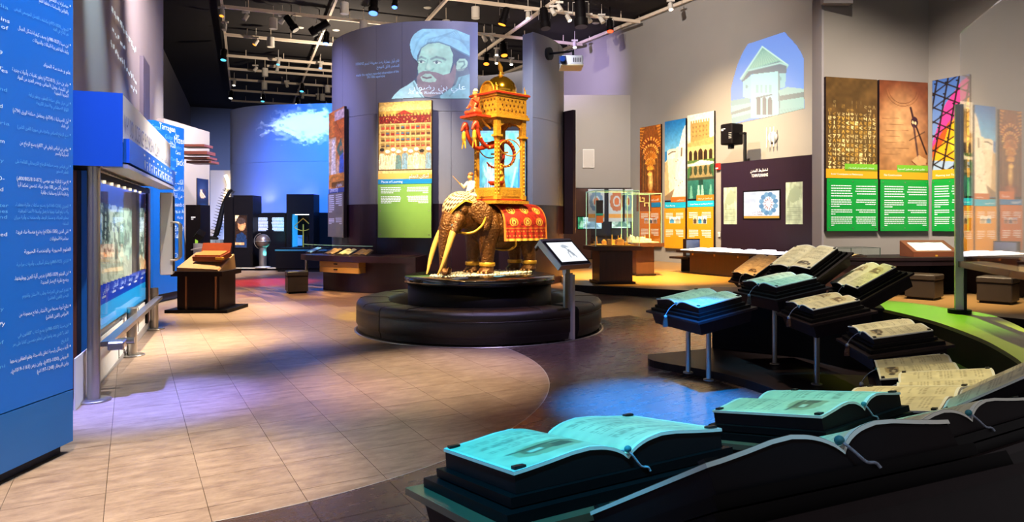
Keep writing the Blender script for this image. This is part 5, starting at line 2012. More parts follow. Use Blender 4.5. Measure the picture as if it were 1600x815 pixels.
def tower_side(axis, s, z0, z1, fn, name, mat, th=.02):
    """plate on one side of the tower from 2D outline pieces fn(halfwidth)"""
    half = (HYw if axis == 'x' else HX)
    off = (HX if axis == 'x' else HYw) * s
    mb = MB()
    for poly in fn(half):
        P3 = lambda a, z, d: (off + d, a, z) if axis == 'x' else (a, off + d, z)
        n = len(poly)
        mb.add([P3(a, z, -th / 2) for a, z in poly] + [P3(a, z, th / 2) for a, z in poly], [tuple(range(n)), tuple(range(2 * n - 1, n - 1, -1))] + [(i, (i + 1) % n, n + (i + 1) % n, n + i) for i in range(n)])
    return mb.build(name, mat, hw)


def arch_fn(h):
    """scalloped arch: strips between the arch line and the top"""
    out = []
    N = 20
    for i in range(N):
        def zc(t):
            a = abs(t)
            return 2.19 + .20 * math.sqrt(max(0, 1 - a ** 2.2)) - .018 * abs(math.sin(a * PI * 2.5))
        t0, t1 = -1 + 2 * i / N, -1 + 2 * (i + 1) / N
        out.append([(t0 * h, zc(t0)), (t1 * h, zc(t1)), (t1 * h, 2.445), (t0 * h, 2.445)])
    return out


for ax, s in (('x', 1), ('x', -1), ('y', 1), ('y', -1)):
    tower_side(ax, s, 0, 0, arch_fn, 'arch', m_gold_orn)
    tower_side(ax, s, 0, 0, lambda h: [[(-h, 1.18), (h, 1.18), (h, 1.36), (-h, 1.36)]], 'railing_panel', m_gold, .03)
    tower_side(ax, s * 1.06, 0, 0, lambda h: [[(-h * .72, 1.215), (h * .72, 1.215), (h * .72, 1.325), (-h * .72, 1.325)]], 'lattice_panel', m_gold_orn, .02)
MB().box((0, 0, 2.465), (.70, .66, .045)).build('lower_cornice', m_gold, hw)
MB().box((0, 0, 2.505), (.665, .625, .04)).build('lower_moulding', m_gold_orn, hw)
bx = MB().box((0, 0, 2.65), (.63, .59, .27)).build('castle_box', m_gold_orn, hw)
dots = MB()
for k in range(7):
    for j in range(3):
        z = 2.57 + j * .08
        a = -.25 + k * .083 + (j % 2) * .035
        if abs(a) < .28:
            for s in (-1, 1):
                dots.ell((a, s * .297, z), (.017, .008, .022), 6, 4)
                dots.ell((s * .317, a, z), (.008, .017, .022), 6, 4)
dots.build('lattice_stud', M('dark_gold', '6a4212', .4, metal=.4), bx, kind='stuff')
MB().box((0, 0, 2.80), (.665, .625, .035)).build('upper_moulding', m_gold, hw)
MB().box((0, 0, 2.832), (.72, .68, .03)).build('upper_cornice', m_red, hw)
MB().box((0, 0, 2.852), (.70, .66, .014)).build('roof_plate', m_gold, hw)
MB().lathe([(.25, 0), (.262, .04), (.262, .09), (.235, .17), (.185, .235), (.11, .285), (.05, .302), (0, .306)], (-.02, 0, 2.86), 36).build('dome', M('polished_gold', 'e8b03a', .14, metal=.95), hw)
MB().lathe([(.03, 0), (.045, .02), (.02, .05), (.03, .07), (0, .08)], (-.02, 0, 3.155), 16).build('finial', m_gold, hw)
B = chain([(-.03, 0, 3.25, .030), (-.02, 0, 3.30, .040), (.0, 0, 3.35, .028), (.012, 0, 3.38, .02)]) + chain([(-.03, 0, 3.25, .022), (-.09, 0, 3.21, .012)])
blob('bird_finial', B, .006, m_gold, hw, 2)
dsc = MB().lathe([(0, -.012), (.155, -.012), (.17, 0), (.155, .012), (0, .012)], (0, 0, 0), 32)
dsc.v = [(.27 + p[2], .02 + p[0], 2.87 + p[1]) for p in dsc.v]
dsc.build('dial_disc', m_gold_orn, hw)
rm = MB().tube([(.285, .02 + .165 * math.cos(a), 2.87 + .165 * math.sin(a)) for a in np.linspace(-.1, PI + .1, 24)], .013, 6)
rm.build('dial_rim', m_gold, hw)
for sx, sy in ((1, 1), (-1, 1), (-1, -1)):
    x, y = sx * .30, sy * .28
    mb = MB().cyl((x, y, 2.86), (x, y, 2.92), .022, .008, 8)
    mb.tube([(x + .022 * math.cos(a), y, 2.955 + .03 * math.sin(a)) for a in np.linspace(-2.6, .9, 10)], [.004, .007, .009, .01, .01, .01, .009, .007, .005, .003], 6)
    mb.build('crescent_finial', m_gold, hw)
# balcony in front with brackets
MB().box((.50, 0, 2.455), (.30, .40, .035)).build('balcony', m_red, hw)
MB().box((.50, 0, 2.432), (.24, .34, .02)).build('balcony_underside', m_gold_orn, hw)
mb = MB()
for s in (-1, 1):
    mb.tube([(.28, s * .1, 2.28), (.40, s * .1, 2.36), (.46, s * .1, 2.43)], .016, 6)
mb.build('bracket', m_gold, hw)
# cross hoops inside
for s in (-1, 1):
    MB().tube([(HX * math.cos(a) * .98, HYw * s * .99, 1.86 + .26 * (1 - math.sin(a))) for a in np.linspace(.25, PI - .25, 16)], .010, 6).build('hoop', m_gold, hw)
    MB().tube([(HX * math.cos(a) * .98, HYw * s * .99, 2.12 - .26 * (1 - math.sin(a))) for a in np.linspace(.25, PI - .25, 16)], .010, 6).build('hoop', m_gold, hw)
MB().cyl((0, -.2, 1.92), (0, .2, 1.92), .014, n=10).build('axle', m_gold, hw)
MB().lathe([(0, 0), (.10, 0), (.14, .05), (.13, .06), (0, .055)], (.12, .06, 1.40), 20).build('bowl', m_red, hw)
B = chain([(-.05, -.04, 1.40, .09), (-.05, -.04, 1.52, .07), (-.05, -.04, 1.60, .05)]) + [(-.05, -.04, 1.69, .05)] + chain([(-.05, .02, 1.55, .035), (.02, .05, 1.47, .028), (.09, .03, 1.46, .022)])
blob('scribe_figure', B, .008, m_gold, hw, 2)

for s, lb in ((1, 'red and gold serpent looping through the tower, nearer the viewer'), (-1, 'red and gold serpent looping through the tower, on its far left side')):
    sn = thing('serpent', lb, 'figurine', E0, ERZ, 'serpents of the clock tower')
    y = .13 * s
    pts = [(.20 * math.cos(a) + .0, y, 1.90 + .20 * math.sin(a)) for a in np.linspace(-2.4, 2.2, 22)]
    pts = pts[::-1]
    pts = [(-.10, y, 2.07)] + pts
    body = [(.18 + .0, y, 2.02), (.34, y, 1.98), (.47, y, 2.05), (.56, y, 2.19), (.575, y, 2.30)]
    loop = [(.20 * math.cos(a), y, 1.90 + .20 * math.sin(a)) for a in np.linspace(5.6, .75, 26)]
    full = [Vector(p) for p in spline(loop + body[1:], 2)]
    n = len(full)
    MB().tube(full, [.012 + .022 * min(1, i / n * 1.6) for i in range(n)], 10).build('snake_body', m_red, sn)
    sc = MB()
    for i in range(4, n, 3):
        sc.ell(full[i] + Vector((0, .012 * s, .0)), (.02, .034, .02), 8, 5)
    sc.build('gold_scale', m_gold, sn, kind='stuff')
    B = chain([(.575, y, 2.28, .045), (.60, y, 2.33, .05), (.64, y, 2.30, .03), (.67, y, 2.24, .02)])
    blob('snake_head', B, .007, m_red, sn, 2)
    B = chain([(.63, y, 2.20, .032), (.63, y, 2.12, .036), (.625, y, 2.05, .02)]) + chain([(.62, y + .02, 2.06, .014), (.62, y + .03, 1.97, .01)]) + chain([(.63, y - .02, 2.06, .014), (.64, y - .03, 1.96, .01)])
    blob('falling_ball_figure', B, .006, m_gold, sn, 2)


def figure(name, label, at, rz, robe, turban, robe_h=.18, arm=1, hold=None, group=None):
    """small sitting figure: cross-legged, one hand raised"""
    t = thing(name, label, 'figurine', at, rz, group)
    B = chain([(0, 0, .05, (.10, .12, .05)), (0, 0, .10, (.075, .085, .06)), (-.005, 0, .20, (.05, .07, .06)), (-.005, 0, .255, (.045, .075, .04))])
    for s in (-1, 1):
        B += chain([(0, .07 * s, .05, .045), (.10, .10 * s, .045, .038), (.12, .02 * s, .035, .03)])
        if s == arm:
            B += chain([(0, .075 * s, .26, .028), (.05, .11 * s, .19, .024), (.12, .09 * s, .235, .018)])
        else:
            B += chain([(0, .075 * s, .26, .028), (.03, .10 * s, .17, .024), (.10, .07 * s, .12, .018)])
    blob('robe', B, .007, robe, t, 2)
    H = chain([(0, 0, .27, .024), (.004, 0, .31, .026)]) + [(.01, 0, .345, (.04, .036, .046)), (.05, 0, .342, (.010, .008, .012)), (.046, 0, .325, (.008, .016, .004)), (.0, .037, .345, (.008, .006, .012)), (.0, -.037, .345, (.008, .006, .012)),
                                                              (.036, .014, .354, .006), (.036, -.014, .354, .006)]
    for s, p in ((arm, (.125, .09 * arm, .24)), (-arm, (.105, -.07 * arm, .118))):
        H += [(p[0], p[1], p[2], (.018, .014, .012))]
        for k in range(4):
            H += chain([(p[0] + .012, p[1] - .009 + k * .006, p[2], .0042), (p[0] + .03, p[1] - .010 + k * .007, p[2] - .004, .0036)])
        H += chain([(p[0], p[1] + .012, p[2] + .004, .0045), (p[0] + .014, p[1] + .018, p[2] + .008, .004)])
    blob('head_and_hands', H, .0045, m_skin, t, 1)
    B = [(0, 0, .385, (.048, .045, .022)), (-.004, 0, .402, (.036, .034, .022))]
    blob('turban', B, .006, turban, t, 2)
    if hold:
        MB().cyl(hold[0], hold[1], .006, .004, 6).build('stick', m_gold, t)
    return t


figure('mahout_figure', 'white-robed rider figure holding a stick on the elephant neck', E0 + Vector((.60 * hx, .60 * hy, 1.165)), ERZ, m_cloth_w, M('brown_turban', '8a4a20', .5), arm=-1, hold=((.13, -.09, .235), (.25, -.13, .36)))
figure('seated_figure', 'red and gold seated figure with white turban on the tower balcony', E0 + Vector((.50 * hx, .50 * hy, 2.473)), ERZ, M('red_gold_robe', 'b0482a', .4, metal=.2, var=.6, scale=40), m_cloth_w, arm=1)

# blue-green picture screen standing in the doorway of the drum
fr = face(748, 821, 204, 318, Vector((0, 16.75)), Vector((0, -1)))
t = thing('picture_screen', 'turquoise lit picture screen in the drum doorway behind the clock tower', 'screen', fr[0], fr[1])
c = Cv(80, 120, 748, 821, 204, 318, '74c4be')
n_ = vnoise(c.x * .12, c.y * .05, 4)
c.fill(n_ > .55, '58b0bc', .8)
c.fill(n_ < .35, '8ed4c0', .8)
c.poly([(756, 318), (757, 290), (762, 276), (773, 274), (777, 292), (778, 318)], 'd4ecf6')
c.poly([(757, 274), (755, 258), (760, 268), (761, 252), (764, 266), (767, 251), (768, 266), (772, 256), (771, 270), (769, 278), (762, 280)], 'c4e4f4')
for k in range(5):
    c.line([(760 + k * 3.5, 280 + k), (758 + k * 4, 316)], .9, '7ab4d8')
c.poly([(788, 318), (792, 296), (800, 288), (808, 294), (812, 318)], '3a90c0')
c.poly([(796, 318), (799, 304), (804, 304), (806, 318)], '9adcc0')
c.line([(806, 262), (800, 290), (790, 316)], 1.6, 'b8ecf0')
c.line([(812, 250), (811, 300)], 1.6, '2f86b0')
c.soft(790, 262, 16, 14, 'a4e4d8', .7)
c.vgrad(204, 209, '7aa6b4', '6aa0b0', c.y < 208)
c.noise(.25, .12, .12, 6)
wd, h = fr[2], fr[3]
MB().box((wd / 2, .03, h / 2), (wd, .05, h)).build('screen_panel', m_alu, t)
c.mesh('picture', lambda x, y: ((x - 748) / 73 * wd, -.002, h - (y - 204) / 114 * h), m_screen_dim, t)
MB().box((wd / 2, .05, -fr[0].z / 2), (wd, .1, fr[0].z - .01)).build('screen_base', m_plum, t)

# ------------------------------------------------------------------ touch screen kiosk in the gap of the bench
ks = thing('touch_kiosk', 'steel kiosk with tilted white touch screen at the ring bench', 'kiosk', (.80, 9.30, 0), math.atan2(.73, .69))
MB().box((-.06, .0, .46), (.165, .035, .90)).build('post', m_steel, ks)
MB().box((.0, -.03, .45), (.05, .05, .88)).build('post_flange', m_alu, ks)
MB().box((-.07, .02, 1.0), (.09, .06, .22)).build('neck', m_steel, ks)
ti = math.radians(42)


def kp(x, y, z):
    c_, s_ = math.cos(ti), math.sin(ti)
    return (x - .06, y * c_ - z * s_ + .03, 1.20 + y * s_ + z * c_)


def kbox(c0, d):
    mb = MB().box(c0, d)
    mb.v = [kp(*p) for p in mb.v]
    return mb


kbox((0, 0, -.045), (.66, .50, .085)).build('housing', m_steel, ks)
kbox((0, .245, -.075), (.64, .03, .15)).build('housing_back', m_steel, ks)
kbox((0, -.01, .002), (.62, .44, .012)).build('bezel', m_black, ks)
c = Cv(70, 50, 0, 70, 0, 50, 'e6ebf2')
c.poly([(30, 10), (38, 6), (46, 9), (50, 14), (44, 13), (38, 16), (32, 14)], '9aa4ae', .8)
c.line([(38, 14), (42, 22), (48, 30), (50, 40)], .8, '5a646e', .9)
c.line([(44, 20), (36, 28), (34, 40)], .7, '6a747e', .9)
for k in range(5):
    c.line([(38 + k * 2, 22 + k * 3), (46 + k, 20 + k * 4)], .6, '4a545e', .8)
c.poly([(40, 24), (46, 22), (48, 34), (44, 38)], '8a949e', .7)
c.mesh('screen', lambda x, y: kp(-.275 + x / 70 * .55, .175 - y / 50 * .37, .010), m_screen, ks)

# ------------------------------------------------------------------ projected pictures: projector light painted as glowing layers
def drum_proj(name, label, canvas, mat=m_proj):
    o = canvas.mesh(name, lambda zx, zy: on_drum(500 + zx / 5.822, 40 + zy / 5.822), mat)
    return tag(o, label, 'projection')


c = Cv(180, 165, 640, 1366, 25, 670, '33506a')
shape = c.poly([(815, 170), (825, 125), (850, 80), (895, 45), (930, 28), (1190, 26), (1240, 36), (1300, 60), (1362, 85), (1362, 665), (1100, 665), (950, 655), (800, 660), (645, 668), (680, 620), (730, 575), (800, 535), (845, 500), (875, 470), (885, 380), (895, 345), (870, 320), (845, 290), (825, 240)])
c.fill(c.poly([(815, 170), (825, 125), (850, 80), (895, 45), (930, 28), (1190, 26), (1240, 36), (1300, 60), (1362, 85), (1362, 275), (1290, 240), (1180, 180), (1080, 150), (980, 160), (920, 200), (885, 270), (885, 320), (845, 290), (825, 240)]), '86c4e6')
for k in range(7):
    c.line([(900 + k * 18, 330 - k * 26), (960 + k * 30, 130 - k * 6), (1120 + k * 20, 90 - k * 8), (1360, 150 + k * 16)], 5, '6aa6cc', .55)
    c.line([(840 + k * 8, 290 - k * 30), (880 + k * 10, 150 - k * 10), (950 + k * 8, 60)], 5, '70aed2', .6)
c.line([(890, 330), (925, 205), (985, 160), (1080, 150), (1180, 185), (1290, 245), (1362, 280)], 6, '4a7c9c', .9)
c.fill(c.poly([(890, 320), (925, 205), (985, 165), (1080, 155), (1180, 190), (1210, 260), (1205, 340), (1180, 430), (1100, 470), (1050, 500), (950, 520), (900, 470), (890, 400)]), '9fcfc4')
c.soft(1010, 230, 80, 50, 'b9ded2', .8)
c.line([(890, 300), (920, 285), (960, 300)], 9, '57707a', .6); c.line([(1010, 305), (1060, 285), (1120, 300), (1140, 310)], 9, '57707a', .6)
c.ell(925, 330, 26, 12, 'dcefe8'); c.ell(1065, 335, 34, 13, 'dcefe8'); c.ell(920, 330, 11, 11, '33525e'); c.ell(1060, 335, 12, 12, '33525e')
c.line([(895, 322), (925, 315), (955, 326)], 5, '4a626c', .6); c.line([(1030, 328), (1065, 320), (1105, 332)], 5, '4a626c', .6)
c.line([(980, 310), (965, 370), (960, 395), (985, 410), (1020, 405), (1035, 390)], 6, '6d9c9c', .6)
c.soft(985, 375, 30, 40, 'c2e2d6', .8)
c.fill(c.poly([(880, 470), (905, 430), (940, 412), (1000, 415), (1060, 425), (1120, 450), (1190, 430), (1225, 340), (1240, 400), (1240, 480), (1200, 560), (1100, 620), (1000, 650), (940, 640), (900, 580), (880, 520)]), '86757d')
c.fill(c.poly([(912, 470), (960, 435), (1010, 440), (1060, 490), (1050, 512), (990, 515), (930, 505)]), 'a9ccc2')
c.line([(935, 468), (970, 478), (1010, 470)], 7, '6a5458')
c.fill(c.poly([(1245, 330), (1270, 300), (1320, 300), (1345, 330), (1340, 370), (1300, 410), (1250, 415), (1238, 390)]), 'a5cec0')
c.line([(1265, 330), (1310, 325), (1315, 355), (1285, 385)], 6, '5f8684')
c.fill(c.poly([(645, 668), (680, 620), (730, 575), (800, 535), (860, 495), (890, 560), (950, 655), (800, 660)]), 'a9dbe8')
c.fill(c.poly([(1362, 440), (1260, 470), (1230, 540), (1090, 640), (1100, 665), (1362, 665)]), '74a9ba')
c.line([(850, 520), (880, 590), (930, 650)], 6, '6d9fb0'); c.line([(1290, 470), (1250, 560), (1180, 640)], 6, '5c8a9c')
c.fill(c.poly([(1240, 400), (1345, 380), (1362, 440), (1260, 470), (1235, 540), (1215, 530)]), '6a7a80', .6)
c.noise(.02, .02, .12, 3)
c.keep = shape
portrait = drum_proj('projected_portrait', 'projected portrait of turbaned bearded man high on the round drum', c)
mb = MB()


def dz_text(mb, t, zx, zy, w_, h_, slope=0.):
    v, f, wd = glyphs(t)
    mb.add([on_drum(500 + (zx + p[0] / wd * w_) / 5.822, 40 + (zy - p[1] * h_ + slope * p[0] / wd * w_) / 5.822, .02) for p in v], f)


dz_text(mb, 'علي بن رضوان', 812, 582, 512, 72)
dz_text(mb, 'Ali ibn Ridwaan', 800, 622, 318, 36)
o = mb.build('lettering', m_pwhite, None, kind='stuff')
o.parent = portrait
mb = MB()
dz_text(mb, 'قام بأول عملية رصد معروفة لنجم SN1006', 326, 362, 394, 36, -.085)
dz_text(mb, 'المنفجر فائق التوهج', 516, 388, 204, 36, -.07)
dz_text(mb, 'made the earliest recorded observation of the', 330, 464, 386, 34, -.10)
dz_text(mb, 'SN 1006 supernova', 428, 480, 162, 34, -.08)
tag(mb.build('projected_writing', m_pblue), 'four short lines of projected Arabic and English beside the portrait on the drum', 'projection')

# pavilion projection painted as a glowing layer on the right wall
dR = RW - .012
z = Cv(120, 150, (1138 - 1120) * 3.543, (1260 - 1120) * 3.543, (46 - 30) * 3.543, (198 - 30) * 3.543, '4a86dc')
z.vgrad(60, 400, '4f84e0', '4a90e4', np.ones_like(z.x, bool))
z.poly([(78, 450), (185, 432), (188, 545), (80, 585)], '7fb0a8'); z.poly([(78, 480), (188, 462), (188, 520), (80, 548)], '9bd0c4')
z.poly([(78, 515), (188, 482), (188, 500), (80, 530)], '6a8078')
z.poly([(132, 328), (180, 280), (350, 232), (394, 256), (390, 275), (185, 300), (134, 340)], '8cc4b0')
z.poly([(252, 152), (394, 252), (380, 262), (350, 236), (255, 262), (178, 282), (132, 330)], '7fc0a8')
z.poly([(252, 152), (340, 226), (180, 276)], '9accae')
for k in range(12):
    z.line([(252, 156), (185 + k * 14, 274 - k * 4)], 1.6, '5f9a8c', .5)
z.line([(132, 330), (252, 152), (394, 254)], 4, 'c4ecdc')
z.poly([(180, 282), (345, 232), (388, 258), (384, 300), (340, 320), (336, 290), (190, 305), (150, 345), (136, 345)], '4d6470')
z.line([(176, 284), (350, 242), (392, 256)], 5, 'a6d8cc')
z.poly([(145, 345), (188, 312), (188, 440), (145, 432)], '9cd8d4'); z.poly([(345, 300), (382, 300), (380, 375), (345, 385)], '8cc8c8')
z.poly([(188, 306), (338, 288), (345, 545), (188, 545)], 'a8e6dc')
z.poly([(338, 300), (348, 296), (352, 520), (343, 545)], '6a8c8c')
for k in range(4):
    z.rect(218 + k * 24, 362, 230 + k * 24, 406, '8cc4bc')
z.poly([(215, 432), (308, 412), (308, 420), (218, 442)], '5c7078')
for k in range(3):
    x = 232 + k * 31
    z.ell(x, 450, 11.5, 20, '3f5058'); z.rect(x - 11.5, 450, x + 11.5, 528, '3f5058')
z.poly([(340, 395), (390, 375), (484, 385), (484, 405), (350, 425)], '9cc8b8'); z.poly([(345, 425), (484, 402), (484, 430), (350, 455)], '587068')
z.poly([(352, 450), (484, 430), (484, 500), (345, 530)], '8cc4b4')
for k in range(14):
    z.line([(356 + k * 9, 500 - k), (352 + k * 9, 526 - k * 2)], 1.5, '6a9c90', .6)
z.ell(165, 372, 7, 10, '6aa0a0'); z.ell(352, 330, 6, 10, '6aa0a0')
z.keep = z.poly([(80, 585), (76, 450), (76, 385), (92, 320), (112, 250), (140, 185), (170, 135), (375, 68), (410, 105), (445, 145), (470, 185), (482, 215), (486, 495), (350, 528)])
tag(z.mesh('projected_picture', lambda x, y: on_plane(1120 + x / 3.543, 30 + y / 3.543, V_, dR), m_proj), 'arched projected picture of a pale pavilion under blue sky on the right wall', 'projection')

# cloud of projector light painted as a glowing sheet on the blue wall
c = Cv(110, 60, 398, 524, 160, 238, 'e8f0ff')
m1 = c.poly([(404, 212), (420, 196), (436, 186), (452, 178), (476, 172), (505, 168), (524, 170), (524, 214), (508, 210), (492, 231), (472, 226), (462, 213), (440, 204), (424, 206)])
nn = vnoise(c.x * .12, c.y * .22, 9) * .6 + vnoise(c.x * .35, c.y * .5, 3) * .4
dd = np.hypot((c.x - 478) / 66, (c.y - 196) / 30)
cov = np.clip((1.05 - dd) * 1.6 + (nn - .5) * 1.5, 0, 1) * np.where(m1, 1, .35)
c.c = np.stack([cov] * 3, -1) * np.array([.90, .95, 1.0]) + (1 - cov[..., None]) * np.array([.16, .34, .72])
c.c = np.ones_like(c.c) * np.array([.90, .95, 1.0])
c.keep = cov > .01
c.alpha = np.clip(cov * 1.15, 0, 1)
bwn = [(p[0], p[1]) for p in BW]


def on_bw(px, py, off=.03):
    k = (px - 800) / F
    for (xa, ya), (xb, yb) in zip(bwn[8:-1], bwn[9:]):
        fa, fb = xa - k * ya, xb - k * yb
        if fa <= 0 <= fb:
            t = fa / (fa - fb)
            Y = ya + (yb - ya) * t - off
            return Vector((k * Y, Y, EZ - (py - HY) / F * Y))
    return Vector((k * 24.3, 24.3 - off, EZ - (py - HY) / F * 24.3))


tag(c.mesh('projected_cloud', on_bw, print_mat('painted_projection', .7, emit=.6, diffuse=.25, alpha=True)), 'white cloud of projected light on the blue curved wall', 'projection')

# ------------------------------------------------------------------ back right: lit screens in the wood wall, glass cases
for i, (xa, xb, ya, yb, lb) in enumerate(((903, 914, 339, 357, 'narrow green lit wall screen beside the edge-on board'), (911, 940, 339, 357, 'pale lit wall screen seen through the left part of the glass case'), (956, 985, 338, 356, 'white-green lit wall screen seen through the right part of the glass case'))):
    a, b = P(xa, yb, 26.34), P(xb, ya, 26.34)
    t = thing('wall_screen', lb, 'screen', (a.x, 26.34, a.z))
    c = Cv(20, 14, 0, 1, 0, 1, ['2f8a5c', 'b8d4e8', 'cfe4d4'][i])
    c.noise(4, 4, .5, i + 3)
    c.poly([(.2, .9), (.4, .4), (.6, .3), (.9, .9)], ['d4f0d8', '5a7a94', '2a5a4a'][i], .6)
    MB().box(((b.x - a.x) / 2, .02, (b.z - a.z) / 2), (b.x - a.x + .06, .03, b.z - a.z + .06)).build('screen_frame', m_black, t)
    c.mesh('screen', lambda x, y: (x * (b.x - a.x), -.002, (1 - y) * (b.z - a.z)), m_screen, t)
wpn = thing('wall_hatch', 'square white hatch on the grey partition at the back right', 'panel', P(919.5, 262, 26.42))
MB().bbox((0, 0, .36), (.45, .05, .72), .01).build('hatch_panel', m_white, wpn)
MB().box((0, -.028, .36), (.40, .008, .66)).build('hatch_door', M('hatch_paint', 'b4afa8', .5), wpn)


def glass_case(name, label, c0, rz, pw, pd, ph, gw, gd, g0, gh, mt):
    t = thing(name, label, 'case', c0, rz)
    MB().box((0, 0, .03), (pw * 1.15, pd * 1.15, .05)).build('plinth', m_dark, t)
    MB().box((0, 0, ph / 2), (pw, pd, ph - .06)).build('pedestal', mt, t)
    MB().box((0, 0, ph + .03), (gw + .12, gd + .12, .10)).build('pedestal_top', mt, t)
    for x, y, dx_, dy_ in ((0, -gd / 2, gw, .012), (0, gd / 2, gw, .012), (-gw / 2, 0, .012, gd), (gw / 2, 0, .012, gd)):
        MB().box((x, y, g0 + gh / 2), (dx_, dy_, gh)).build('glass_pane', m_pane, t)
    MB().box((0, 0, g0 + gh), (gw, gd, .012)).build('glass_pane', m_pane, t)
    e = MB()
    for sx in (-1, 1):
        for sy in (-1, 1):
            e.box((sx * gw / 2, sy * gd / 2, g0 + gh / 2), (.014, .014, gh))
        e.box((sx * gw / 2, 0, g0 + gh), (.014, gd, .014))
        e.box((0, sx * gd / 2, g0 + gh), (gw, .014, .014))
    e.build('pane_edge', m_pane_edge, t)
    return t


gA = glass_case('glass_case', 'tall clear glass case on dark wood pedestal, nearest of the back right cases', (2.36, 16.1, DZ), .12, .78, .72, .80, 1.02, .95, .88, 1.28, m_brown)
gB_ = glass_case('glass_case', 'taller narrow glass case on pedestal before the orange board', (3.50, 18.5, DZ), .2, .50, .6, .80, .82, .8, .88, 1.32, m_brown)
hp = thing('hanging_plate', 'small dark and orange plate hanging inside the nearest glass case', 'plate', (2.06, 16.1, 1.55))
MB().box((0, 0, .36), (.17, .02, .42)).build('plate', m_dark, hp)
MB().box((0, -.012, .12), (.17, .02, .17)).build('orange_strip', m_org, hp)
MB().box((0, -.014, .235), (.17, .02, .05)).build('teal_strip', M('teal_strip', '2a9aa8', .4), hp)
for i, lb in enumerate(('leftmost', 'middle', 'rightmost')):
    Y = 26.2
    a = P([919, 951, 973][i], 346, Y)
    bwd = (.62, .62, .40)[i]
    bt = thing('star_banner', lb + ' pale banner with coloured star on the wood wall behind the glass cases', 'banner', (a.x, Y, a.z))
    c = Cv(24, 40, 0, 24, 0, 50, 'b9c4d4')
    for k in range(12):
        an = k * PI / 6
        c.ell(12 + 8 * math.cos(an), 19 + 12 * math.sin(an), 2.6, 4, ['6a8ab0', 'b46a4a', '7aa0b8'][i])
    c.ell(12, 19, 4, 6, 'c86a3a')
    c.rect(0, 38, 24, 44, 'd89a4a')
    c.mesh('print', lambda x, y: (x / 24 * bwd, -.012, 1.25 - y / 50 * 1.25), m_print, bt)
    MB().box((bwd / 2, .01, .625), (bwd, .03, 1.25)).build('board', m_white, bt)
ar = thing('maze_plate', 'square orange maze ornament plate near the glass case corner', 'plate', P(1006, 330, 19.6))
MB().box((0, 0, .25), (.42, .03, .50)).build('plate', M('dark_red_plate', '5a2418', .5), ar)
MB().tube([(-.12, -.03, .42), (-.12, -.03, .28), (.0, -.03, .28), (.0, -.03, .38), (-.06, -.03, .38)], .018, 6).build('maze_line', M('cream_line', 'e0c890', .5), ar)
MB().tube([(.14, -.03, .14), (.14, -.03, .24), (.02, -.03, .24), (.02, -.03, .14)], .018, 6).build('maze_line', M('cream_line', 'e0c890', .5), ar)


def model_city(name, label, at, rz, w_, d_, n, seed, col):
    t = thing(name, label, 'model', at, rz)
    MB().box((0, 0, .012), (w_, d_, .024)).build('model_base', M('model_base_' + col, col, .6), t)
    r = random.Random(seed)
    for i in range(n):
        x, y = r.uniform(-.42, .42) * w_, r.uniform(-.38, .38) * d_
        h = r.uniform(.04, .14)
        s = r.uniform(.06, .13)
        mb = MB().box((x, y, .024 + h / 2), (s, s * r.uniform(.7, 1.3), h))
        k = r.random()
        if k < .35:
            mb.ell((x, y, .024 + h), (s * .42, s * .42, s * .4), 10, 6)
        elif k < .6:
            mb.cyl((x + s * .3, y, .024 + h), (x + s * .3, y, .024 + h + .12), .014, .01, 8)
        mb.build('model_house', M('model_' + col, col, .6), t)
    return t


model_city('town_model', 'sandy model of domed houses inside the nearest glass case', Vector((2.36, 16.1, DZ + .885)), .12, .85, .75, 12, 3, 'c89a54')
model_city('town_model', 'white model town inside the glass case before the orange board', Vector((3.50, 18.5, DZ + .885)), .2, .72, .7, 12, 5, 'e8dcc4')

# town planning wall, its table, projector
d2 = 15.9
fr = face(1126.5, 1268.5, 257.5, 395, UV(15, d2), Rn)
O, rz, wd, h = fr
O.z = DZ
h = 3.24
tp = thing('planning_wall', 'dark plum Town Planning wall with a lit star screen and two pale maps', 'wall panel', O, rz)
tpb = MB().box((wd / 2, .12, h / 2), (wd, .24, h)).build('wall_body', M('dark_plum_wood', '221320', .4, var=.3, scale=3, stretch=(9, 9, .6)), tp)


def tpl(px, py):
    p = on_plane(px, py, V_, d2)
    v = (p - O)
    return v.x * math.cos(rz) + v.y * math.sin(rz), v.z


x0, z0 = tpl(1162.8, 341)
x1, z1 = tpl(1218, 297.5)
c = Cv(80, 60, 0, 220, 0, 190, 'e9ecf2')
c.noise(.03, .03, .12, 3)
c.poly([(0, 0), (60, 0), (40, 190), (0, 190)], 'd8d6dc', .5)
cx, cy = 155, 88
for k in range(12):
    an = k * PI / 6 + PI / 12
    c.ell(cx + 44 * math.cos(an), cy + 66 * math.sin(an), 15, 17, '5f8fb4' if k % 2 else '7aa8c4')
    c.poly([(cx + 14 * math.cos(an - .2), cy + 22 * math.sin(an - .2)), (cx + 35 * math.cos(an), cy + 54 * math.sin(an)), (cx + 14 * math.cos(an + .2), cy + 22 * math.sin(an + .2))], 'b4602a')
c.ell(cx, cy, 16, 24, 'eef2fa')
c.rect(0, 172, 220, 190, 'd29a34')
c.mesh('screen', lambda a, b: (x0 + a / 220 * (x1 - x0), -.014, z1 - b / 190 * (z1 - z0)), m_screen, tp)
MB().box(((x0 + x1) / 2, -.004, (z0 + z1) / 2), (x1 - x0 + .08, .014, z1 - z0 + .08)).build('screen_frame', m_black, tp)
mb = MB()
text(mb, 'تخطيط المدن', loc_place(-.018), width=(x1 - x0) * .30, x=x0 + (x1 - x0) * .24, z=z0 + (z1 - z0) * .22)
mb.build('screen_lettering', M('screen_brown', '6a3418', .5, emit=.3), tp)
mb = MB()
text(mb, 'Town Planning', loc_place(-.018), width=(x1 - x0) * .28, x=x0 + (x1 - x0) * .26, z=z0 + (z1 - z0) * .125)
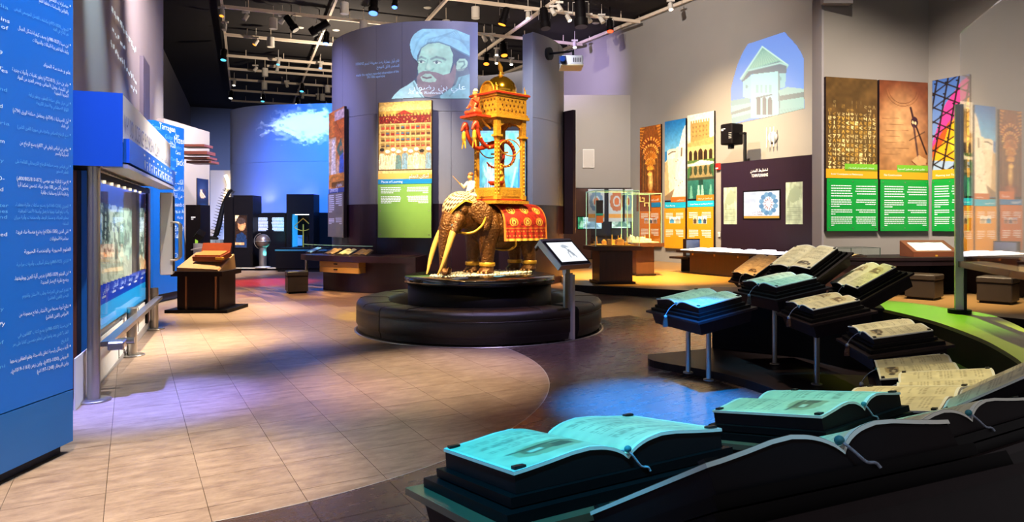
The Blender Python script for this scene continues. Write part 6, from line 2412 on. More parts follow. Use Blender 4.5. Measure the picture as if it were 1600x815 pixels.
mb.build('screen_lettering', M('screen_brown', '6a3418', .5, emit=.3), tp)
mb = MB()
xa, za = tpl(1172.5, 269)
xb, _ = tpl(1200, 269)
text(mb, 'تخطيط المدن', loc_place(-.006), width=xb - xa, x=xa, z=za)
mb.build('lettering', m_letter_w, tp)
mb = MB()
xa, za = tpl(1174.5, 277)
xb, zb_ = tpl(1200, 270.5)
text(mb, 'TOWN PLANNING', loc_place(-.006), size=.13, width=xb - xa, x=xa, z=za)
mb.build('lettering', m_letter_w, tp)
for xa, xb, ya, yb in ((1131.5, 1151.5, 292, 350), (1228.5, 1254.5, 283.5, 350)):
    a0, b0 = tpl(xa, yb)
    a1, b1 = tpl(xb, ya)
    c = Cv(24, 50, 0, 1, 0, 1, '9fae98')
    c.noise(6, 6, .25, 4)
    c.poly([(.1, .38), (.25, .2), (.6, .08), (.95, .2), (.8, .42), (.4, .5)], '8a9a84')
    for k in range(9):
        c.line([(.08, .55 + k * .05), (.9, .55 + k * .05)], .008, '7a8a78', .8)
    mp = c.mesh('map_sheet', lambda x, y: (a0 + x * (a1 - a0), -.02, b1 - y * (b1 - b0)), m_print, tp)
    MB().box(((a0 + a1) / 2, -.008, (b0 + b1) / 2), (a1 - a0, .018, b1 - b0)).build('map_board', m_white, tp)
o = struct('trim_4', MB().prism([tuple(UV(12.9, RW - .35))[:2], tuple(UV(13.15, RW - .35))[:2], tuple(UV(13.15, RW - .01))[:2], tuple(UV(12.9, RW - .01))[:2]], DZ, 3.2), m_dark)

mt_ = thing('model_table', 'low dark table with glowing white model top before the planning wall', 'table', UV(12.7, 14.1, DZ), rz)
gl_ = M('glowing_top', 'f4f2ff', .5, emit=1.6)
MB().box((-.55, .0, .29), (2.1, .8, .56)).build('table_base', m_brown, mt_)
MB().box((-.1, -.1, .62), (3.4, 1.25, .07)).build('table_rim', m_dark, mt_)
MB().box((-.1, -.1, .66), (3.2, 1.1, .03)).build('light_top', gl_, mt_)
mb = MB()
r = random.Random(8)
for k in range(70):
    s = r.uniform(.05, .16)
    mb.box((r.uniform(-1.6, 1.4), r.uniform(-.55, .35), .675 + s * .12), (s, s, s * .3 + .01))
mb.build('model_block', gl_, mt_, kind='stuff')
for x in (-1.2, -.4, .4):
    MB().cyl((x, -.68, .53), (x, -.68, .66), .02, n=8).build('bracket', m_amber_wood, mt_)
bb = thing('side_board', 'upright dark board with pale blue face at the left end of the model table', 'board', UV(14.75, 14.2, DZ), rz + .1)
MB().box((0, 0, .70), (.10, .62, .50)).build('board', m_dark, bb)
MB().box((.055, 0, .70), (.012, .56, .44)).build('blue_face', M('slate_blue_face', '5a6c9a', .4), bb)
MB().box((0, -.1, .415), (.7, .9, .06)).build('shelf', m_dark, bb)
for x in (-.28, .28):
    MB().box((x, .1, .193), (.05, .4, .384)).build('shelf_leg', m_dark, bb)
sg = on_plane(1099, 413, V_, RW - .05)
wc = thing('floor_sign', 'small white sign with dark mark at the foot of the right wall', 'sign', (sg.x, sg.y, DZ + .002), rz)
MB().box((0, 0, .11), (.22, .02, .22)).build('sign_plate', m_white, wc)
MB().ell((0, -.012, .12), (.06, .006, .06), 10, 6).build('mark', m_letter_k, wc)

pj = thing('projector', 'black projector on upright pole above the planning wall', 'projector', UV(14.6, d2 - .05, DZ + 3.24), rz)
MB().cyl((.25, .1, 0), (.25, .1, .86), .05, n=10).build('pole', m_blackm, pj)
MB().box((.10, .05, .84), (.40, .06, .05)).build('arm', m_blackm, pj)
MB().bbox((-.12, -.05, .83), (.46, .50, .62), .03).build('housing', m_black, pj)
MB().cyl((-.10, -.10, .54), (-.10, -.10, .40), .10, .09, 18).build('lens', m_blackm, pj)
mb = MB()
for k in range(4):
    mb.box((.05, -.306, .70 + k * .05), (.10, .01, .018))
mb.build('vent', m_alu, pj)
bars_ = MB()
bars(bars_, loc_place(-.303), -.30, -.14, .98, 2, .04, .022, seed=2)
bars_.build('label', m_letter_w, pj)
pd_ = on_plane(1206, 214, V_, RW - .08)
wr = thing('wireless_unit', 'round white wireless unit with three short aerials on the right wall', 'device', pd_, rz)
mb = MB().lathe([(0, 0), (.17, 0), (.17, .04), (.13, .09), (0, .10)], (0, 0, 0), 28)
mb.v = [(p[0], -p[2] + .06, p[1]) for p in mb.v]
mb.build('unit_body', m_white, wr)
for x in (-.13, .0, .13):
    MB().cyl((x, -.07, -.30), (x, -.07, .30), .016, n=8).build('aerial', m_white, wr)
MB().box((.1, -.055, .06), (.08, .02, .05)).build('status_light', M('pink_led', 'e080d0', .5, emit=1.5), wr)
fa = on_plane(1122, 262, V_, RW - .06)
f_ = thing('fire_alarm', 'small red fire alarm unit on the right wall beside the tallest amber board', 'alarm', fa, rz)
MB().bbox((0, 0, .04), (.16, .1, .22), .015).build('alarm_body', M('alarm_red', 'd0201a', .35), f_)
MB().box((0, -.055, -.02), (.10, .02, .05)).build('alarm_strobe', m_white, f_)
fa = on_plane(1123.5, 366, V_, RW - .05)
f_ = thing('wall_switch', 'small white switch low on the right wall under the fire alarm', 'switch', fa, rz)
MB().bbox((0, 0, 0), (.09, .05, .16), .01).build('switch_plate', m_white, f_)
MB().box((0, -.03, .0), (.04, .02, .06)).build('rocker', m_alu, f_)

# white projector on a wall arm by the drum
pb_ = P(858, 84, 16.9)
pw_ = thing('projector', 'white projector hanging from a dark arm beside the round drum', 'projector', P(891, 108, 15.9))
MB().bbox((.03, .1, .17), (.50, .60, .22), .02).build('housing', m_white, pw_)
MB().box((.03, .1, .055), (.52, .62, .02)).build('under_plate', M('cream_plastic', 'd8c8a0', .5), pw_)
MB().box((-.20, -.215, .17), (.16, .04, .18)).build('lens_panel', m_navy, pw_)
MB().cyl((-.20, -.22, .17), (-.20, -.30, .17), .065, n=18).build('lens', M('lens_blue', '2a4a9a', .1, metal=.5), pw_)
mb = MB()
for k in range(5):
    mb.box((.06 + k * .04, -.202, .17), (.02, .01, .10))
mb.build('vent', m_letter_k, pw_)
l0 = pb_ - Vector(pw_.location)
MB().tube([l0, (.0, .25, .47), (.08, .15, .47), (.08, .15, .27)], .028, 8).build('arm', m_blackm, pw_)
MB().cyl(l0 + Vector((-.03, .02, 0)), l0 + Vector((.03, -.02, 0)), .16, n=14).build('wall_plate', m_blackm, pw_)

# ------------------------------------------------------------------ long desk under the mathematics boards
ds = thing('long_desk', 'long dark wall desk under the mathematics boards', 'desk', (8.0, 13.2, DZ))
A0, A1, A2, A3 = (5.95, 13.35), (6.9, 12.95), (8.9, 13.2), (9.95, 11.3)
top = [A0, A1, (8.0, 13.0), A2, A3, (10.72, 11.4), (8.93, 14.6), (6.5, 13.96), (6.0, 13.8)]
MB().prism(top, DZ + .70, DZ + .755).build('desk_top', m_dark, ds, world=True)
MB().prism([(p[0], p[1] + .02) for p in top[:5]] + [(10.0, 11.35), (8.95, 13.28), (6.95, 13.05), (6.0, 13.42)], DZ + .60, DZ + .70).build('apron', m_dark, ds, world=True)
MB().prism([(6.05, 13.4), (7.15, 13.02), (7.25, 13.9), (6.3, 13.8)], DZ + .01, DZ + .60).build('desk_cabinet', m_brown, ds, world=True)
MB().prism([(7.0, 13.015), (7.32, 13.0), (7.33, 13.02), (7.0, 13.03)], DZ + .30, DZ + .62).build('drawer_front', m_amber_wood, ds, world=True)
MB().prism([(7.3, 14.05), (8.8, 14.40), (10.5, 11.4), (10.6, 11.45), (8.85, 14.5), (7.3, 14.15)], DZ + .02, DZ + .62).build('back_panel', m_dark, ds, world=True)
gt = DZ + .757
dc = thing('desk_glass_cover', 'low flat glass cover over an open manuscript on the long desk', 'case', (6.62, 13.5, gt), .25)
for x, y, a, b in ((0, -.24, 1.15, .01), (0, .24, 1.15, .01), (-.575, 0, .01, .48), (.575, 0, .01, .48)):
    MB().box((x, y, .085), (a, b, .17)).build('glass_pane', m_pane, dc)
e = MB()
for s in (-1, 1):
    e.box((0, s * .24, .172), (1.16, .012, .008))
    e.box((s * .575, 0, .172), (.012, .49, .008))
    e.box((s * .575, -.24, .085), (.012, .012, .17))
e.box((-.1, -.24, .085), (.008, .012, .17))
e.build('pane_edge', M('dark_pane_edge', '3a4a44', .3), dc)
ms = thing('manuscript', 'open cream manuscript lying under the low glass cover on the long desk', 'book', (6.62, 13.5, gt), .25)
for s in (-1, 1):
    MB().grid(lambda u, v: (s * u * .30, (v - .5) * .30, .012 + .035 * math.sin(u * PI * .9)), 6, 2).build('page', M('manuscript_page', 'd8b478', .6, var=.2, scale=30), ms)
MB().box((0, 0, .006), (.66, .34, .01)).build('cover', m_brown, ms)
bxx = thing('slanted_showcase', 'slanted wood-framed showcase with lit pale map inside, on the long desk', 'showcase', (8.28, 13.55, gt), .12)
mb = MB()
mb.add([(-.48, -.2, 0), (.48, -.2, 0), (.48, .2, 0), (-.48, .2, 0), (-.48, -.2, .08), (.48, -.2, .08), (.48, .2, .30), (-.48, .2, .30)], [(3, 2, 1, 0), (4, 5, 6, 7), (0, 1, 5, 4), (2, 3, 7, 6), (0, 4, 7, 3), (1, 2, 6, 5)])
mb.build('wood_box', M('red_wood_frame', '6a3a24', .4, var=.2, scale=6), bxx)
sl = lambda x, y, o=.006: (x, y, .08 + (y + .2) * .55 + o)
c = Cv(40, 20, 0, 1, 0, 1, 'c4d8cc')
c.noise(5, 5, .3, 3)
c.mesh('lit_map', lambda x, y: sl(-.38 + x * .76, .13 - y * .28), m_screen_dim, bxx)
fm = MB()
for a, b, cc, d in ((-.48, .48, -.2, -.15), (-.48, .48, .13, .2), (-.48, -.38, -.15, .13), (.38, .48, -.15, .13)):
    fm.add([sl(a, cc, .012), sl(b, cc, .012), sl(b, d, .012), sl(a, d, .012)], [(0, 1, 2, 3)])
fm.build('frame', M('red_wood_frame', '6a3a24', .4), bxx)
MB().box((0, -.205, .02), (.04, .02, .03)).build('brass_lock', m_gold, bxx)

wb = thing('wall_box', 'grey wall box with dark hole high above the numerals board', 'box', P(1307, 3, 13.9))
MB().box((0, 0, .2), (.60, .16, .5)).build('box_body', m_wall, wb)
MB().box((.02, -.085, .12), (.16, .02, .14)).build('dark_hole', m_black, wb)

# ------------------------------------------------------------------ the island of book stands
isl = thing('stand_platform', 'low curved dark platform carrying the book stands', 'platform', (2.4, 6.5, 0))
front = spline([(1.56, 7.84), (1.56, 7.49), (2.06, 6.95), (2.36, 6.31), (2.45, 5.6), (2.28, 4.85), (1.85, 4.1), (1.3, 3.5), (.7, 3.0), (.1, 2.62), (-.25, 2.2)], 5)
front = [tuple(p) for p in front]
MB().prism(front + [(-.1, 1.6), (.2, .9), (2.6, .9), (3.9, 3.2), (4.3, 5.0), (4.75, 6.6), (4.85, 8.0), (4.4, 9.3), (2.36, 8.22)], .002, .08).build('platform_body', m_dark, isl, world=True)
ct = thing('island_counter', 'tall black counter block behind the far book stands', 'counter', (3.4, 7.6, .08))
cpoly = [(2.42, 8.25), (3.25, 7.72), (3.45, 7.1), (3.78, 6.95), (4.02, 7.55), (3.95, 8.6), (3.6, 9.15), (2.7, 9.2)]
MB().prism(cpoly, .082, .70).build('counter_body', m_black, ct, world=True)
MB().prism([(p[0] + (p[0] - 3.45) * .02, p[1] + (p[1] - 7.6) * .02) for p in cpoly], .70, .725).build('counter_top', m_dark, ct, world=True)
lg = thing('curved_ledge', 'curved wooden ledge lit green and yellow, sweeping behind the books', 'ledge', (4.9, 7.5, 0))
inner = spline([(4.92, 9.3), (4.93, 8.3), (4.87, 7.7), (4.66, 6.81), (4.43, 6.16), (4.14, 5.52), (3.7, 4.85), (3.1, 4.15)], 6)
outer = spline([(5.2, 10.1), (5.62, 9.9), (5.88, 9.0), (5.95, 8.5), (5.72, 7.8), (5.4, 7.1), (4.95, 6.3), (4.3, 5.4), (3.7, 4.6)], 6)
loopp = [tuple(p) for p in inner] + [tuple(p) for p in outer[::-1]]
MB().prism(loopp, .41, .45).build('ledge_top', M('ledge_wood', '8f8a5a', .35, var=.12, scale=3, stretch=(1, 5, 1)), lg, world=True)
MB().prism([tuple(p) for p in inner] + [(p[0] + .9 * (p[0] - 1.2) / 4.2, p[1] + .12) for p in inner[::-1]], .082, .41).build('ledge_base', m_black, lg, world=True)

gsn = thing('glass_screen', 'large leaning-cut glass screen on a steel post at the right edge', 'screen', (5.66, 8.63, .45))
gd = Vector((-.31, -.95)).normalized()
MB().box((0, 0, 1.33), (.10, .05, 2.62), rz=math.atan2(gd.y, gd.x) + PI / 2).build('post', m_alu, gsn)
MB().box((.05, -.03, 1.3), (.03, .05, 2.55), rz=math.atan2(gd.y, gd.x) + PI / 2).build('post_groove', m_blackm, gsn)
MB().cyl((0, 0, .001), (0, 0, .05), .13, n=20).build('base_plate', m_black, gsn)
gl = 4.2
gp_ = lambda q, z, o=0.: (gd.x * q - gd.y * o, gd.y * q + gd.x * o, z)
mb = MB()
P4 = [(.04, .66), (gl, .66), (gl, 3.53), (.04, 3.53)]
mb.add([gp_(q, z, .006) for q, z in P4] + [gp_(q, z, -.006) for q, z in P4], [(0, 1, 2, 3), (7, 6, 5, 4)] + [(i, (i + 1) % 4, 4 + (i + 1) % 4, 4 + i) for i in range(4)])
mb.build('glass_pane', m_bigpane, gsn)
mb = MB()
Q4 = [(.02, .585), (gl, .585), (gl, .66), (.02, .66)]
mb.add([gp_(q, z, .30) for q, z in Q4] + [gp_(q, z, -.02) for q, z in Q4], [(0, 1, 2, 3), (7, 6, 5, 4)] + [(i, (i + 1) % 4, 4 + (i + 1) % 4, 4 + i) for i in range(4)])
mb.build('wood_shelf', M('red_brown_shelf', '6a4230', .25, var=.2, scale=4), gsn)

# ---- books
W0, H0 = .72, .48
UU = [0, .05, .12, .22, .35, .5, .7, .88, 1.0]
ZZ = [.036, .052, .066, .077, .083, .080, .070, .062, .058]


def pz(u):
    return float(np.interp(u, UU, ZZ))


def page_canvas(side, seed, tone, picture):
    c = Cv(42, 60, 0, 42, 0, 60, tone)
    c.noise(.12, .12, .10, seed)
    r = random.Random(seed)
    ink = '5a4a34'
    y = 7.0
    top_pic = picture == 'top'
    if top_pic:
        c.ell(21, 17, 13, 9, 'b9a57c'); c.ell(17, 16, 5, 4, '6e5a44'); c.ell(25, 18, 6, 5, '8a7252'); c.ell(26, 17, 2.4, 2, 'd8cbb0'); c.line([(8, 21), (34, 22)], .8, '5c4a36')
        y = 31
    end = 40 if picture == 'low' else 53
    while y < end:
        n = r.randint(2, 5)
        for k in range(n):
            if y > end:
                break
            x = 6 if side > 0 else 7
            e = 36 if k < n - 1 else r.uniform(16, 30)
            while x < e:
                w_ = r.uniform(2, 5)
                c.fill((c.x >= x) & (c.x <= min(x + w_, e)) & (np.abs(c.y - y) < .62), ink, .30)
                x += w_ + 1.0
            y += 2.1
        y += 2.2
    if picture == 'low':
        c.ell(20, 49, 11, 6, 'a8946e'); c.ell(15, 49, 4.5, 4, '4e443a'); c.ell(24, 48, 5, 4, '5c5044'); c.ell(25, 48, 2.2, 1.8, 'b9ac90'); c.ell(32, 50, 2.6, 2.4, '4a4036')
    return c


def make_book(label, X, Y, Z, ph, ta, W, H, seed, tone='d6cba8', pics=(None, 'low'), tassel=True, cord_top=False):
    b = bpy.data.objects.new('open_book', None)
    COL.objects.link(b)
    b.location = (X, Y, Z)
    b.rotation_euler = (math.radians(ta), 0, math.radians(ph))
    k = W / W0
    hh = H / H0
    b.scale = (k, hh, (k + hh) / 2)
    tag(b, label, 'book', 'open books on the stands')
    n = 20
    us = np.linspace(0, 1, n + 1)
    blk = MB()
    for s in (-1, 1):
        xs = [s * u * W0 / 2 for u in us]
        zs = [pz(u) - .008 for u in us]
        for y in (-H0 / 2, H0 / 2):
            blk.add([(x, y, 0) for x in xs] + [(x, y, z) for x, z in zip(xs, zs)], [(i, i + 1, n + 2 + i, n + 1 + i) for i in range(n)])
        blk.add([(xs[-1], -H0 / 2, 0), (xs[-1], H0 / 2, 0), (xs[-1], H0 / 2, zs[-1]), (xs[-1], -H0 / 2, zs[-1])], [(0, 1, 2, 3)])
    blk.build('page_block', M('dark_page_block', '150e11', .6, spec=.15, var=.2, scale=30, stretch=(1, 1, 12)), b)
    MB().box((0, 0, -.014), (W0 + .05, H0 + .04, .026)).build('cover', m_black, b)
    for s in (-1, 1):
        c = page_canvas(s, seed * 2 + s, tone, pics[0 if s < 0 else 1])
        o = c.mesh('page', lambda x, y: (s * x / 42 * W0 / 2, H0 / 2 - y / 60 * H0, pz(x / 42)) if s > 0 else (-(42 - x) / 42 * W0 / 2, H0 / 2 - y / 60 * H0, pz((42 - x) / 42)), print_mat('page_print', .6), b)
        e = MB()
        rim = [(s * u * (W0 / 2 + .004), -H0 / 2 - .004, pz(u)) for u in us] + [(s * u * (W0 / 2 + .004), H0 / 2 + .004, pz(u)) for u in us[::-1]]
        m_ = len(rim)
        e.add(rim + [(p[0], p[1], p[2] - .009) for p in rim], [(i, (i + 1) % m_, m_ + (i + 1) % m_, m_ + i) for i in range(m_ - 1)])
        rin = [(s * max(u - (.008 if j in (0,) else 0), 0) * (W0 / 2 - .010) if True else 0, 0, 0) for j, u in enumerate(us)]
        inn = [(s * u * (W0 / 2 - .010), -H0 / 2 + .010, pz(u) + .0008) for u in us] + [(s * u * (W0 / 2 - .010), H0 / 2 - .010, pz(u) + .0008) for u in us[::-1]]
        e.add([(p[0], p[1], p[2] + .0008) for p in rim] + inn, [(i, i + 1, m_ + i + 1, m_ + i) for i in range(m_ - 1)])
        e.build('page_edge', m_edge, b)
        for y in (-1, 1):
            MB().box((s * (W0 / 2 - .022), y * (H0 / 2 - .018), .064), (.034, .022, .008)).build('corner_clip', m_blackm, b)
    MB().box((0, 0, .036), (.006, H0 * .99, .006)).build('gutter_cord', m_blackm, b)
    y0 = H0 / 2 if cord_top else -H0 / 2
    d = 1 if cord_top else -1
    if tassel:
        pts = [(0, y0 - d * .03, .046), (0, y0 + d * .006, .05), (-.010, y0 + d * .035, .040), (-.022, y0 + d * .075, .012), (-.030, y0 + d * .112, -.03), (-.033, y0 + d * .122, -.055)]
    else:
        pts = [(0, y0 - d * .03, .046), (0, y0 + d * .006, .05), (-.012, y0 + d * .016, .03), (-.03, y0 + d * .020, .004), (-.050, y0 + d * .024, -.002), (-.056, y0 + d * .026, -.014)]
    bm_ = MB().tube([Vector(p) for p in spline(pts, 4)], .0034, 7).build('bookmark', m_cord, b)
    MB().ell((0, y0 + d * .004, .056), (.011, .011, .010), 10, 7).build('bookmark_knot', M('teal_knot', '2a7a88', .5), bm_)
    if tassel:
        p = Vector(pts[-1])
        MB().ell(p, (.016, .016, .018), 10, 7).build('tassel_knot', m_cord, bm_)
        tl = MB()
        for i in range(14):
            a = i * PI * 2 / 14
            tl.tube([p + Vector((.010 * math.cos(a), .010 * math.sin(a), -.01)), p + Vector((.020 * math.cos(a), -.012 + .016 * math.sin(a), -.05)), p + Vector((.024 * math.cos(a), -.02 + .020 * math.sin(a), -.095))], .0055, 5)
        tl.build('tassel', m_tassel, bm_)
    return b


def make_stand(label, X, Y, Z, ph, ta, W, H, legs='pedestal', board=None, zfloor=.082, ov=.12):
    t = thing('book_stand', label, 'stand', (X, Y, zfloor), math.radians(ph), 'book stands of the island')
    c_, s_ = math.cos(math.radians(ta)), math.sin(math.radians(ta))
    T = lambda p: (p[0], p[1] * c_ - p[2] * s_, Z - zfloor + p[1] * s_ + p[2] * c_)

    def tb(c0, d, taper=1.):
        mb = MB().box(c0, d, taper=taper)
        mb.v = [T(p) for p in mb.v]
        return mb
    tb((0, 0, -.042), (W + ov - .01, H + ov - .02, .027)).build('rest_slab', m_black, t)
    tb((0, 0, -.066), (W + ov + .08, H + ov + .06, .02)).build('lectern_top', board or m_dark, t)
    tb((0, 0, -.135), (W + ov, H + ov - .02, .118), .95).build('lectern_box', m_dark, t)
    if legs == 'poles':
        for x in (-.17, .17):
            o = MB().cyl((x, .0, 0), (x, .0, Z - zfloor - .15), .024, n=14).build('pole', m_steel, t)
            MB().lathe([(.024, .0), (.05, .0), (.05, .012), (.024, .016)], (x, 0, 0), 16).build('foot_ring', m_steel, o)
    elif legs == 'pole':
        o = MB().cyl((0, -.05, 0), (0, -.05, Z - zfloor - .16), .026, n=14).build('pole', m_steel, t)
        MB().lathe([(.026, .0), (.05, .0), (.05, .012), (.026, .016)], (0, -.05, 0), 16).build('foot_ring', m_steel, o)
    elif legs == 'post':
        MB().box((0, 0, (Z - zfloor - .17) / 2), (.16, .12, Z - zfloor - .17)).build('post', m_black, t)
    else:
        mb = MB()
        pts = [(sx * (W / 2 + .035), sy * (H / 2 + .03)) for sx, sy in ((-1, -1), (1, -1), (1, 1), (-1, 1))]
        topv = [T((x, y, -.192)) for x, y in pts]
        v = [(x, y * c_, 0.) for x, y in pts] + topv
        mb.add(v, [(3, 2, 1, 0), (4, 5, 6, 7), (0, 1, 5, 4), (1, 2, 6, 5), (2, 3, 7, 6), (3, 0, 4, 7)])
        mb.build('pedestal', m_black, t)
    return t


m_board_w = M('brown_wood_board', '6a4a38', .28, var=.2, scale=3, stretch=(6, 1, 1))  # wood's own brown, for the boards of the first two stands
BK = [  # X, Y, Z, turn, tilt, W, H, legs, tassel, cord at top, where
    (.215, 2.04, .898, -150.2, 8.6, .711, .421, 'pedestal', False, True, 'with teal light, large and nearest in the middle of the frame'),
    (1.17, 2.70, .84, -144.3, 10.2, .56, .46, 'post', False, True, 'with teal light, beyond the dark edge of the nearest tilted book'),
    (1.956, 3.429, .664, -134, 10, .66, .49, 'post', True, False, 'with cream pages lying just right of the second teal book'),
    (2.46, 3.85, .648, -121.2, 9.5, .67, .467, 'post', True, False, 'with yellowish pages, fourth from the near end of the inner row'),
    (2.75, 4.65, .568, -115, 10, .70, .45, 'post', True, False, 'with a ringed drawing and yellowish pages, below the black ledge'),
    (2.95, 5.34, .725, -100.3, 10.3, .607, .41, 'post', True, False, 'with pale pages and a blue-grey tassel, on a wide stand in mid row'),
    (2.90, 6.38, .817, -91, 12.2, .623, .419, 'pole', True, False, 'with pale teal pages on a single-pole stand'),
    (2.86, 7.31, .935, -80.6, 11.3, .679, .456, 'pole', True, False, 'with bright teal pages and a white-brown tassel, higher than its neighbours'),
    (1.832, 6.715, .804, -70.7, 10.3, .72, .482, 'poles', True, False, 'on two steel poles at the far left end of the row'),
    (3.39, 7.92, 1.155, -71.9, 30.6, .662, .443, 'post', False, False, 'steeply tilted and highest, with tan pages, in the back row'),
    (3.54, 9.86, .94, -81.7, 34.3, .68, .456, 'post', True, False, 'steeply tilted, half hidden at the left end of the back row'),
    (3.79, 7.35, .985, -92.5, 29.7, .657, .444, 'post', True, False, 'steeply tilted with a pale spot on its page, right end of back row'),
    (2.04, 2.77, .925, -135, 35, .60, .40, 'post', False, False, 'with green-lit page slanting up to the right edge of the frame'),
    (1.25, 2.16, .90, -150, 25, .66, .44, 'pedestal', False, True, 'seen from behind with a teal knot, at the right edge of the frame'),
    (.54, 1.415, 1.04, -156.1, 31, .612, .436, 'pedestal', False, True, 'seen from behind as a dark wavy edge, nearest of all'),
]
SL = ['with a wide brown board, under the nearest teal-lit book', 'under the second teal-lit book', 'under the cream-paged book right of the second teal book', 'under the fourth book of the inner row',
      'under the book with the ringed drawing', 'under the mid-row book with blue-grey tassel', 'with one steel pole, under the pale teal book', 'with one steel pole, under the bright teal book', 'with two steel poles, at the far left end',
      'under the highest tan-paged book of the back row', 'under the half-hidden book at the back left', 'under the steep book at the right end of the back row', 'under the green-lit slanting page at the right edge',
      'under the book with teal knot at the right edge', 'forming the black mass at the bottom right, nearest of all']
for i, (X, Y, Z, ph, ta, W, H, legs, tas, ctop, lb) in enumerate(BK):
    make_book('open book ' + lb, X, Y, Z, ph, ta, W, H, i + 1, pics=[(None, 'low'), ('top', 'top'), (None, None), (None, None), (None, 'low')][i % 5] if i > 3 else [(None, 'top'), (None, 'top'), (None, None), (None, None)][i], tassel=tas, cord_top=ctop)
    make_stand('dark book stand ' + SL[i], X, Y, Z, ph, ta, W, H, legs, board=m_board_w if i in (0, 1) else None, zfloor=.002 if i == 10 else .727 if i in (9, 11) else .082, ov=.07 if i in (1, 2, 3, 4, 12, 13) else .12)
cd = thing('white_card', 'small folded white card standing on the black island counter between the book stands', 'card', (3.50, 8.32, .727), -.3)
MB().box((-.035, 0, .13), (.075, .008, .26), rz=.5).build('card_leaf', m_white, cd)
MB().box((.035, .005, .15), (.075, .008, .30), rz=-.5).build('card_leaf', m_white, cd)

# ------------------------------------------------------------------ ceiling rails and lamps
RZ = 9.08
Q = V_.dot(A_), V_.dot(B_)


def rail(label, p0, p1):
    t = thing('ceiling_rail', label, 'rail', (p0 + p1) / 2, math.atan2(p1.y - p0.y, p1.x - p0.x), 'lighting rails under the ceiling')
    L_ = (p1 - p0).length
    MB().box((0, 0, 0), (L_, .085, .11)).build('rail_bar', m_rail, t)
    mb = MB()
    n = max(2, int(L_ / 1.6))
    for k in range(n):
        x = -L_ / 2 + L_ * (k + .5) / n
        mb.cyl((x, 0, .05), (x, 0, CZ - RZ), .018, n=6)
    mb.build('hanger', m_rail, t, kind='stuff')
    return t


ORD = ['first', 'second', 'third', 'fourth', 'fifth', 'sixth', 'seventh', 'eighth', 'ninth', 'tenth', 'eleventh', 'twelfth', 'thirteenth', 'fourteenth', 'fifteenth', 'sixteenth', 'seventeenth', 'eighteenth', 'nineteenth', 'twentieth',
       'twenty-first', 'twenty-second', 'twenty-third', 'twenty-fourth', 'twenty-fifth', 'twenty-sixth', 'twenty-seventh', 'twenty-eighth']
for k, s_ in enumerate((22.0, 25.7, 29.5, 33.2, 36.0, 38.6, 41.8, 45.4)):
    rail('cream lighting rail running across the hall, %s from the viewer' % ORD[k], AB(s_, -.75, RZ), AB(s_, (16.6 - Q[0] * s_) / Q[1], RZ))
for k, t_ in enumerate((-.73, 2.9, 6.4, 9.9)):
    rail('cream lighting rail running away down the hall, %s from the left' % ORD[k], AB(14.0, t_, RZ + .1), AB(46, t_, RZ + .1))
rail('cream lighting rail along the top of the right wall', UV(13, RW - .12, CZ - .14), UV(45, RW - .12, CZ - .14))
rail('short cream lighting rail deep in the hall above the blue wall, left part', AB(34.7, 1.0, RZ), AB(34.7, 9, RZ))


def ceil_pt(px, py, z):
    Y = (z - EZ) * F / (HY - py)
    return Vector(((px - 800) / F * Y, Y, z))


LENS = {'w': M('lens_warm_white', 'fff0d4', .5, emit=5), 'o': M('lens_orange', 'ff9a30', .5, emit=2), 'b': M('lens_blue_lit', '5a8cff', .5, emit=2), 'c': M('lens_cyan', '5ad0ff', .5, emit=1.5), 'r': M('lens_red', 'ff4a28', .5, emit=2.5),
        '-': M('lens_off', 'b8b0a0', .4), 'k': M('lens_dark', '30261e', .4)}
m_can = M('white_can_metal', 'c9c1b6', .45)
cans = [(427, 37), (423, 66), (568, 41), (538, 13), (743, 20), (876, 31), (414, 113), (413, 134), (504, 152), (512, 139), (697, 40)]
cans.sort()
for k, (px, py) in enumerate(cans[:10]):
    p = ceil_pt(px, py, 8.75)
    t = thing('can_downlight', 'white cylinder downlight under the ceiling, %s from the left' % ORD[k], 'lamp', p, 0, 'cylinder downlights')
    MB().cyl((0, 0, -.19), (0, 0, .19), .145, n=22).build('can', m_can, t)
    MB().lathe([(.145, -.19), (.125, -.2), (.11, -.17), (0, -.165)], (0, 0, 0), 22).build('reflector', LENS['-'], t)
    MB().cyl((0, 0, .19), (0, 0, CZ - p.z), .015, n=6).build('stem', m_rail, t)
heads = [(384, 27, '-', -1), (441, 32, '-', -1), (400, 66, 'o', -1), (435, 97, 'c', 0), (399, 108, '-', -1), (501, 103, 'b', 0), (448, 132, '-', 1), (825, 24, 'w', 0), (757, 60, '-', 1), (769, 60, '-', 1), (864, 18, '-', 1), (874, 12, '-', 1),
         (888, 28, 'w', 1), (920, 30, '-', 1), (940, 31, '-', 1), (898, 70, 'w', 0), (1048, 10, 'w', 0), (799, 97, 'w', 0), (347, 20, 'o', 0), (351, 42, '-', 0), (366, 130, 'w', 0), (433, 108, '-', 0), (473, 150, '-', 0), (497, 152, '-', 0), (776, 82, 'w', 0), (776, 95, 'w', 0),
         (410, 150, 'w', 0)]
heads.sort()
for k, (px, py, ln, dr) in enumerate(heads):
    p = ceil_pt(px, py, 8.84)
    t = thing('track_spotlight', 'small white track spotlight on the ceiling rails, %s from the left' % ORD[k], 'lamp', p, 0, 'track spotlights')
    d = Vector((dr * .5, -.35, -1)).normalized()
    o = MB().cyl(d * -.12, d * .13, .075, .085, 16).build('lamp_head', m_can, t)
    MB().cyl(d * .128, d * .134, .072, n=16).build('lens', LENS[ln], o)
    MB().cyl((0, 0, .02), (0, 0, CZ - p.z), .014, n=6).build('stem', m_can, t)
    MB().box((0, 0, RZ - p.z - .06), (.26, .07, .06)).build('adapter', m_can, t)
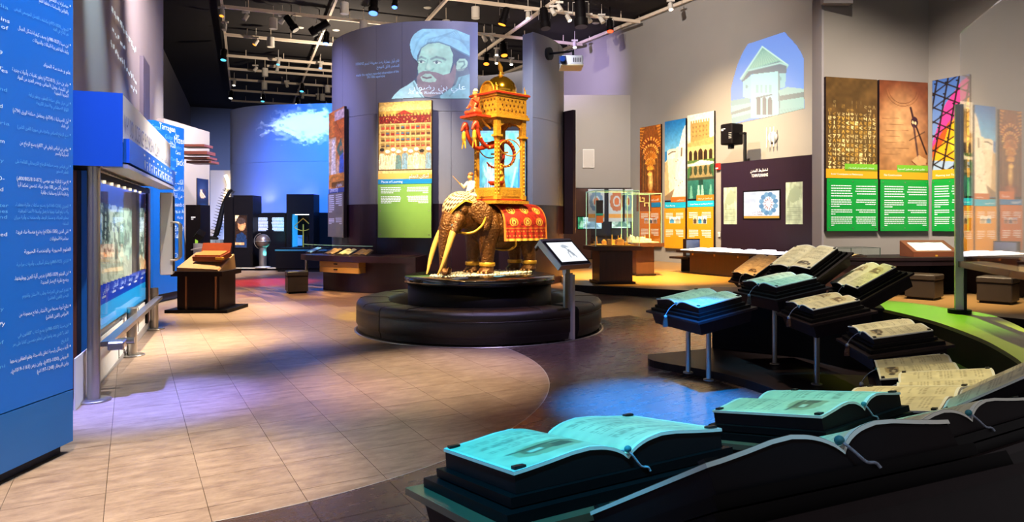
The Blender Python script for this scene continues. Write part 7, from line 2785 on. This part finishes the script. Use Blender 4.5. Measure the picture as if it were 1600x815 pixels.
blacks = [(455, 37, '-', 1.2, (.7, 0, -1)), (499, 44, 'k', 1.5, (-1, 0, -.6)), (788, 26, 'o', 1.2, (-.3, 0, -1)), (851, 30, 'k', 1.5, (.1, -.2, -1)), (907, 22, 'k', 1.9, (.05, -.1, -1)), (953, 40, 'r', 1.0, (0, -.3, -1)), (584, 8, 'b', 1.3, (0, -.3, -1)),
          (510, 60, 'b', 1.0, (0, -.3, -1)), (350, 86, 'c', 1.0, (0, -.3, -1)), (472, 137, 'c', .9, (0, -.3, -1)), (464, 158, 'w', .9, (0, -.3, -1)), (411, 153, 'c', .9, (0, -.3, -1)), (361, 148, 'w', .9, (0, -.3, -1)), (760, 92, 'o', 1.1, (0, -.4, -1)), (787, 77, 'o', 1.2, (.1, -.3, -1)), (617, 4, 'b', .8, (0, -.4, -1))]
blacks.sort()
for k, (px, py, ln, sc_, d) in enumerate(blacks):
    p = ceil_pt(px, py, 8.72)
    t = thing('stage_spotlight', 'black stage spotlight hung from the ceiling rails, %s from the left' % ORD[k], 'lamp', p, 0, 'black stage spotlights')
    d = Vector(d).normalized()
    o = MB().cyl(d * -.26 * sc_, d * .10 * sc_, .10 * sc_, n=18).build('lamp_body', m_black, t)
    MB().cyl(d * .10 * sc_, d * .24 * sc_, .13 * sc_, .12 * sc_, 18).build('lamp_hood', m_black, o)
    MB().cyl(d * .236 * sc_, d * .243 * sc_, .112 * sc_, n=18).build('lens', LENS[ln], o)
    s_ = d.cross(Vector((0, 1, 0))).normalized()
    MB().tube([s_ * .14 * sc_, s_ * .14 * sc_ + Vector((0, 0, .22 * sc_)), s_ * -.14 * sc_ + Vector((0, 0, .22 * sc_)), s_ * -.14 * sc_], .014, 6).build('yoke', m_steel, t)
    MB().cyl((0, 0, .2 * sc_), (0, 0, CZ - p.z), .018, n=6).build('hanger', m_black, t)
for k, (px, py) in enumerate(((469, 43), (525, 47), (668, 12), (931, 36))):
    p = ceil_pt(px, py, CZ - .004)
    t = thing('recessed_light', 'small round recessed ceiling light, %s from the left' % ORD[k], 'lamp', p, 0, 'recessed ceiling lights')
    MB().lathe([(0, -.02), (.12, -.02), (.15, 0), (0, 0)], (0, 0, 0), 20).build('disc', LENS['-'], t)
